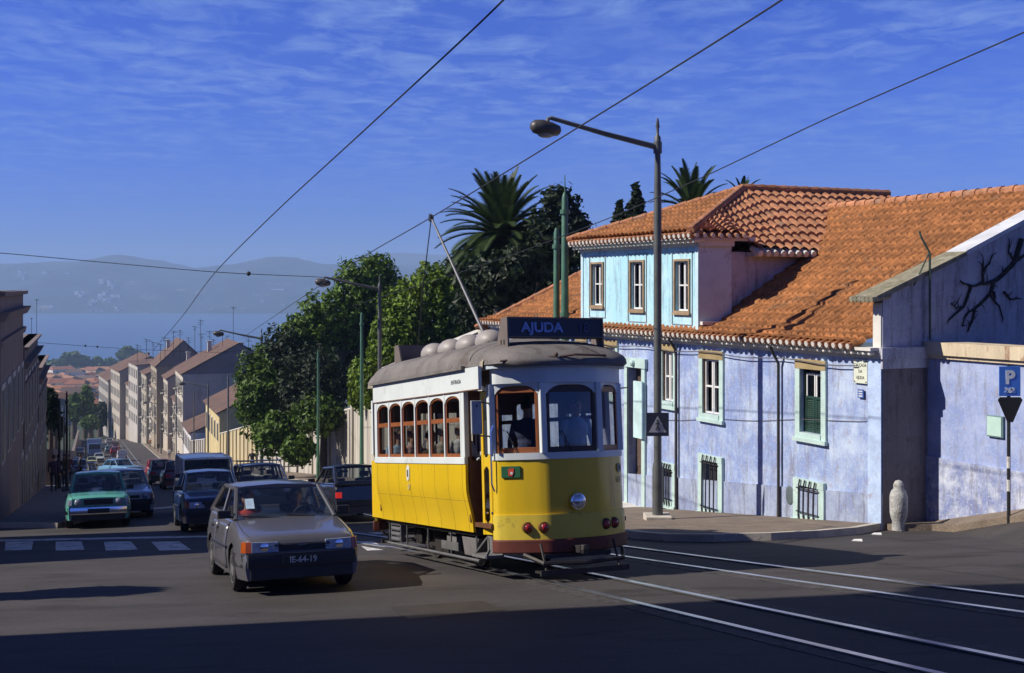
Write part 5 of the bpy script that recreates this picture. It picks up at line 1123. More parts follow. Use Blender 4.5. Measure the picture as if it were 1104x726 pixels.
    m = MB(); m.box((xf - .06, -hw + .36, z0 + .01), (gx, hw - .36, z1 - (.0 if style != 'hatch' else .05))); [m.box((gx, -hw + .37, z0 + .02 + k*.025), (gx + .006, hw - .37, z0 + .028 + k*.025)) for k in range(4)]
    m.build('grille', trim, t)
    for sg in (-1, 1):
        if lamps == 'round':
            m = MB(); m.lathe([(.088, -.05), (.09, .012), (.07, .03), (0, .04)], c=(xf, sg * (hw - .22), (z0 + z1) / 2), axis='x', n=16); hl = m.build('headlight', hlg, t, smooth=50)
        else:
            m = MB(); y0, y1 = sg * (hw - .075), sg * (hw - .42); k_ = .0
            m.hexa([(xf - .10, y0, z0), (xf - .08, y1, z0), (gx + .014, y1, z0), (gx + .01 - k_, y0, z0)], [(xf - .12, y0, z1), (xf - .10, y1, z1), (gx - .008, y1, z1 - .01), (gx - k_ - .016, y0, z1)]); hl = m.build('headlight', hlg, t, bevel=.008)
            if detail > 1:
                m = MB(); m.lathe([(.055, -.02), (.055, .004), (.02, .012)], c=(gx + .006, sg * (hw - .24), (z0 + z1) / 2), axis='x', n=16); m.build('bulb_bowl', chrome, hl, smooth=50)
        m = MB(); y0, y1 = sg * (hw + .0), sg * (hw - .075); yb_ = sg * (hwid(S, xf - .16) * .985 + .012); y0 = sg * (hw + .006); m.hexa([(xf - .16, yb_, z0), (xf - .1, y1, z0), (gx + .008, y1, z0), (gx - .012, y0, z0)], [(xf - .17, yb_ - sg * .012, z1), (xf - .12, y1, z1), (gx - .018, y1, z1), (gx - .04, y0 - sg * .012, z1)]); m.build('indicator', amber if style != 'sedan' else hlg, t, bevel=.005)
        xr = -h; hr = hwid(S, -h); zt_ = lerp_table(top, -h + .02)
        m = MB(); tw_ = .17 if rear_lit else .28; m.box((xr - .02, min(sg*(hr - .02), sg*(hr - tw_)), .60), (xr + .10, max(sg*(hr - .02), sg*(hr - tw_)), .74)); m.build('tail_light', brake if rear_lit else taill, t, bevel=.008)
    if detail >= 1 and mirrors:
        for sg in (-1, 1):
            m = MB(); m.box((ax - .16, min(sg*(wb + .02), sg*(wb + .2)), az + .03), (ax - .08, max(sg*(wb + .02), sg*(wb + .2)), az + .14)); m.tube([(ax - .14, sg * (wb - .03), az + .03), (ax - .12, sg * (wb + .06), az + .07)], .02, 5); m.build('wing_mirror', trim, t, bevel=.015)
    # cabin: seats, wheel, dash
    m = MB()
    for sy in (-.36, .36):
        m.box((-.35, sy - .24, .45), (.15, sy + .24, .62)); m.hexa([(-.42, sy-.24, .6), (-.3, sy-.24, .6), (-.3, sy+.24, .6), (-.42, sy+.24, .6)], [(-.62, sy-.22, 1.05), (-.5, sy-.22, 1.05), (-.5, sy+.22, 1.05), (-.62, sy+.22, 1.05)]); m.box((-.64, sy - .12, 1.08), (-.54, sy + .12, 1.22))
    if style != 'van': m.hexa([(-1.25, -.6, .55), (-1.05, -.6, .55), (-1.05, .6, .55), (-1.25, .6, .55)], [(-1.35, -.55, 1.0), (-1.25, -.55, 1.0), (-1.25, .55, 1.0), (-1.35, .55, 1.0)])
    m.build('seats', seatm, t, bevel=.03)
    m = MB(); m.box((ax - .42, -wb + .08, .6), (ax - .06, wb - .08, az - .0)); m.build('dashboard', trim, t, bevel=.03)
    if detail >= 1:
        m = MB(); Mw = Matrix.Translation((.34, .36, .90)) @ Matrix.Rotation(R(-62), 4, 'Y'); m.X = Mw; pts = [(.18*math.cos(2*math.pi*k/16), .18*math.sin(2*math.pi*k/16), 0) for k in range(17)]; m.tube(pts, .013, 6); m.box((-.17, -.015, -.01), (.17, .015, .01)); m.build('steering_wheel', trim, t)
        m = MB(); m.box((bx_ + .04, -.11, bz - .16), (bx_ + .06, .11, bz - .10)); m.tube([(bx_ + .04, 0, bz - .1), (bx_, 0, bz - .05)], .01, 5); m.build('inside_mirror', trim, t)
    if detail > 1:
        # doors, shut lines, side strip, wipers, plate
        for sg in (-1, 1):
            for x0, x1 in ((.74, S['pill'][0]), (S['pill'][0] - .02, -1.02 if style != 'small' else -.9)):
                if style in ('small', 'van') and x0 < 0: continue
                n_ = 8; rg = []
                xa = lambda x: x
                zs_ = [.26 + (az - .05 - .26) * k / n_ for k in range(n_ + 1)]
                for k, z in enumerate(zs_):
                    xe = x1
                    for w_ in S['wx']:
                        if x1 < 0 and w_ < 0: xe = max(x1, w_ + math.sqrt(max(0, (Rr + .04)**2 - (z - .29)**2)) if abs(z - .29) < Rr + .04 else x1)
                    rg.append([(x0 + (xe - x0) * j / 4, sg * side(S, x0 + (xe - x0) * j / 4, z, .006), z) for j in range(5)])
                m = MB(); m.loft(rg, closed=False)
                for a, c in ((rg[0], 0), (rg[-1], 0)): pass
                dn = m.build('door', paint_, t, smooth=40)
                so_ = dn.modifiers.new('th', 'SOLIDIFY'); so_.thickness = .012; so_.offset = 0
                m = MB(); hx = x1 + .14; yh = side(S, hx, az - .12, .012); m.box((hx - .01, min(sg*yh, sg*(yh + .02)), az - .15), (hx + .12, max(sg*yh, sg*(yh + .02)), az - .115)); m.build('handle', trim, dn, bevel=.004)
                m = MB()
                for xx in (x0 + .008, x1 - .008):
                    m.loft([[(xx + e, sg * side(S, xx, z, .0025), z) for z in zs_ if abs(xx - S['wx'][1]) > Rr + .01 or z > .66] for e in (-.006, .006)], closed=False)
                m.build('shut_line', blackm, dn)
            m = MB(); P = [(x, sg * side(S, x, .56, .016), .56) for x in [S['wx'][0] - Rr - .03 - (S['wx'][0] - S['wx'][1] - 2*Rr - .06) * k / 10 for k in range(11)]]; m.tube(P, .016, 5); m.build('side_strip', trim if not chr_ else chrome, t)
        m = MB()
        for y0, y1 in ((.5, .02), (-.1, -.58)):
            f = .13; p0 = Vector((ax + .03, y0 * .8, az + .015)); p1 = Vector((ax - .05, y1, az + .05)); m.tube([p0, p1], .009, 5)
        m.build('wiper', trim, t)
        m = MB(); m.hexa([(1.15, -.62, .0), (1.15, .62, .0), (1.16, .62, 0), (1.16, -.62, 0)], [(1.15, -.62, .001), (1.15, .62, .001), (1.16, .62, .001), (1.16, -.62, .001)]) if False else None
        # bonnet shut line
        P = [];
        for sg in (-1, 1): m = MB(); m.tube([(x, sg * hwid(S, x) * .845, lerp_table(top, x) + .006) for x in [ax + .02 + (h - .1 - ax) * k / 8 for k in range(9)]], .006, 4); m.build('bonnet_line', blackm, t)
    m = MB(); m.box((h + .065, -.26, .385), (h + .085, .26, .50)); pl_ = m.build('number_plate', platew, t)
    m = MB(); m.box((-h - .085, -.26, .40), (-h - .065, .26, .51)); m.build('number_plate', platew, t)
    if plate: text('lettering', plate, .105, platel, pl_, Matrix(((0, 0, 1, h + .086), (1, 0, 0, 0), (0, 1, 0, .443), (0, 0, 0, 1))), bold=.002)
    if roof_rack:
        m = MB()
        for x in (-.1, -.95): m.tube([(x, -.62, 1.50), (x, .62, 1.50)], .02, 6); [m.tube([(x, y, 1.34), (x, y, 1.5)], .014, 5) for y in (-.6, .6)]
        for y in (-.6, -.2, .2, .6): m.tube([(-1.0, y, 1.52), (.0, y, 1.52)], .014, 5)
        m.build('roof_rack', mat('rack_steel', (.3, .3, .32), .3, .1, 5, metal=.8), t)
    return t
def cp(name, col, rough=.32, metal=.0): return mat(name, col, rough, .06, 1.2, metal=metal, coat=.6, dirt=tuple(c * .7 for c in col), dscale=5, dth=.66)
silver = cp('grey_car_paint', (.14, .137, .152), .36, .35); 
UPD = (.352, -.936)     # heading up the street
def onroad(px, py): return gp(px, py)
# grey hatchback in front
gd = Vector((.35, -.937)).normalized(); gf = Vector(gp(326, 640)); gc = gf - gd * 2.0
car1 = car('hatch', 'dusty grey five door hatchback with orange indicators, nearest car, left of the tram', 'car', gc.x, gc.y, gd.x, gd.y, silver, name='moving_car', plate='IE-64-19')
bpy.context.view_layer.update()
def incar(c, x, y, z, yaw=0): return c.matrix_world @ Matrix.Translation((x, y, z)) @ Matrix.Rotation(yaw, 4, 'Z')
person('carsit', incar(car1, -.30, .36, -.04), 'driver in dark clothes at the wheel of the grey hatchback', (.04, .04, .05), (.04, .04, .05))
person('carsit', incar(car1, -.26, -.36, -.05), 'passenger in bright red top in the grey hatchback', (.75, .08, .04), (.1, .05, .05), (.25, .08, .03), True)
m = MB(); M_ = car1.matrix_world
m.quad(*[Vector(p) for p in ((.60, -.52, 1.045), (.60, -.40, 1.045), (.40, -.39, 1.175), (.40, -.51, 1.175))]); st_ = m.build('windscreen_sticker', mat('sticker_blue_white', (.45, .60, .75), .6), car1)
m = MB(); m.box((2.02, -.06, .615), (2.03, .06, .64)); m.build('badge', chrome, car1)
# green sedan and the car behind it, on the left
def place(px_, py_, L, d=UPD): v = Vector(d).normalized(); f = Vector(gp(px_, py_)); return f - v * L / 2
c = place(106, 570, 4.2, (.34, -.94)); car('sedan', 'old mint green sedan with chrome bumper parked at the left kerb', 'car', c.x, c.y, .34, -.94, cp('mint_green_paint', (.12, .42, .34), .3), lamps='round')
c = place(136, 559, 4.0, (.36, -.93)); car('hatch', 'silver blue hatchback half hidden behind the mint green sedan', 'car', c.x, c.y, .36, -.93, cp('silver_blue_paint', (.46, .52, .58), .3, .2), lamps='round')
c = place(233, 573, 3.6, (.33, -.94)); car('small', 'dark navy car with black front just behind the grey hatchback', 'car', c.x, c.y, .33, -.94, cp('deep_blue_paint', (.012, .03, .10), .3), name='moving_car')
c = place(229, 560, 4.0, (.33, -.94)); v_ = car('van', 'white high roofed van directly behind the dark navy car', 'van', c.x - .35, c.y + 1.3, .33, -.94, cp('white_van_paint', (.80, .80, .79), .35), detail=1, name='moving_van'); v_.scale = (1.0, 1.0, .99)
c = place(284, 557, 4.0, (.33, -.94)); car('wagon', 'dark blue estate car with roof rack seen over the grey hatchback', 'car', c.x, c.y + 1.0, .33, -.94, cp('night_blue_paint', (.03, .05, .14), .3), detail=1, roof_rack=True, name='moving_car')
# dark hatchback going away, brake light lit
c = Vector(gp(392, 563)) + Vector((-.36, .93)) * 1.9; car('small', 'black hatchback with glowing red tail light driving off behind the tram', 'car', c.x, c.y, -.36, .93, cp('black_car_paint', (.02, .022, .03), .25), rear_lit=True, name='moving_car')
# cars further down: px, py (nearest wheel line), style, away?, colour, label
far = [(176, 523, 'small', 1, (.05, .06, .06), 'dark grey hatchback parked at the right kerb behind a red one', 'dark_grey_paint'),
       (172, 519, 'hatch', 1, (.30, .02, .02), 'dark red hatchback with lit tail light seen beyond the parked grey one', 'dark_red_paint'),
       (193, 528, 'small', 1, (.08, .015, .03), 'maroon small car parked just left of the white van', 'maroon_paint'),
       (146, 515, 'sedan', 0, (.16, .34, .52), 'light blue sedan angled out across the middle of the street', 'light_blue_paint'),
       (99, 503, 'sedan', 0, (.55, .56, .30), 'pale yellow car coming up the middle of the street', 'pale_yellow_paint'),
       (107, 499, 'hatch', 0, (.45, .48, .45), 'whitish car just behind the pale yellow one', 'whitish_paint'),
       (132, 498, 'van', 1, (.60, .60, .58), 'small white van driving down the street in the distance', 'off_white_paint'),
       (124, 491, 'hatch', 1, (.40, .03, .03), 'bright red car ahead of the distant white van', 'bright_red_paint'),
       (118, 489, 'hatch', 1, (.20, .32, .34), 'teal car parked beyond the bright red one', 'teal_paint'),
       (112, 486, 'hatch', 1, (.28, .30, .32), 'greyish car parked beyond the teal one', 'mid_grey_paint'),
       (85, 513, 'sedan', 0, (.10, .10, .12), 'charcoal car on the shaded left side next to walkers', 'charcoal_paint'),
       (80, 504, 'hatch', 0, (.55, .55, .52), 'cream car on the shaded left side beyond the charcoal one', 'cream_paint'),
       (76, 497, 'hatch', 0, (.10, .14, .20), 'navy car low on the shaded left side', 'navy_paint'),
       (92, 483, 'sedan', 1, (.08, .09, .12), 'dark saloon heading away beyond the beige car', 'dark_blue_grey_paint'),
       (118, 480, 'hatch', 1, (.50, .50, .48), 'pale car parked at the kerb where the street bends', 'pale_grey_paint'),
       (125, 484, 'sedan', 1, (.12, .05, .04), 'brown car parked on the sunny side beyond the teal one', 'brown_paint'),
       (86, 492, 'hatch', 0, (.45, .42, .38), 'beige car coming uphill at the far left lane', 'beige_paint')]
for px_, py_, sty, away, col_, lb, pn in far:
    v = Vector((-.332, .943)) if away else Vector((.332, -.943))
    if 'angled' in lb: v = Vector((.75, -.66)).normalized()
    f = Vector(gp(px_, py_))
    # sit on the true terrain along the same sight line
    u = (px_ - CX) / F; Yb = 40.0
    while Yb < 400 and EYE - (py_ - HY) / F * Yb > G(u * Yb, Yb): Yb += .5
    f = Vector((u * Yb, Yb)); c = f + (v if away else -v) * STY[sty]['L'] / 2
    car(sty, lb, 'car' if sty != 'van' else 'van', c.x, c.y, v.x, v.y, cp(pn, col_), detail=0, name='moving_car' if 'driving' in lb or 'coming' in lb else 'parked_car', rear_lit='lit tail' in lb, group='cars further down the street')
# distant lorry
u = (102 - CX) / F; Yb = 205; X_ = u * Yb; t = thing('lorry', 'blue grey box lorry far down the street', 'lorry', group=None); stand(t, X_, Yb, .332, -.943)
m = MB(); m.box((-3.4, -1.15, .8), (.9, 1.15, 3.1)); m.build('box_body', cp('lorry_blue', (.22, .28, .42)), t, bevel=.05)
m = MB(); m.hexa([(1.0, -1.05, .5), (2.4, -1.05, .5), (2.4, 1.05, .5), (1.0, 1.05, .5)], [(1.0, -1.0, 2.4), (2.1, -1.0, 2.4), (2.1, 1.0, 2.4), (1.0, 1.0, 2.4)]); cb_ = m.build('cab', cp('lorry_cab', (.16, .22, .36)), t, bevel=.06)
m = MB(); m.quad((2.34, -.9, 1.5), (2.34, .9, 1.5), (2.17, .86, 2.25), (2.17, -.86, 2.25)); m.build('windscreen', trim, cb_)
for x in (1.7, -2.3):
    for s in (-1, 1): m = MB(); m.lathe([(.3, -.12), (.46, -.12), (.46, .12), (.3, .12)], c=(x, s * .95, .46), axis='y', n=16); m.build('wheel', rubber, t)
m = MB(); m.box((-3.3, -.5, .5), (2.2, .5, .8)); m.build('chassis', blackm, t)
# ------------------------------------------------------------------ lamps, poles, wires, signs
def lamp(x, y, hh, arm, adir, label, r=.085, drop=.0, base=True, head=.62):
    z = G(x, y) + (.12 if base else 0); t = thing('street_lamp', label, 'street lamp', (x, y, z), 'street lamps with long arms')
    m = MB(); m.lathe([(r * 1.35, 0), (r * 1.35, 1.1), (r * 1.0, 1.25), (r, hh * .8), (r * .72, hh - .4)], n=14); m.lathe([(r*.72, hh - .4), (r * .8, hh - .38), (r*.8, hh - .1), (.03, hh - .05), (.03, hh + .08), (.045, hh + .12), (.02, hh + .3)], n=10); m.build('pole', polegrey, t, smooth=40)
    if base: m = MB(); m.box((-.28, -.28, -.14), (.28, .28, .10)); m.build('base', kerbm, t, bevel=.02)
    a = Vector((adir[0], adir[1], 0)).normalized(); e = a * arm
    m = MB(); m.tube([Vector((0, 0, hh - .32)), Vector((0, 0, hh - .32)) + a * arm * .5 + Vector((0, 0, arm * .10)), e + Vector((0, 0, hh - .28 + arm * .20)), e + a * .08 + Vector((0, 0, hh - .30 + arm * .20)), e + a*.06 + Vector((0, 0, hh - .42 + arm * .20))], [.065, .055, .045, .045, .04], 8)
    m.lathe([(r * 1.1, hh - .45), (r * 1.1, hh - .2)], n=10); m.build('arm', polegrey, t, smooth=50)
    c = e + a * .12 + Vector((0, 0, hh - .50 + arm * .20)); m = MB(); ang = math.atan2(a.y, a.x); m.X = Matrix.Translation(c) @ Matrix.Rotation(ang, 4, 'Z') @ Matrix.Rotation(R(-8), 4, 'Y')
    rg = [[(x_ * head, w_ * .5 * math.cos(q) * head, h_ * math.sin(q) * head * (1 if math.sin(q) > 0 else 1.0)) for q in [2*math.pi*k/14 for k in range(14)]] for x_, w_, h_ in ((-.52, .18, .08), (-.46, .42, .17), (-.2, .56, .24), (.15, .56, .27), (.42, .44, .22), (.54, .2, .10))]
    m.loft(rg); hd = m.build('lamp_head', lampshell, t, smooth=60)
    m = MB(); m.X = Matrix.Translation(c + Vector((0, 0, -.10))) @ Matrix.Rotation(ang, 4, 'Z'); m.ball((0, 0, -.02), (.30*head, .2*head, .13*head), 12, 8); m.build('diffuser', mat('lamp_bowl', (.30, .30, .28), .3, .1, 5), hd, smooth=80)
    return t
lx, ly = gp(709, 566); gz = G(lx, ly) + .12
Ht = (567 - 145) / F * ly
L1 = lamp(lx, ly, Ht - .1, 2.42, (-.93, -.30), 'tall street lamp on the corner sidewalk in front of the blue house')
# pedestrian sign on the lamp
zc = EYE - (458 - HY) / F * (ly - .2)
sg = thing('crossing_sign', 'square pedestrian crossing sign fixed to the corner lamp post', 'road sign', (lx - .02, ly - .15, zc))
m = MB(); m.box((-.24, -.015, -.25), (.24, 0, .25)); m.build('panel', mat('sign_blue_dark', (.03, .035, .06), .5, .2, 4), sg, bevel=.003)
m = MB(); m.slab([(-.19, -.019, -.17), (.19, -.019, -.17), (0, -.019, .18)], (0, .003, 0)); tr_ = m.build('triangle', mat('sign_white', (.42, .44, .46), .5, .1, 5), sg)
m = MB()
for pts, r_ in (([(0, -.022, .055), (.0, -.022, -.02)], .018), ([(0, -.022, -.02), (.045, -.022, -.12)], .011), ([(0, -.022, -.02), (-.04, -.022, -.12)], .011), ([(.0, -.022, .04), (.05, -.022, .0)], .008), ([(.0, -.022, .04), (-.045, -.022, .01)], .008)): m.tube(pts, r_, 6)
m.ball((.0, -.022, .085), (.02, .006, .022), 8, 6); m.build('walking_figure', blackm, tr_)
lamp(*lat(12.6, 52), 8.8, 2.3, (-.95, -.2), 'street lamp by the big leafy tree behind the tram', r=.09)
x_, y_ = (282 - CX) / F * 75, 75; lamp(x_, y_, 8.9, 2.5, (-.95, -.1), 'vine covered street lamp at the left edge of the big tree', r=.09)
def pole(px_, L_, ptop, label, r=.075, name='tram_pole', mtl=None, group='green tram wire poles', spike=False):
    u = (px_ - CX) / F; Y = L_ / (.352 + u) if isinstance(L_, (int, float)) else L_[0]
    X = u * Y; z = G(X, Y) + .1; H = EYE - (ptop - HY) / F * Y - z; t = thing(name, label, 'pole', (X, Y, z), group)
    m = MB(); m.lathe([(r * 1.5, 0), (r * 1.5, .9), (r * 1.15, 1.0), (r, H * .6), (r * .8, H - .15), (r*.4, H)] + ([(.02, H + .02), (.012, H + .5)] if spike else []), n=10); m.build('shaft', mtl or polegreen, t, smooth=40)
    for q_ in (H * .6, H - .6): m = MB(); m.lathe([(r * 1.25, q_), (r * 1.25, q_ + .12)], n=10); m.build('collar', mtl or polegreen, t)
    return t
pole(609, (34.0,), 208, 'taller of the twin green poles beside the house roof', .11, spike=True)
pole(600, (35.2,), 246, 'shorter of the twin green poles beside the house roof', .10)
pole(390, 12.7, 337, 'bright green pole in front of the pale garden wall', .085)
pole(343, 12.7, 377, 'slim green pole standing against the big tree', .07)
pole(246, 12.7, 404, 'dark pole by the yellow walled house', .09, mtl=polegrey)
lamp(*lat(12.5, 125), 8.6, 2.6, (-.95, 0), 'distant street lamp in front of the grey gabled house', r=.09)
for px_, pt in ((209, 421), (190, 418), (167, 428), (155, 430)): pole(px_, 12.7, pt, 'thin distant pole in the row along the sunny houses', .08, mtl=polegrey, group='distant poles along the sunny side')
lamp(*lat(12.5, 205), 8.8, 2.6, (-.95, 0), 'small far street lamp before the stepped row of houses', r=.09)
for px_, Yp, pt in ((72, 60, 422), (64, 62, 430), (69, 84, 436), (61, 90, 440), (75, 120, 444), (92, 150, 455)):
    pole(px_, (Yp,), pt, 'dark slim pole in the row on the shaded left sidewalk', .06, mtl=darkmetal, group='poles on the shaded left sidewalk')

# overhead wires
def wire(label, pts, r=.012, name='overhead_wire', insul=()):
    P = [at(*p) for p in pts]; t = thing(name, label, 'wire', P[0])
    if pts[0][1] < 60: P.insert(0, P[0] + (P[0] - P[1]).normalized() * 14)
    m = MB(); Q = []
    for i in range(len(P) - 1):
        p0, p1, p2, p3 = [P[min(max(j, 0), len(P) - 1)] for j in (i - 1, i, i + 1, i + 2)]
        t0 = (p2 - p0) * (.5 * min(1, (p2 - p1).length / max(.1, (p1 - p0).length))) if i else (p2 - p1); t1 = (p3 - p1) * (.5 * min(1, (p2 - p1).length / max(.1, (p3 - p2).length))) if i < len(P) - 2 else (p2 - p1)
        for k in range(10): t_ = k / 10; Q.append((2*t_**3 - 3*t_**2 + 1) * p1 + (t_**3 - 2*t_**2 + t_) * t0 + (3*t_**2 - 2*t_**3) * p2 + (t_**3 - t_**2) * t1)
    Q.append(P[-1]); m.tube(Q, r, 5); m.build('cable', wirem, t, world=True)
    if insul:
        m = MB()
        for p in insul: q = at(*p); m.ball(q, (.055, .055, .055), 8, 6)
        m.build('insulator', darkmetal, t, world=True)
wire('overhead wire the trolley pole touches', [(900, -48, 9.9), (843, 0, 11.2), (600, 152, 15.9), (465, 234.5, 21.4), (400, 272, 27), (330, 318, 40), (262, 364, 62)], .010)
wire('overhead wire crossing the sky left of the tram', [(600, -72, 10.0), (543, 0, 11.1), (400, 134, 15), (300, 226, 20), (232, 294, 27.5), (196, 342, 38), (165, 378, 52)], .010)
wire('thin wire slanting down to the palm tree', [(1160, 8, 11.8), (1104, 35, 12.6), (900, 124, 16), (760, 190, 19), (645, 240, 23), (520, 286, 29), (380, 330, 40)], .009)
wire('nearly level span wire across the left sky', [(-60, 270, 26), (0, 273, 26.5), (100, 282, 27.2), (232, 293.5, 27.5), (345, 299, 32), (372, 302, 38), (406, 312, 52)], .008, insul=[(268, 295.2, 29)])
wire('lower span wire between left roofs and street poles', [(40, 369.5, 57), (150, 377, 60), (240, 380, 62), (282, 372, 75)], .009, insul=[(92, 373, 58.4), (105, 374, 58.8)])
# little bird like insulator on the span wire above the second lamp
# parking sign and the back of a give way sign on one post
Yp = 20.9; Xp = (1087.5 - CX) / F * Yp; zb_ = EYE - (558 - HY) / F * Yp; px = thing('sign_post', 'slim post carrying a blue parking sign and a triangular sign seen from behind', 'road sign', (Xp, Yp, G(Xp, Yp)))
def zz_(py): return EYE - (py - HY) / F * Yp - G(Xp, Yp)
m = MB(); m.tube([(0, 0, -.1), (0, 0, zz_(393))], .033, 8); m.build('post', darkmetal, px)
m = MB(); m.mi = 0; s_ = Yp / F
m.box((-11.5 * s_, -.05, zz_(427)), (11.5 * s_, -.035, zz_(395))); bl_ = m.build('parking_panel', mat('sign_blue', (.05, .20, .70), .4, .05, 5), px, bevel=.004)
text('lettering', 'P', .32, mat('sign_letter_white', (.75, .8, .82), .5), bl_, Matrix(((1, 0, 0, 0), (0, 0, -1, -.052), (0, 1, 0, zz_(407.5)), (0, 0, 0, 1))), bold=.012)
text('lettering', '363', .12, MATS['sign_letter_white'], bl_, Matrix(((1, 0, 0, 0), (0, 0, -1, -.052), (0, 1, 0, zz_(421)), (0, 0, 0, 1))), bold=.006)
m = MB(); za, zc_ = zz_(428), zz_(455); w_ = 13.5 * s_
tri = [(-w_ + .04, za), (w_ - .04, za), (w_, za - .05), (w_ - .02, za - .09), (.05, zc_ - .0), (-.05, zc_ - .0), (-w_ + .02, za - .09), (-w_, za - .05)]
m.slab([(x, -.055, z) for x, z in tri], (0, -.012, 0)); m.build('give_way_back', blackm, px, bevel=.004)
m = MB(); m.tube([(0, -.0, 0 + .55), (0, 0, .75)], .036, 8); m.tube([(0, 0, .95), (0, 0, 1.15)], .036, 8); m.build('reflective_band', lime, px)

# ------------------------------------------------------------------ walls and houses down the sunny side
pw = mat('pale_garden_wall', (.52, .48, .40), .9, .18, .7, dirt=(.26, .23, .20), dscale=1.2, dth=.5, stretch=(2.5, 2.5, .12), fine=.12)
def lwall(name, label, L0, Y0, L1_, Y1, h0, h1, mtl, th=.4, pil=None, cap=True):
    a, c = Vector(lat(L0, Y0)), Vector(lat(L1_, Y1)); d = (c - a).normalized(); n_ = Vector((d.y, -d.x)); n_ = n_ if n_.x > 0 else -n_
    t = thing(name, label, 'wall', (a.x, a.y, G(a.x, a.y))); m = MB(); k = max(1, int((c - a).length / 6)); rg = []
    for i in range(k + 1):
        p = a.lerp(c, i / k); z = G(p.x, p.y); h = h0 + (h1 - h0) * i / k; q = p + n_ * th; rg.append([(p.x, p.y, z - .5), (p.x, p.y, z + h), (q.x, q.y, z + h), (q.x, q.y, z - .5)])
    m.loft(rg); m.build('wall', mtl, t, world=True)
    if cap:
        m = MB(); m.loft([[(r_[1][0] - n_.x*.07, r_[1][1] - n_.y*.07, r_[1][2]), (r_[1][0] - n_.x*.07, r_[1][1] - n_.y*.07, r_[1][2] + .1), (r_[2][0] + n_.x*.07, r_[2][1] + n_.y*.07, r_[2][2] + .1), (r_[2][0] + n_.x*.07, r_[2][1] + n_.y*.07, r_[2][2])] for r_ in rg]); m.build('coping', lime, t, world=True)
    if pil:
        j = 0; D_ = (c - a).length
        while j * pil < D_:
            p = a + d * (j * pil); z = G(p.x, p.y); h = h0 + (h1 - h0) * j * pil / D_; o1 = p - n_ * .12; m = MB()
            q1, q2 = o1 + d * .5, p + d * .5; m.hexa([(o1.x, o1.y, z - .5), (q1.x, q1.y, z - .5), (q2.x, q2.y, z - .5), (p.x, p.y, z - .5)], [(o1.x, o1.y, z + h), (q1.x, q1.y, z + h), (q2.x, q2.y, z + h), (p.x, p.y, z + h)]); m.build('pilaster', mtl, t, world=True); j += 1
    return t
lwall('garden_wall', 'tall streaked cream garden wall right behind the tram', 13.2, 40, 14.6, 67, 5.6, 5.4, pw, pil=9)
lwall('garden_wall', 'lower streaked garden wall under the big overhanging tree', 14.7, 67.2, 14.7, 104, 3.9, 3.4, pw, pil=6)
lwall('garden_wall', 'yellowish garden wall with slim piers beyond the big tree', 14.7, 104.5, 14.7, 134, 4.0, 3.6, mat('yellow_wall', (.58, .48, .27), .9, .15, .8, dirt=(.34, .29, .20), dscale=1.5, dth=.52, stretch=(2, 2, .2)), pil=3)
lwall('garden_wall', 'pale garden wall with close set piers beyond the small white house', 14.7, 150.5, 14.7, 171, 3.2, 3.2, pw, pil=3)
rf_far = mat('far_roof_tile', (.15, .085, .06), .9, .3, .6, dirt=(.10, .075, .065), dscale=1.2, dth=.5, fine=.2); gablem = mat('gable_grey', (.27, .22, .21), .95, .15, .3, dirt=(.20, .18, .19), dscale=.5, dth=.5, fine=.1)
winf = mat('far_window', (.05, .05, .06), .4, .1, 3); trimw = mat('far_trim', (.55, .52, .45), .9, .1, 3); balc = mat('balcony_iron', (.05, .05, .05), .6)
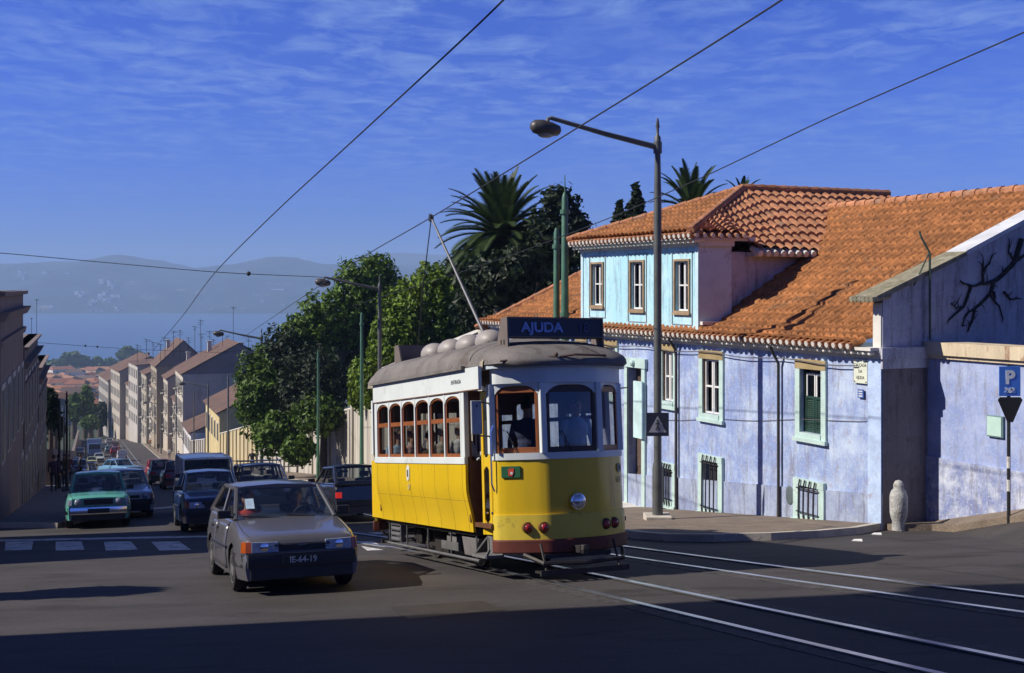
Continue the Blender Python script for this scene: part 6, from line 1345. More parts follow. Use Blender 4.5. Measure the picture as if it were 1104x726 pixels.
def block(Y0, Y1, L_, ztop0, label, wall_, floors, side_=1, depth=13, ridge=2.6, gable=True, name='town_house', win_w=1.15, bay=2.6, group=None, chim=1, balcony=False, winy=None, detail=True, zt_abs=True, flat=False):
    La, Lb = L_ if isinstance(L_, tuple) else (L_, L_)
    a, c = Vector(lat(La, Y0)), Vector(lat(Lb, Y1)); d = (c - a).normalized(); n_ = Vector((d.y, -d.x)); n_ = n_ if n_.x * side_ > 0 else -n_
    zg = min(G(a.x, a.y), G(c.x, c.y)); W = (c - a).length; t = thing(name, label, 'house' if not flat else 'building', (a.x, a.y, G(a.x, a.y)), group)
    zt = ztop0
    def Q(s, p, z): v = a + d * s + n_ * p; return Vector((v.x, v.y, z))
    m = MB(); m.hexa([Q(0, 0, zg - 1), Q(W, 0, zg - 1), Q(W, depth, zg - 1), Q(0, depth, zg - 1)], [Q(0, 0, zt), Q(W, 0, zt), Q(W, depth, zt), Q(0, depth, zt)]); m.build('wall', wall_, t, world=True)
    if not flat:
        m = MB(); r_ = zt + ridge
        m.slab([Q(.02, 0, zt), Q(.02, depth, zt), Q(.02, depth/2, r_)], Q(W - .02, 0, 0) - Q(.02, 0, 0)); m.build('gable', gablem if int(W * 10) % 2 else wall_, t, world=True)
        m = MB(); e = .35
        for s0, s1 in (((-.12, -e, zt - .1), (-.12, depth/2, r_ + .05)), ((-.12, depth + e, zt - .1), (-.12, depth/2, r_ + .05))):
            m.slab([Q(s0[0], s0[1], s0[2]), Q(W + .12, s0[1], s0[2]), Q(W + .12, s1[1], s1[2]), Q(s1[0], s1[1], s1[2])], (0, 0, .14))
        m.build('roof', rf_far, t, world=True)
    else:
        m = MB(); m.hexa([Q(-.05, -.15, zt - .8), Q(W+.05, -.15, zt - .8), Q(W+.1, 0, zt - .8), Q(-.1, 0, zt - .8)], [Q(-.05, -.28, zt - .55), Q(W+.05, -.28, zt - .55), Q(W+.1, 0, zt - .55), Q(-.1, 0, zt - .55)]); m.hexa([Q(-.05, -.15, zt - .12), Q(W+.05, -.15, zt - .12), Q(W+.05, .4, zt - .12), Q(-.05, .4, zt - .12)], [Q(-.05, -.18, zt), Q(W+.05, -.18, zt), Q(W+.05, .4, zt), Q(-.05, .4, zt)]); 
        m.hexa([Q(-.03, -.08, zt - 1.5), Q(W+.03, -.08, zt - 1.5), Q(W+.1, 0, zt - 1.5), Q(-.1, 0, zt - 1.5)], [Q(-.03, -.12, zt - 1.3), Q(W+.03, -.12, zt - 1.3), Q(W+.1, 0, zt - 1.3), Q(-.1, 0, zt - 1.3)]); m.build('cornice', wall_, t, world=True)
    m = MB(); m.hexa([Q(-.05, -.12, zt - .35), Q(W + .05, -.12, zt - .35), Q(W+.05, 0, zt - .35), Q(-.05, 0, zt - .35)], [Q(-.05, -.3, zt - .05), Q(W + .05, -.3, zt - .05), Q(W+.05, 0, zt - .05), Q(-.05, 0, zt - .05)]) if not flat else m.hexa([Q(0, -.04, zg - 1), Q(.45, -.04, zg - 1), Q(.45, 0, zg - 1), Q(0, 0, zg - 1)], [Q(0, -.04, zt), Q(.45, -.04, zt), Q(.45, 0, zt), Q(0, 0, zt)])
    m.build('eaves' if not flat else 'quoin', trimw if not flat else wall_, t, world=True)
    fh = 3.3; nb = max(1, int(W / bay))
    for f in range(floors):
        for k in range(nb):
            s = (k + .5) * W / nb; p_ = a + d * s; zl = (zt - 3.0 - f * fh) if winy is None else zt - winy[f]
            gl = G(p_.x, p_.y); last = zl - fh < gl
            if zl < gl - .2: continue
            h = 1.9 if not last else min(2.4, 1.9); w2 = win_w / 2
            m = MB(); m.hexa([Q(s - w2 - .14, -.05, zl - .1), Q(s + w2 + .14, -.05, zl - .1), Q(s + w2 + .14, 0, zl - .1), Q(s - w2 - .14, 0, zl - .1)], [Q(s - w2 - .14, -.05, zl + h + .18), Q(s + w2 + .14, -.05, zl + h + .18), Q(s + w2 + .14, 0, zl + h + .18), Q(s - w2 - .14, 0, zl + h + .18)])
            m.mi = 1; m.hexa([Q(s - w2, -.07, zl), Q(s + w2, -.07, zl), Q(s + w2, -.02, zl), Q(s - w2, -.02, zl)], [Q(s - w2, -.07, zl + h), Q(s + w2, -.07, zl + h), Q(s + w2, -.02, zl + h), Q(s - w2, -.02, zl + h)])
            m.mi = 0; m.hexa([Q(s - .03, -.09, zl), Q(s + .03, -.09, zl), Q(s + .03, -.02, zl), Q(s - .03, -.02, zl)], [Q(s - .03, -.09, zl + h), Q(s + .03, -.09, zl + h), Q(s + .03, -.02, zl + h), Q(s - .03, -.02, zl + h)])
            if k * 7 + f * 3 < 100: wn = m.build('window', [trimw, winf], t, world=True)
            if balcony and (k + f) % 2 == 0:
                m = MB(); m.hexa([Q(s - .9, -.6, zl - .2), Q(s + .9, -.6, zl - .2), Q(s + .9, 0, zl - .2), Q(s - .9, 0, zl - .2)], [Q(s - .9, -.6, zl - .08), Q(s + .9, -.6, zl - .08), Q(s + .9, 0, zl - .08), Q(s - .9, 0, zl - .08)])
                m.mi = 1; m.tube([Q(s - .9, 0, zl + .8), Q(s - .9, -.58, zl + .8), Q(s + .9, -.58, zl + .8), Q(s + .9, 0, zl + .8)], .03, 5)
                for q in range(9): x_ = s - .9 + q * .225; m.tube([Q(x_, -.58, zl - .1), Q(x_, -.58, zl + .8)], .014, 4)
                m.build('balcony', [trimw, balc], t, world=True)
    for k in range(chim):
        m = MB(); s = W * (k + .6) / (chim + .3); p = depth * (.3 if k % 2 else .55); z = zt + ridge * .5; m.hexa([Q(s - .4, p - .35, z), Q(s + .4, p - .35, z), Q(s + .4, p + .35, z), Q(s - .4, p + .35, z)], [Q(s - .35, p - .3, z + 2.2), Q(s + .35, p - .3, z + 2.2), Q(s + .35, p + .3, z + 2.2), Q(s - .35, p + .3, z + 2.2)]); m.hexa([Q(s - .5, p - .45, z + 2.2), Q(s + .5, p - .45, z + 2.2), Q(s + .5, p + .45, z + 2.2), Q(s - .5, p + .45, z + 2.2)], [Q(s - .5, p - .45, z + 2.35), Q(s + .5, p - .45, z + 2.35), Q(s + .5, p + .45, z + 2.35), Q(s - .5, p + .45, z + 2.35)]); m.build('chimney', trimw, t, world=True)
    return t, Q
def fm(n_, c): return mat(n_, c, .9, .12, .5, dirt=tuple(x * .6 for x in c), dscale=1.0, dth=.54, stretch=(1.5, 1.5, .4), fine=.1)
def top_at(px, py, L_=14.7): u = (px - CX) / F; Y = L_ / (.352 + u); return EYE - (py - HY) / F * Y
block(134.5, 150, 14.7, EYE - (446 - HY) / F * 134.5, 'low yellow house with a pale roof left of the big tree', fm('yellow_house', (.62, .50, .24)), 1, ridge=2.2, depth=9, winy=[3.2], bay=3)
block(171.5, 185, 14.7, EYE - (466 - HY) / F * 173, 'low white house below the big grey gable', fm('white_house', (.66, .63, .60)), 1, ridge=1.6, depth=8, winy=[3.0])
block(186, 202, 14.7, EYE - (404 - HY) / F * 186, 'tall house with a big windowless grey gable end', fm('cream_a', (.56, .50, .40)), 3, ridge=4.6, depth=17, balcony=True, chim=2)
cols = [('cream_b', (.40, .33, .24)), ('cream_c', (.52, .45, .34)), ('white_d', (.46, .40, .32)), ('ochre_e', (.38, .31, .21)), ('cream_f', (.54, .49, .40)), ('cream_g', (.42, .37, .28)), ('white_h', (.50, .46, .40)), ('cream_i', (.40, .34, .27)), ('cream_j', (.48, .42, .34)), ('grey_k', (.38, .35, .31))]
yy_ = 202.5; lbs = ['small cream house just beyond the big grey gable', 'low fronted house with shallow pink roof between taller gables', 'off white balconied house under a steep lit roof edge', 'ochre fronted house near the middle of the sunny row', 'narrow pale house with plain side wall', 'square cream block rising above the far row', 'white fronted house past the square cream block', 'dull cream house far down the row', 'pale house near the bottom of the street', 'last grey house before the lower town']
for k, (W_, pyt, rdg, La, Lb) in enumerate([(11, 434, 1.8, 15.2, 15.0), (9, 409, 4.2, 14.2, 14.0), (7, 424, 1.6, 14.9, 14.6), (13, 396, 4.9, 13.2, 12.8), (6, 418, 1.8, 13.4, 12.8), (10, 404, 2.8, 12.2, 11.6), (15, 394, .3, 10.8, 9.4), (8, 416, 1.8, 9.8, 9.0), (17, 401, 3.4, 7.6, 5.8), (24, 411, 2.2, 5.2, 3.0)]):
    Y1_ = yy_ + W_
    block(yy_, Y1_, (La, Lb), EYE - (pyt - HY) / F * yy_, lbs[k], fm(*cols[k]), 4 if pyt < 405 else 3, ridge=rdg, depth=9 + (k * 5) % 7, balcony=k < 6, chim=2 if k < 5 else 1, bay=2.9)
    yy_ = Y1_ + .4
# roof aerials of the sunny row
def aerial(px_, pyb, pyt, Y, label, group=None, el=3):
    b_ = at(px_, pyb + 6, Y); tp = at(px_, pyt, Y); t = thing('tv_aerial', label, 'aerial', b_, group); s = Y / F
    m = MB(); m.tube([b_, tp], .24 * s, 5); m.build('mast', darkmetal, t, world=True); m = MB(); random.seed(px_)
    for k in range(el): z = tp.z - (.6 + k * random.uniform(1.4, 3)) * s; w_ = (5 - k) * s * random.uniform(.3, 1.1); tl_ = random.uniform(-.25, .25); m.tube([(tp.x - w_ * random.uniform(.5, 1), tp.y, z + w_ * tl_), (tp.x + w_, tp.y, z - w_ * tl_)], .17 * s, 4)
    m.tube([(tp.x, tp.y - 4*s, tp.z - .5*s), (tp.x, tp.y + 4*s, tp.z - .5*s)], .25*s, 4)
    m.build('elements', darkmetal, t, world=True)
aerial(39.5, 362, 323, 58, 'tv aerial standing behind the left building parapet', el=1)
aerial(34, 358, 343, 58, 'short bare mast beside the left parapet aerial', el=0)
aerial(251.5, 378, 331, 198, 'tallest fork topped aerial above the grey gable', el=2); aerial(240, 378, 356, 196, 'wide low aerial just left of the tallest one')
for px_, pb, pt in ((148, 385, 372), (158, 384, 366), (165, 382, 369), (178, 383, 364), (187, 380, 357), (194, 378, 356), (203, 378, 364), (210, 378, 352), (216, 378, 345), (217.5, 378, 360), (226, 378, 357), (230, 379, 366), (245, 377, 362), (268, 384, 364), (272, 386, 372), (173, 384, 371)):
    aerial(px_, pb, pt, 225, 'thin tv aerial among many on the far roofs', 'tv aerials on the roofs of the sunny row')
# ------------------------------------------------------------------ left side row (in shade)
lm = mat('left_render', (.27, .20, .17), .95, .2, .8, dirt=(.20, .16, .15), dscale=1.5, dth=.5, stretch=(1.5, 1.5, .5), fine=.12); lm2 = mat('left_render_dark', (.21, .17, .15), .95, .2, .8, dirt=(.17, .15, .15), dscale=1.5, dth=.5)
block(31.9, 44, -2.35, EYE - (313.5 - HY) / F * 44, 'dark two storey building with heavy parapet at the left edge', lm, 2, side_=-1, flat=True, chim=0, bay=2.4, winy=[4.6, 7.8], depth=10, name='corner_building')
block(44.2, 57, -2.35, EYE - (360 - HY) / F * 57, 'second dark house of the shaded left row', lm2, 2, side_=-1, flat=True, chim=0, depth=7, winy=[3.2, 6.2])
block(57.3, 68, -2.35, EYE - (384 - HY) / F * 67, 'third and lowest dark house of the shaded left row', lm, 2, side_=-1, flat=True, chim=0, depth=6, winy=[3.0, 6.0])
lwall('garden_wall', 'low dark wall running down the shaded side', -2.4, 69, -2.4, 288, 2.2, 2.4, lm2, cap=False)
# buildings just outside the picture on the left; they throw the long shadows over the junction
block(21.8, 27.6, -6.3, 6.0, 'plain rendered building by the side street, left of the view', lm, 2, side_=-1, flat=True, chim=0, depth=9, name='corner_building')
def slabhouse(x0, y0, x1, y1, zt, label):
    t = thing('corner_building', label, 'building', (x0, y0, G(x0, y0))); m = MB(); m.box((x0, y0, min(G(x0, y0), G(x1, y1)) - 1), (x1, y1, zt)); m.build('wall', lm, t, world=True)
    m = MB(); m.box((x0 - .3, y0 - .3, zt), (x1 + .3, y1 + .3, zt + .3)); m.build('cornice', lm, t, world=True)
    for k in range(4):
        y = y0 + (k + .5) * (y1 - y0) / 4; m = MB(); m.box((x1, y - .6, zt - 3.5), (x1 + .05, y + .6, zt - 1.4)); m.build('window', winf, t, world=True)
slabhouse(-14.8, -12, -12.5, 11.45, 13.6, 'tall rendered building beside the photographer, left of the view')
# ------------------------------------------------------------------ trees
def leafmat(n_, c, v=.45):
    m = bpy.data.materials.new(n_); m.use_nodes = True; nt = m.node_tree; N = nt.nodes; L = nt.links; b = N['Principled BSDF']; b.inputs['Roughness'].default_value = .55; b.inputs['Specular IOR Level'].default_value = .35
    g_ = N.new('ShaderNodeNewGeometry'); r = N.new('ShaderNodeValToRGB'); L.new(g_.outputs['Random Per Island'], r.inputs[0])
    r.color_ramp.elements[0].color = (*[x * (1 - v) for x in c], 1); r.color_ramp.elements[1].color = (*[min(1, x * (1 + v)) for x in c], 1); L.new(r.outputs[0], b.inputs['Base Color'])
    tr = N.new('ShaderNodeBsdfTranslucent'); L.new(r.outputs[0], tr.inputs[0]); x = N.new('ShaderNodeMixShader'); x.inputs[0].default_value = .25; L.new(b.outputs[0], x.inputs[1]); L.new(tr.outputs[0], x.inputs[2]); L.new(x.outputs[0], N['Material Output'].inputs[0])
    MATS[n_] = m; return m
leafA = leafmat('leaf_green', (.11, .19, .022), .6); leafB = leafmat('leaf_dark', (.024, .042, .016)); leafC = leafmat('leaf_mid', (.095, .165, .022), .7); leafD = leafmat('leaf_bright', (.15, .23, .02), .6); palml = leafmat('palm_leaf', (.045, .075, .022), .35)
bark = mat('bark', (.10, .075, .055), .95, .35, 4, bump=.6)
def foliage(lobes, n_, size, seed, flat=.3):
    """lobes: (centre, radii, material index). Small bent leaf sprays, thick near each lobe's uneven surface."""
    rnd = random.Random(seed); mb = MB(); V = []; Fs = []; MI = []; tot = sum(r[0]*r[1] + r[1]*r[2] for c, r, mi in lobes)
    for ci, (c, r, mi) in enumerate(lobes):
        k = int(n_ * (r[0]*r[1] + r[1]*r[2]) / tot); c = Vector(c)
        for _ in range(k):
            d = Vector((rnd.gauss(0, 1), rnd.gauss(0, 1), rnd.gauss(0, 1))).normalized()
            nz = noise.noise(d * 2.1 + Vector((ci * 3.1, seed, 0))) * .35 + noise.noise(d * 5 + Vector((seed, ci, 4))) * .25
            rad = (rnd.random() ** .35) * (1 + nz)
            if noise.noise(d * 3.3 + Vector((seed, ci * 1.7, 9))) < -.12 and rad > .55: continue
            p = c + Vector((d.x * r[0], d.y * r[1], d.z * r[2])) * rad
            s = size * rnd.uniform(.4, 1.6); nr = (d + Vector((rnd.gauss(0, .6), rnd.gauss(0, .6), rnd.gauss(.25, .6)))).normalized()
            u = nr.cross(Vector((rnd.gauss(0,1), rnd.gauss(0,1), rnd.gauss(0,1)))).normalized(); v = nr.cross(u)
            o = len(V); V += [p - u * s * .5, p + v * s * .32 + nr * s * .1, p + u * s * .6 - nr * s * .08, p - v * s * .32 + nr * s * .06]; Fs.append((o, o+1, o+2, o+3)); MI.append(mi)
    mb.v = V; mb.f = Fs; mb.m = MI; return mb
def tree(name, label, base, lobes, n_, size, mats_, trunk, seed, limbs=(), cat='tree', group=None):
    t = thing(name, label, cat, base, group); m = foliage(lobes, n_, size, seed); m.build('crown', mats_, t, world=True, fix=False)
    m = MB(); b_ = Vector(base); 
    m.tube([b_ + Vector((0, 0, -.3))] + [Vector(p) for p in trunk[0]], trunk[1], 9)
    for P, r0 in limbs: m.tube([Vector(p) for p in P], [r0 * (1 - .7 * i / len(P)) for i in range(len(P))], 6)
    m.build('trunk', bark, t, world=True, smooth=60); return t
def lob(px, py, Y, rx, rz, ry=None, mi=0):    # lobe centred on a sight line with sizes in photo pixels turned into metres at its distance
    c = at(px, py, Y); s = Y / F; return (c, (rx * s, (ry or rx * .8) * s, rz * s), mi)
def auto_limbs(base, fork, lobes, r0): return [([fork, fork.lerp(Vector(c), .5) + Vector((0, 0, .2)), Vector(c)], r0) for c, r, mi in lobes]
# big laurel behind the garden wall
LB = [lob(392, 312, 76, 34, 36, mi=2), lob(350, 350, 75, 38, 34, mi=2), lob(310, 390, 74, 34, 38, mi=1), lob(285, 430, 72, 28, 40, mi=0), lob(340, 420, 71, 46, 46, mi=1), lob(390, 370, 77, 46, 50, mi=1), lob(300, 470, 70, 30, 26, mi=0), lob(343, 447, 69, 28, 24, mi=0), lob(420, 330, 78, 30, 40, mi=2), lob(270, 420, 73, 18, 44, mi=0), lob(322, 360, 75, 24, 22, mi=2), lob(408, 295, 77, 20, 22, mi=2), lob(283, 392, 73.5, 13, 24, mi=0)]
b_ = at(352, 492, 74); b_.z = G(b_.x, b_.y); fk = at(352, 430, 74)
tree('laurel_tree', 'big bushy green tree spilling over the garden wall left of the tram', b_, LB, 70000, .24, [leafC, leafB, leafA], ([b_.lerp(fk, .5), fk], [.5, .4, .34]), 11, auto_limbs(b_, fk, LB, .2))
L2 = [lob(470, 310, 60, 34, 28, mi=0), lob(440, 340, 60, 34, 36, mi=0), lob(470, 355, 60, 34, 34, mi=1), lob(425, 380, 59, 30, 36, mi=0), lob(500, 330, 61, 24, 26, mi=0), lob(500, 366, 62, 32, 24, mi=1), lob(398, 410, 58, 16, 30, mi=0), lob(455, 385, 60, 30, 24, mi=0), lob(520, 362, 61, 16, 18, mi=0)]
b_ = at(455, 470, 60); b_.z = G(b_.x, b_.y); fk = at(455, 400, 60)
tree('broadleaf_tree', 'lighter yellow green tree above the rear of the tram roof', b_, L2, 30000, .21, [leafD, leafC, leafA], ([b_.lerp(fk, .5), fk], [.4, .33, .28]), 5, auto_limbs(b_, fk, L2, .15))
L3 = [lob(603, 222, 58, 22, 24, mi=0), lob(590, 262, 47, 24, 26, mi=0), lob(582, 248, 58, 24, 22, mi=0), lob(620, 245, 58, 20, 20, mi=0), lob(540, 305, 46, 40, 30, mi=0), lob(520, 300, 46.5, 26, 24, mi=0), lob(560, 285, 46, 26, 22, mi=0), lob(590, 290, 57, 44, 40, mi=0), lob(520, 330, 56, 34, 30, mi=0), lob(560, 335, 56, 46, 34, mi=0), lob(625, 268, 58, 16, 22, mi=0), lob(502, 290, 57, 20, 24, mi=0)]
b_ = at(575, 440, 58); b_.z = G(b_.x, b_.y); fk = at(575, 340, 58)
tree('dark_tree', 'near black evergreen mass behind the twin green poles', b_, L3, 24000, .26, [leafB], ([b_.lerp(fk, .5), fk], [.4, .33, .28]), 8, auto_limbs(b_, fk, L3, .12))
def conifer(px_, pyt, pyb, Y, wpx, label, seed):
    s = Y / F; tp = at(px_, pyt, Y); b0_ = at(px_, pyb, Y); zg = G(tp.x, tp.y); lo = []; n_ = 9
    for k in range(n_):
        f = k / (n_ - 1); lo.append(((tp.x + random.uniform(-.15, .15) * wpx * s * f, tp.y, tp.z - (tp.z - b0_.z) * f), (wpx * s * (.12 + .55 * f), wpx * s * (.12 + .5 * f), (pyb - pyt) * s * .09), 0))
    return tree('conifer', label, (tp.x, tp.y, zg), lo, 5200, .22, [leafB], ([Vector((tp.x, tp.y, (zg + tp.z) / 2)), tp], [.25, .16, .03]), seed)
conifer(686, 202, 262, 52, 30, 'dark pointed conifer above the attic roof edge', 3); conifer(668, 220, 262, 52, 20, 'smaller dark conifer left of the pointed one', 4)
def palm(px_, py_, Y, rpx, n_, label, seed, droop=1.0, dead=True):
    rnd = random.Random(seed); c = at(px_, py_, Y); s = Y / F; Rr_ = rpx * s; zg = G(c.x, c.y); t = thing('palm_tree', label, 'palm tree', (c.x, c.y, zg))
    m = MB(); H = c.z - zg; prof = [(.42, -.3)]
    for k in range(40): prof.append((.34 + .03 * (k % 2), H * k / 40))
    prof.append((.55, H * .97)); prof.append((.5, H)); m.lathe(prof, c=(c.x, c.y, zg), n=12); m.build('trunk', bark, t, world=True)
    m = MB()
    for i in range(n_):
        az = i * 2.39996 + rnd.uniform(-.2, .2); f = (i + .5) / n_; el_ = R(84 - 118 * f + rnd.uniform(-6, 6)); ln = Rr_ * rnd.uniform(.9, 1.12) * (1.0 if f < .85 else .85)
        d = Vector((math.cos(az) * math.cos(el_), math.sin(az) * math.cos(el_), math.sin(el_))); P = [c.copy()]; q = d.copy(); K = 14
        for k in range(K): q = (q + Vector((0, 0, -.05 * droop * (1 + k / K)))).normalized(); P.append(P[-1] + q * ln / K)
        m.tube(P, [.035 * (1 - .8 * k / K) for k in range(K + 1)], 4)
        sd0 = q.cross(Vector((0, 0, 1))); sd0 = sd0.normalized() if sd0.length > .05 else Vector((-math.sin(az), math.cos(az), 0))
        for k in range(1, K * 4):
            ff = k / (K * 4); j = min(K - 1, int(ff * K)); p = P[j].lerp(P[j+1], ff * K - j); dd = (P[j+1] - P[j]).normalized(); sd_ = dd.cross(Vector((0, 0, 1))); sd_ = sd_.normalized() if sd_.length > .1 else sd0; upv = sd_.cross(dd)
            L_ = ln * .17 * math.sin(math.pi * min(1, .12 + ff * .86)) ** .6
            for sg_ in (-1, 1):
                e = p + (sd_ * sg_ * .75 + dd * .65 + upv * .22).normalized() * L_ * rnd.uniform(.85, 1.1) + Vector((0, 0, -.06 * L_)); wv = dd * .042
                m.quad(p - wv, p + wv, e)
    m.build('fronds', palml, t, world=True, fix=False); return t
palm(541, 256, 50, 74, 120, 'large date palm with full crown left of the twin green poles', 2)
palm(746, 231, 50, 56, 60, 'palm crown showing over the attic roof beside the lamp post', 6)
palm(800, 214, 56, 26, 24, 'palm with only frond tips peeping over the attic ridge', 9)
# ivy on the wall's top and lower shrubs under the big tree
IV = [lob(385, 415, 62, 10, 30, mi=0), lob(322, 486, 68, 18, 16, mi=1), lob(398, 425, 60, 8, 18, mi=0)]
t = thing('ivy', 'ivy trailing over the top of the streaked garden wall', 'ivy', (IV[0][0].x, IV[0][0].y, IV[0][0].z)); foliage(IV, 5000, .26, 21).build('leaves', [leafD, leafC], t, world=True, fix=False)
IV = [lob(281, 385, 74.6, 6, 12), lob(280, 405, 74.6, 4, 22), lob(282, 440, 74.6, 3, 30)]
t = thing('ivy', 'creeper wrapped round the far lamp post by the big tree', 'ivy', IV[0][0]); foliage(IV, 2200, .22, 22).build('leaves', [leafC], t, world=True, fix=False)
# dark trees of the shaded side, street tree, far trees, lower town
def bush(px_, py_, Y, rx, rz, label, mi, seed, n_=1800, size=.5, name='street_tree', group=None):
    lo = [lob(px_ + random.uniform(-.4, .4) * rx, py_ + random.uniform(-.4, .4) * rz, Y + random.uniform(-1, 1), rx * .6, rz * .6) for _ in range(6)]; c = at(px_, py_, Y); zg = G(c.x, c.y) if Y < 1300 else WZ
    zg = min(zg, c.z - .5); return tree(name, label, (c.x, c.y, zg), lo, n_, size, [mi], ([c], [.25 * Y / 90, .12 * Y / 90]), seed, group=group)
bush(55, 440, 80, 10, 26, 'dark tree closing the shaded left row', leafB, 31); bush(60, 462, 96, 9, 18, 'dark shrub below the tree on the shaded side', leafB, 32)
bush(92, 436, 300, 11, 22, 'green street tree closing the bottom of the street', leafC, 33, size=.9, n_=3000); bush(108, 446, 305, 10, 14, 'broad dark tree right of the one closing the street', leafB, 36, size=.9, n_=3000); bush(98, 455, 292, 12, 9, 'low bushy tree at the foot of the street', leafC, 37, size=.8, n_=3000); bush(80, 440, 296, 9, 18, 'bluish green tree on the left far down the street', leafC, 34, size=1.2)
bush(128, 462, 298, 9, 7, 'bright yellow green sapling on the distant sunny sidewalk', leafD, 35, size=.6, n_=1500)
for k, (px_, py_, rx, rz) in enumerate(((58, 395, 10, 7), (71, 389, 7, 8), (80, 388, 8, 9), (93, 390, 9, 7), (106, 391, 8, 8), (118, 393, 8, 6), (139, 379, 9, 7), (132, 382, 6, 5), (150, 384, 8, 5), (48, 398, 10, 6), (66, 404, 14, 4))):
    bush(px_, py_, 1050 + k * 6, rx, rz, 'dark bluish tree at the river end of the town', leafC, 40 + k, n_=700, size=4.5, name='riverside_tree', group='trees at the river end of the town')
tr_far = mat('town_roof', (.12, .08, .065), .9, .2, .2); tw_far = mat('town_wall', (.66, .62, .55), .9, .15, .2)
random.seed(12)
k = 0
for row in range(9):
    Y = 400 + row * 68; py_ = [452, 442, 434, 427, 421, 415, 410, 405, 400][row]
    for j in range(9):
        px_ = 44 + j * 9.5 + random.uniform(-4, 4)
        L_ = ((px_ - CX) / F + .352) * Y
        if 0 < L_ < 14 and row < 3: continue
        if L_ > 2 and Y < 480: continue
        p = at(px_, py_ + random.uniform(-2, 2), Y + random.uniform(-20, 20)); W = random.uniform(9, 16) * (1 + row * .12); D = random.uniform(8, 12); W *= .75; H = max(7.5, p.z - G(p.x, p.y)) + random.uniform(-1, 3); zt = G(p.x, p.y) + min(H, 15)
        t = thing('town_house', 'small red roofed house of the hazy lower town', 'house', (p.x, p.y, G(p.x, p.y)), 'red roofed houses of the lower town'); t.rotation_euler.z = R(random.uniform(-70, 40)); h = zt - G(p.x, p.y)
        m = MB(); m.box((-W/2, -D/2, -2), (W/2, D/2, h - 1.6)); m.build('wall', random.choice([tw_far, mat('town_wall_pale', (.78, .76, .70), .9, .1, .2), mat('town_wall_ochre', (.5, .40, .26), .9, .1, .2)]), t)
        m = MB(); m.hexa([(-W/2 - .4, -D/2 - .4, h - 1.6), (W/2 + .4, -D/2 - .4, h - 1.6), (W/2 + .4, D/2 + .4, h - 1.6), (-W/2 - .4, D/2 + .4, h - 1.6)], [(-W/2 + 1.5, -.1, h + .6), (W/2 - 1.5, -.1, h + .6), (W/2 - 1.5, .1, h + .6), (-W/2 + 1.5, .1, h + .6)]); m.build('roof', random.choice([tr_far, mat('town_roof_red', (.27, .11, .06), .9, .2, .2), mat('town_roof_orange', (.34, .17, .09), .9, .2, .2)]), t)
        m = MB(); [m.box((x - .6, -D/2 - .06, h - 5.0), (x + .6, -D/2, h - 3.2)) for x in (-W*.3, 0, W*.3)]; m.build('window_row', winf, t)
for k in range(12):
    px_ = random.uniform(52, 120); Y = random.uniform(420, 900); py_ = lerp_table([(400, 452), (600, 428), (944, 402)], Y)
    bush(px_, py_, Y, 4.5, 4.5, 'small dark tree among the red roofed lower town', leafC, 70 + k, n_=500, size=2.0, name='street_tree', group='trees among the lower town houses')
# ------------------------------------------------------------------ walkers
def walker(px_, py_, Y, pose, face, label, top, tr, hair=(.03, .02, .015), fem=False, group=None):
    u = (px_ - CX) / F; X = u * Y; M = Matrix.Translation((X, Y, G(X, Y) + .12)) @ Matrix.Rotation(face, 4, 'Z'); return person(pose, M, label, top, tr, hair, fem, group)
walker(325, 0, 90, 'stand', 2.6, 'person in white top standing below the big tree', (.68, .66, .62), (.06, .06, .09))
walker(272, 0, 86, 'walk', -1.2, 'dark clothed person walking near the vine covered lamp', (.04, .04, .05), (.03, .03, .04))
for px_, Y, lb, c1_, c2_, f in ((63, 62, 'walker in black coat nearest the dark left row', (.03, .03, .03), (.02, .02, .03), 1.9), (70, 66, 'walker in brown coat crossing from the left sidewalk', (.10, .05, .04), (.03, .03, .03), -1.2), (58, 56, 'walker in dark violet coat by the dark left facades', (.07, .04, .08), (.03, .03, .04), 1.9), (74, 74, 'walker in dark red jacket beside the left poles', (.14, .03, .03), (.04, .04, .05), 1.9), (86, 80, 'person stepping into the road near the charcoal car', (.04, .04, .06), (.03, .03, .04), .4), (67, 95, 'distant walker on the shaded sidewalk', (.08, .07, .08), (.03, .03, .04), -1.2)):
    walker(px_, 0, Y, 'walk', f, lb, c1_, c2_)
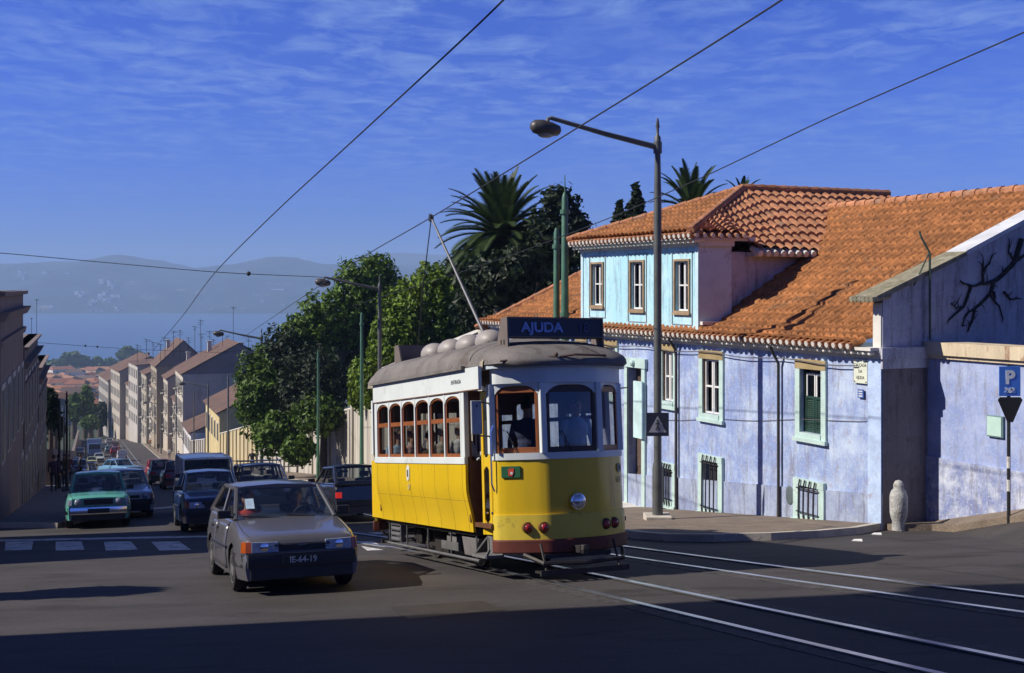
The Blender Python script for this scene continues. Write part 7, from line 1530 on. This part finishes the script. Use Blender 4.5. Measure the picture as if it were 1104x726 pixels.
for L_, Y, lb, c1_, c2_ in ((12.4, 165, 'person in brown jacket by the piers past the white house', (.14, .06, .04), (.05, .04, .04)), (12.9, 190, 'person in white shirt before the balconied houses', (.6, .6, .58), (.05, .05, .08)), (12.6, 215, 'person in dark coat near the yellow green sapling', (.05, .05, .06), (.04, .04, .04)), (12.2, 235, 'person in orange top far along the sunny sidewalk', (.6, .2, .06), (.06, .06, .08)), (13.0, 250, 'farthest pale clothed person on the sunny sidewalk', (.55, .5, .45), (.1, .1, .1))):
    x, y = lat(L_, Y); person('stand', Matrix.Translation((x, y, G(x, y) + .12)) @ Matrix.Rotation(-1.2, 4, 'Z'), lb, c1_, c2_)
# railing and red litter bin below the big tree
ra = thing('railing', 'horizontal iron railing behind the parked cars below the big tree', 'railing', (*lat(12.6, 84), G(*lat(12.6, 84))))
m = MB(); P = [Vector((*lat(12.7, y), 0)) for y in (80, 92, 104)]
a_, c_ = at(250, 505, 84), at(352, 505, 84)
for zo in (.55, 1.05): m.tube([(a_.x, 84, G(a_.x, 84) + zo), (c_.x, 84, G(c_.x, 84) + zo)], .035, 6)
for k in range(6): x = a_.x + (c_.x - a_.x) * k / 5; m.tube([(x, 84, G(x, 84)), (x, 84, G(x, 84) + 1.1)], .04, 6)
m.build('rails', darkmetal, ra, world=True)
x = (335 - CX) / F * 82; lb_ = thing('litter_bin', 'orange red litter bin on a post by the iron railing', 'litter bin', (x, 82, G(x, 82)))
m = MB(); m.tube([(0, 0, 0), (0, 0, 1.6)], .04, 6); m.build('post', darkmetal, lb_); m = MB(); m.lathe([(.22, .75), (.28, 1.0), (.3, 1.45), (.26, 1.5), (.24, 1.2)], c=(.1, -.25, 0), n=14); m.build('bin', mat('bin_orange', (.55, .12, .04), .5), lb_)
# tree shadows over the near junction come from trees standing left of the view
def offtree(x, y, h, r, label, seed, n_=3500):
    z = G(x, y); lo = [((x + random.uniform(-.5, .5) * r, y + random.uniform(-.5, .5) * r * .6, z + h - r * .6 + random.uniform(-.4, .4) * r), (r * .6, r * .5, r * .5), 0) for _ in range(7)]
    return tree('street_tree', label, (x, y, z), lo, n_, .35, [leafC], ([Vector((x, y, z + h * .5)), Vector((x, y, z + h - r))], [.22, .18, .12]), seed, [([Vector((x, y, z + h - 1.6 * r)), Vector(c)], .08) for c, _, _ in lo])
offtree(-12.6, 15.6, 5.7, .8, 'leafy sidewalk tree left of the view beside the junction', 61)
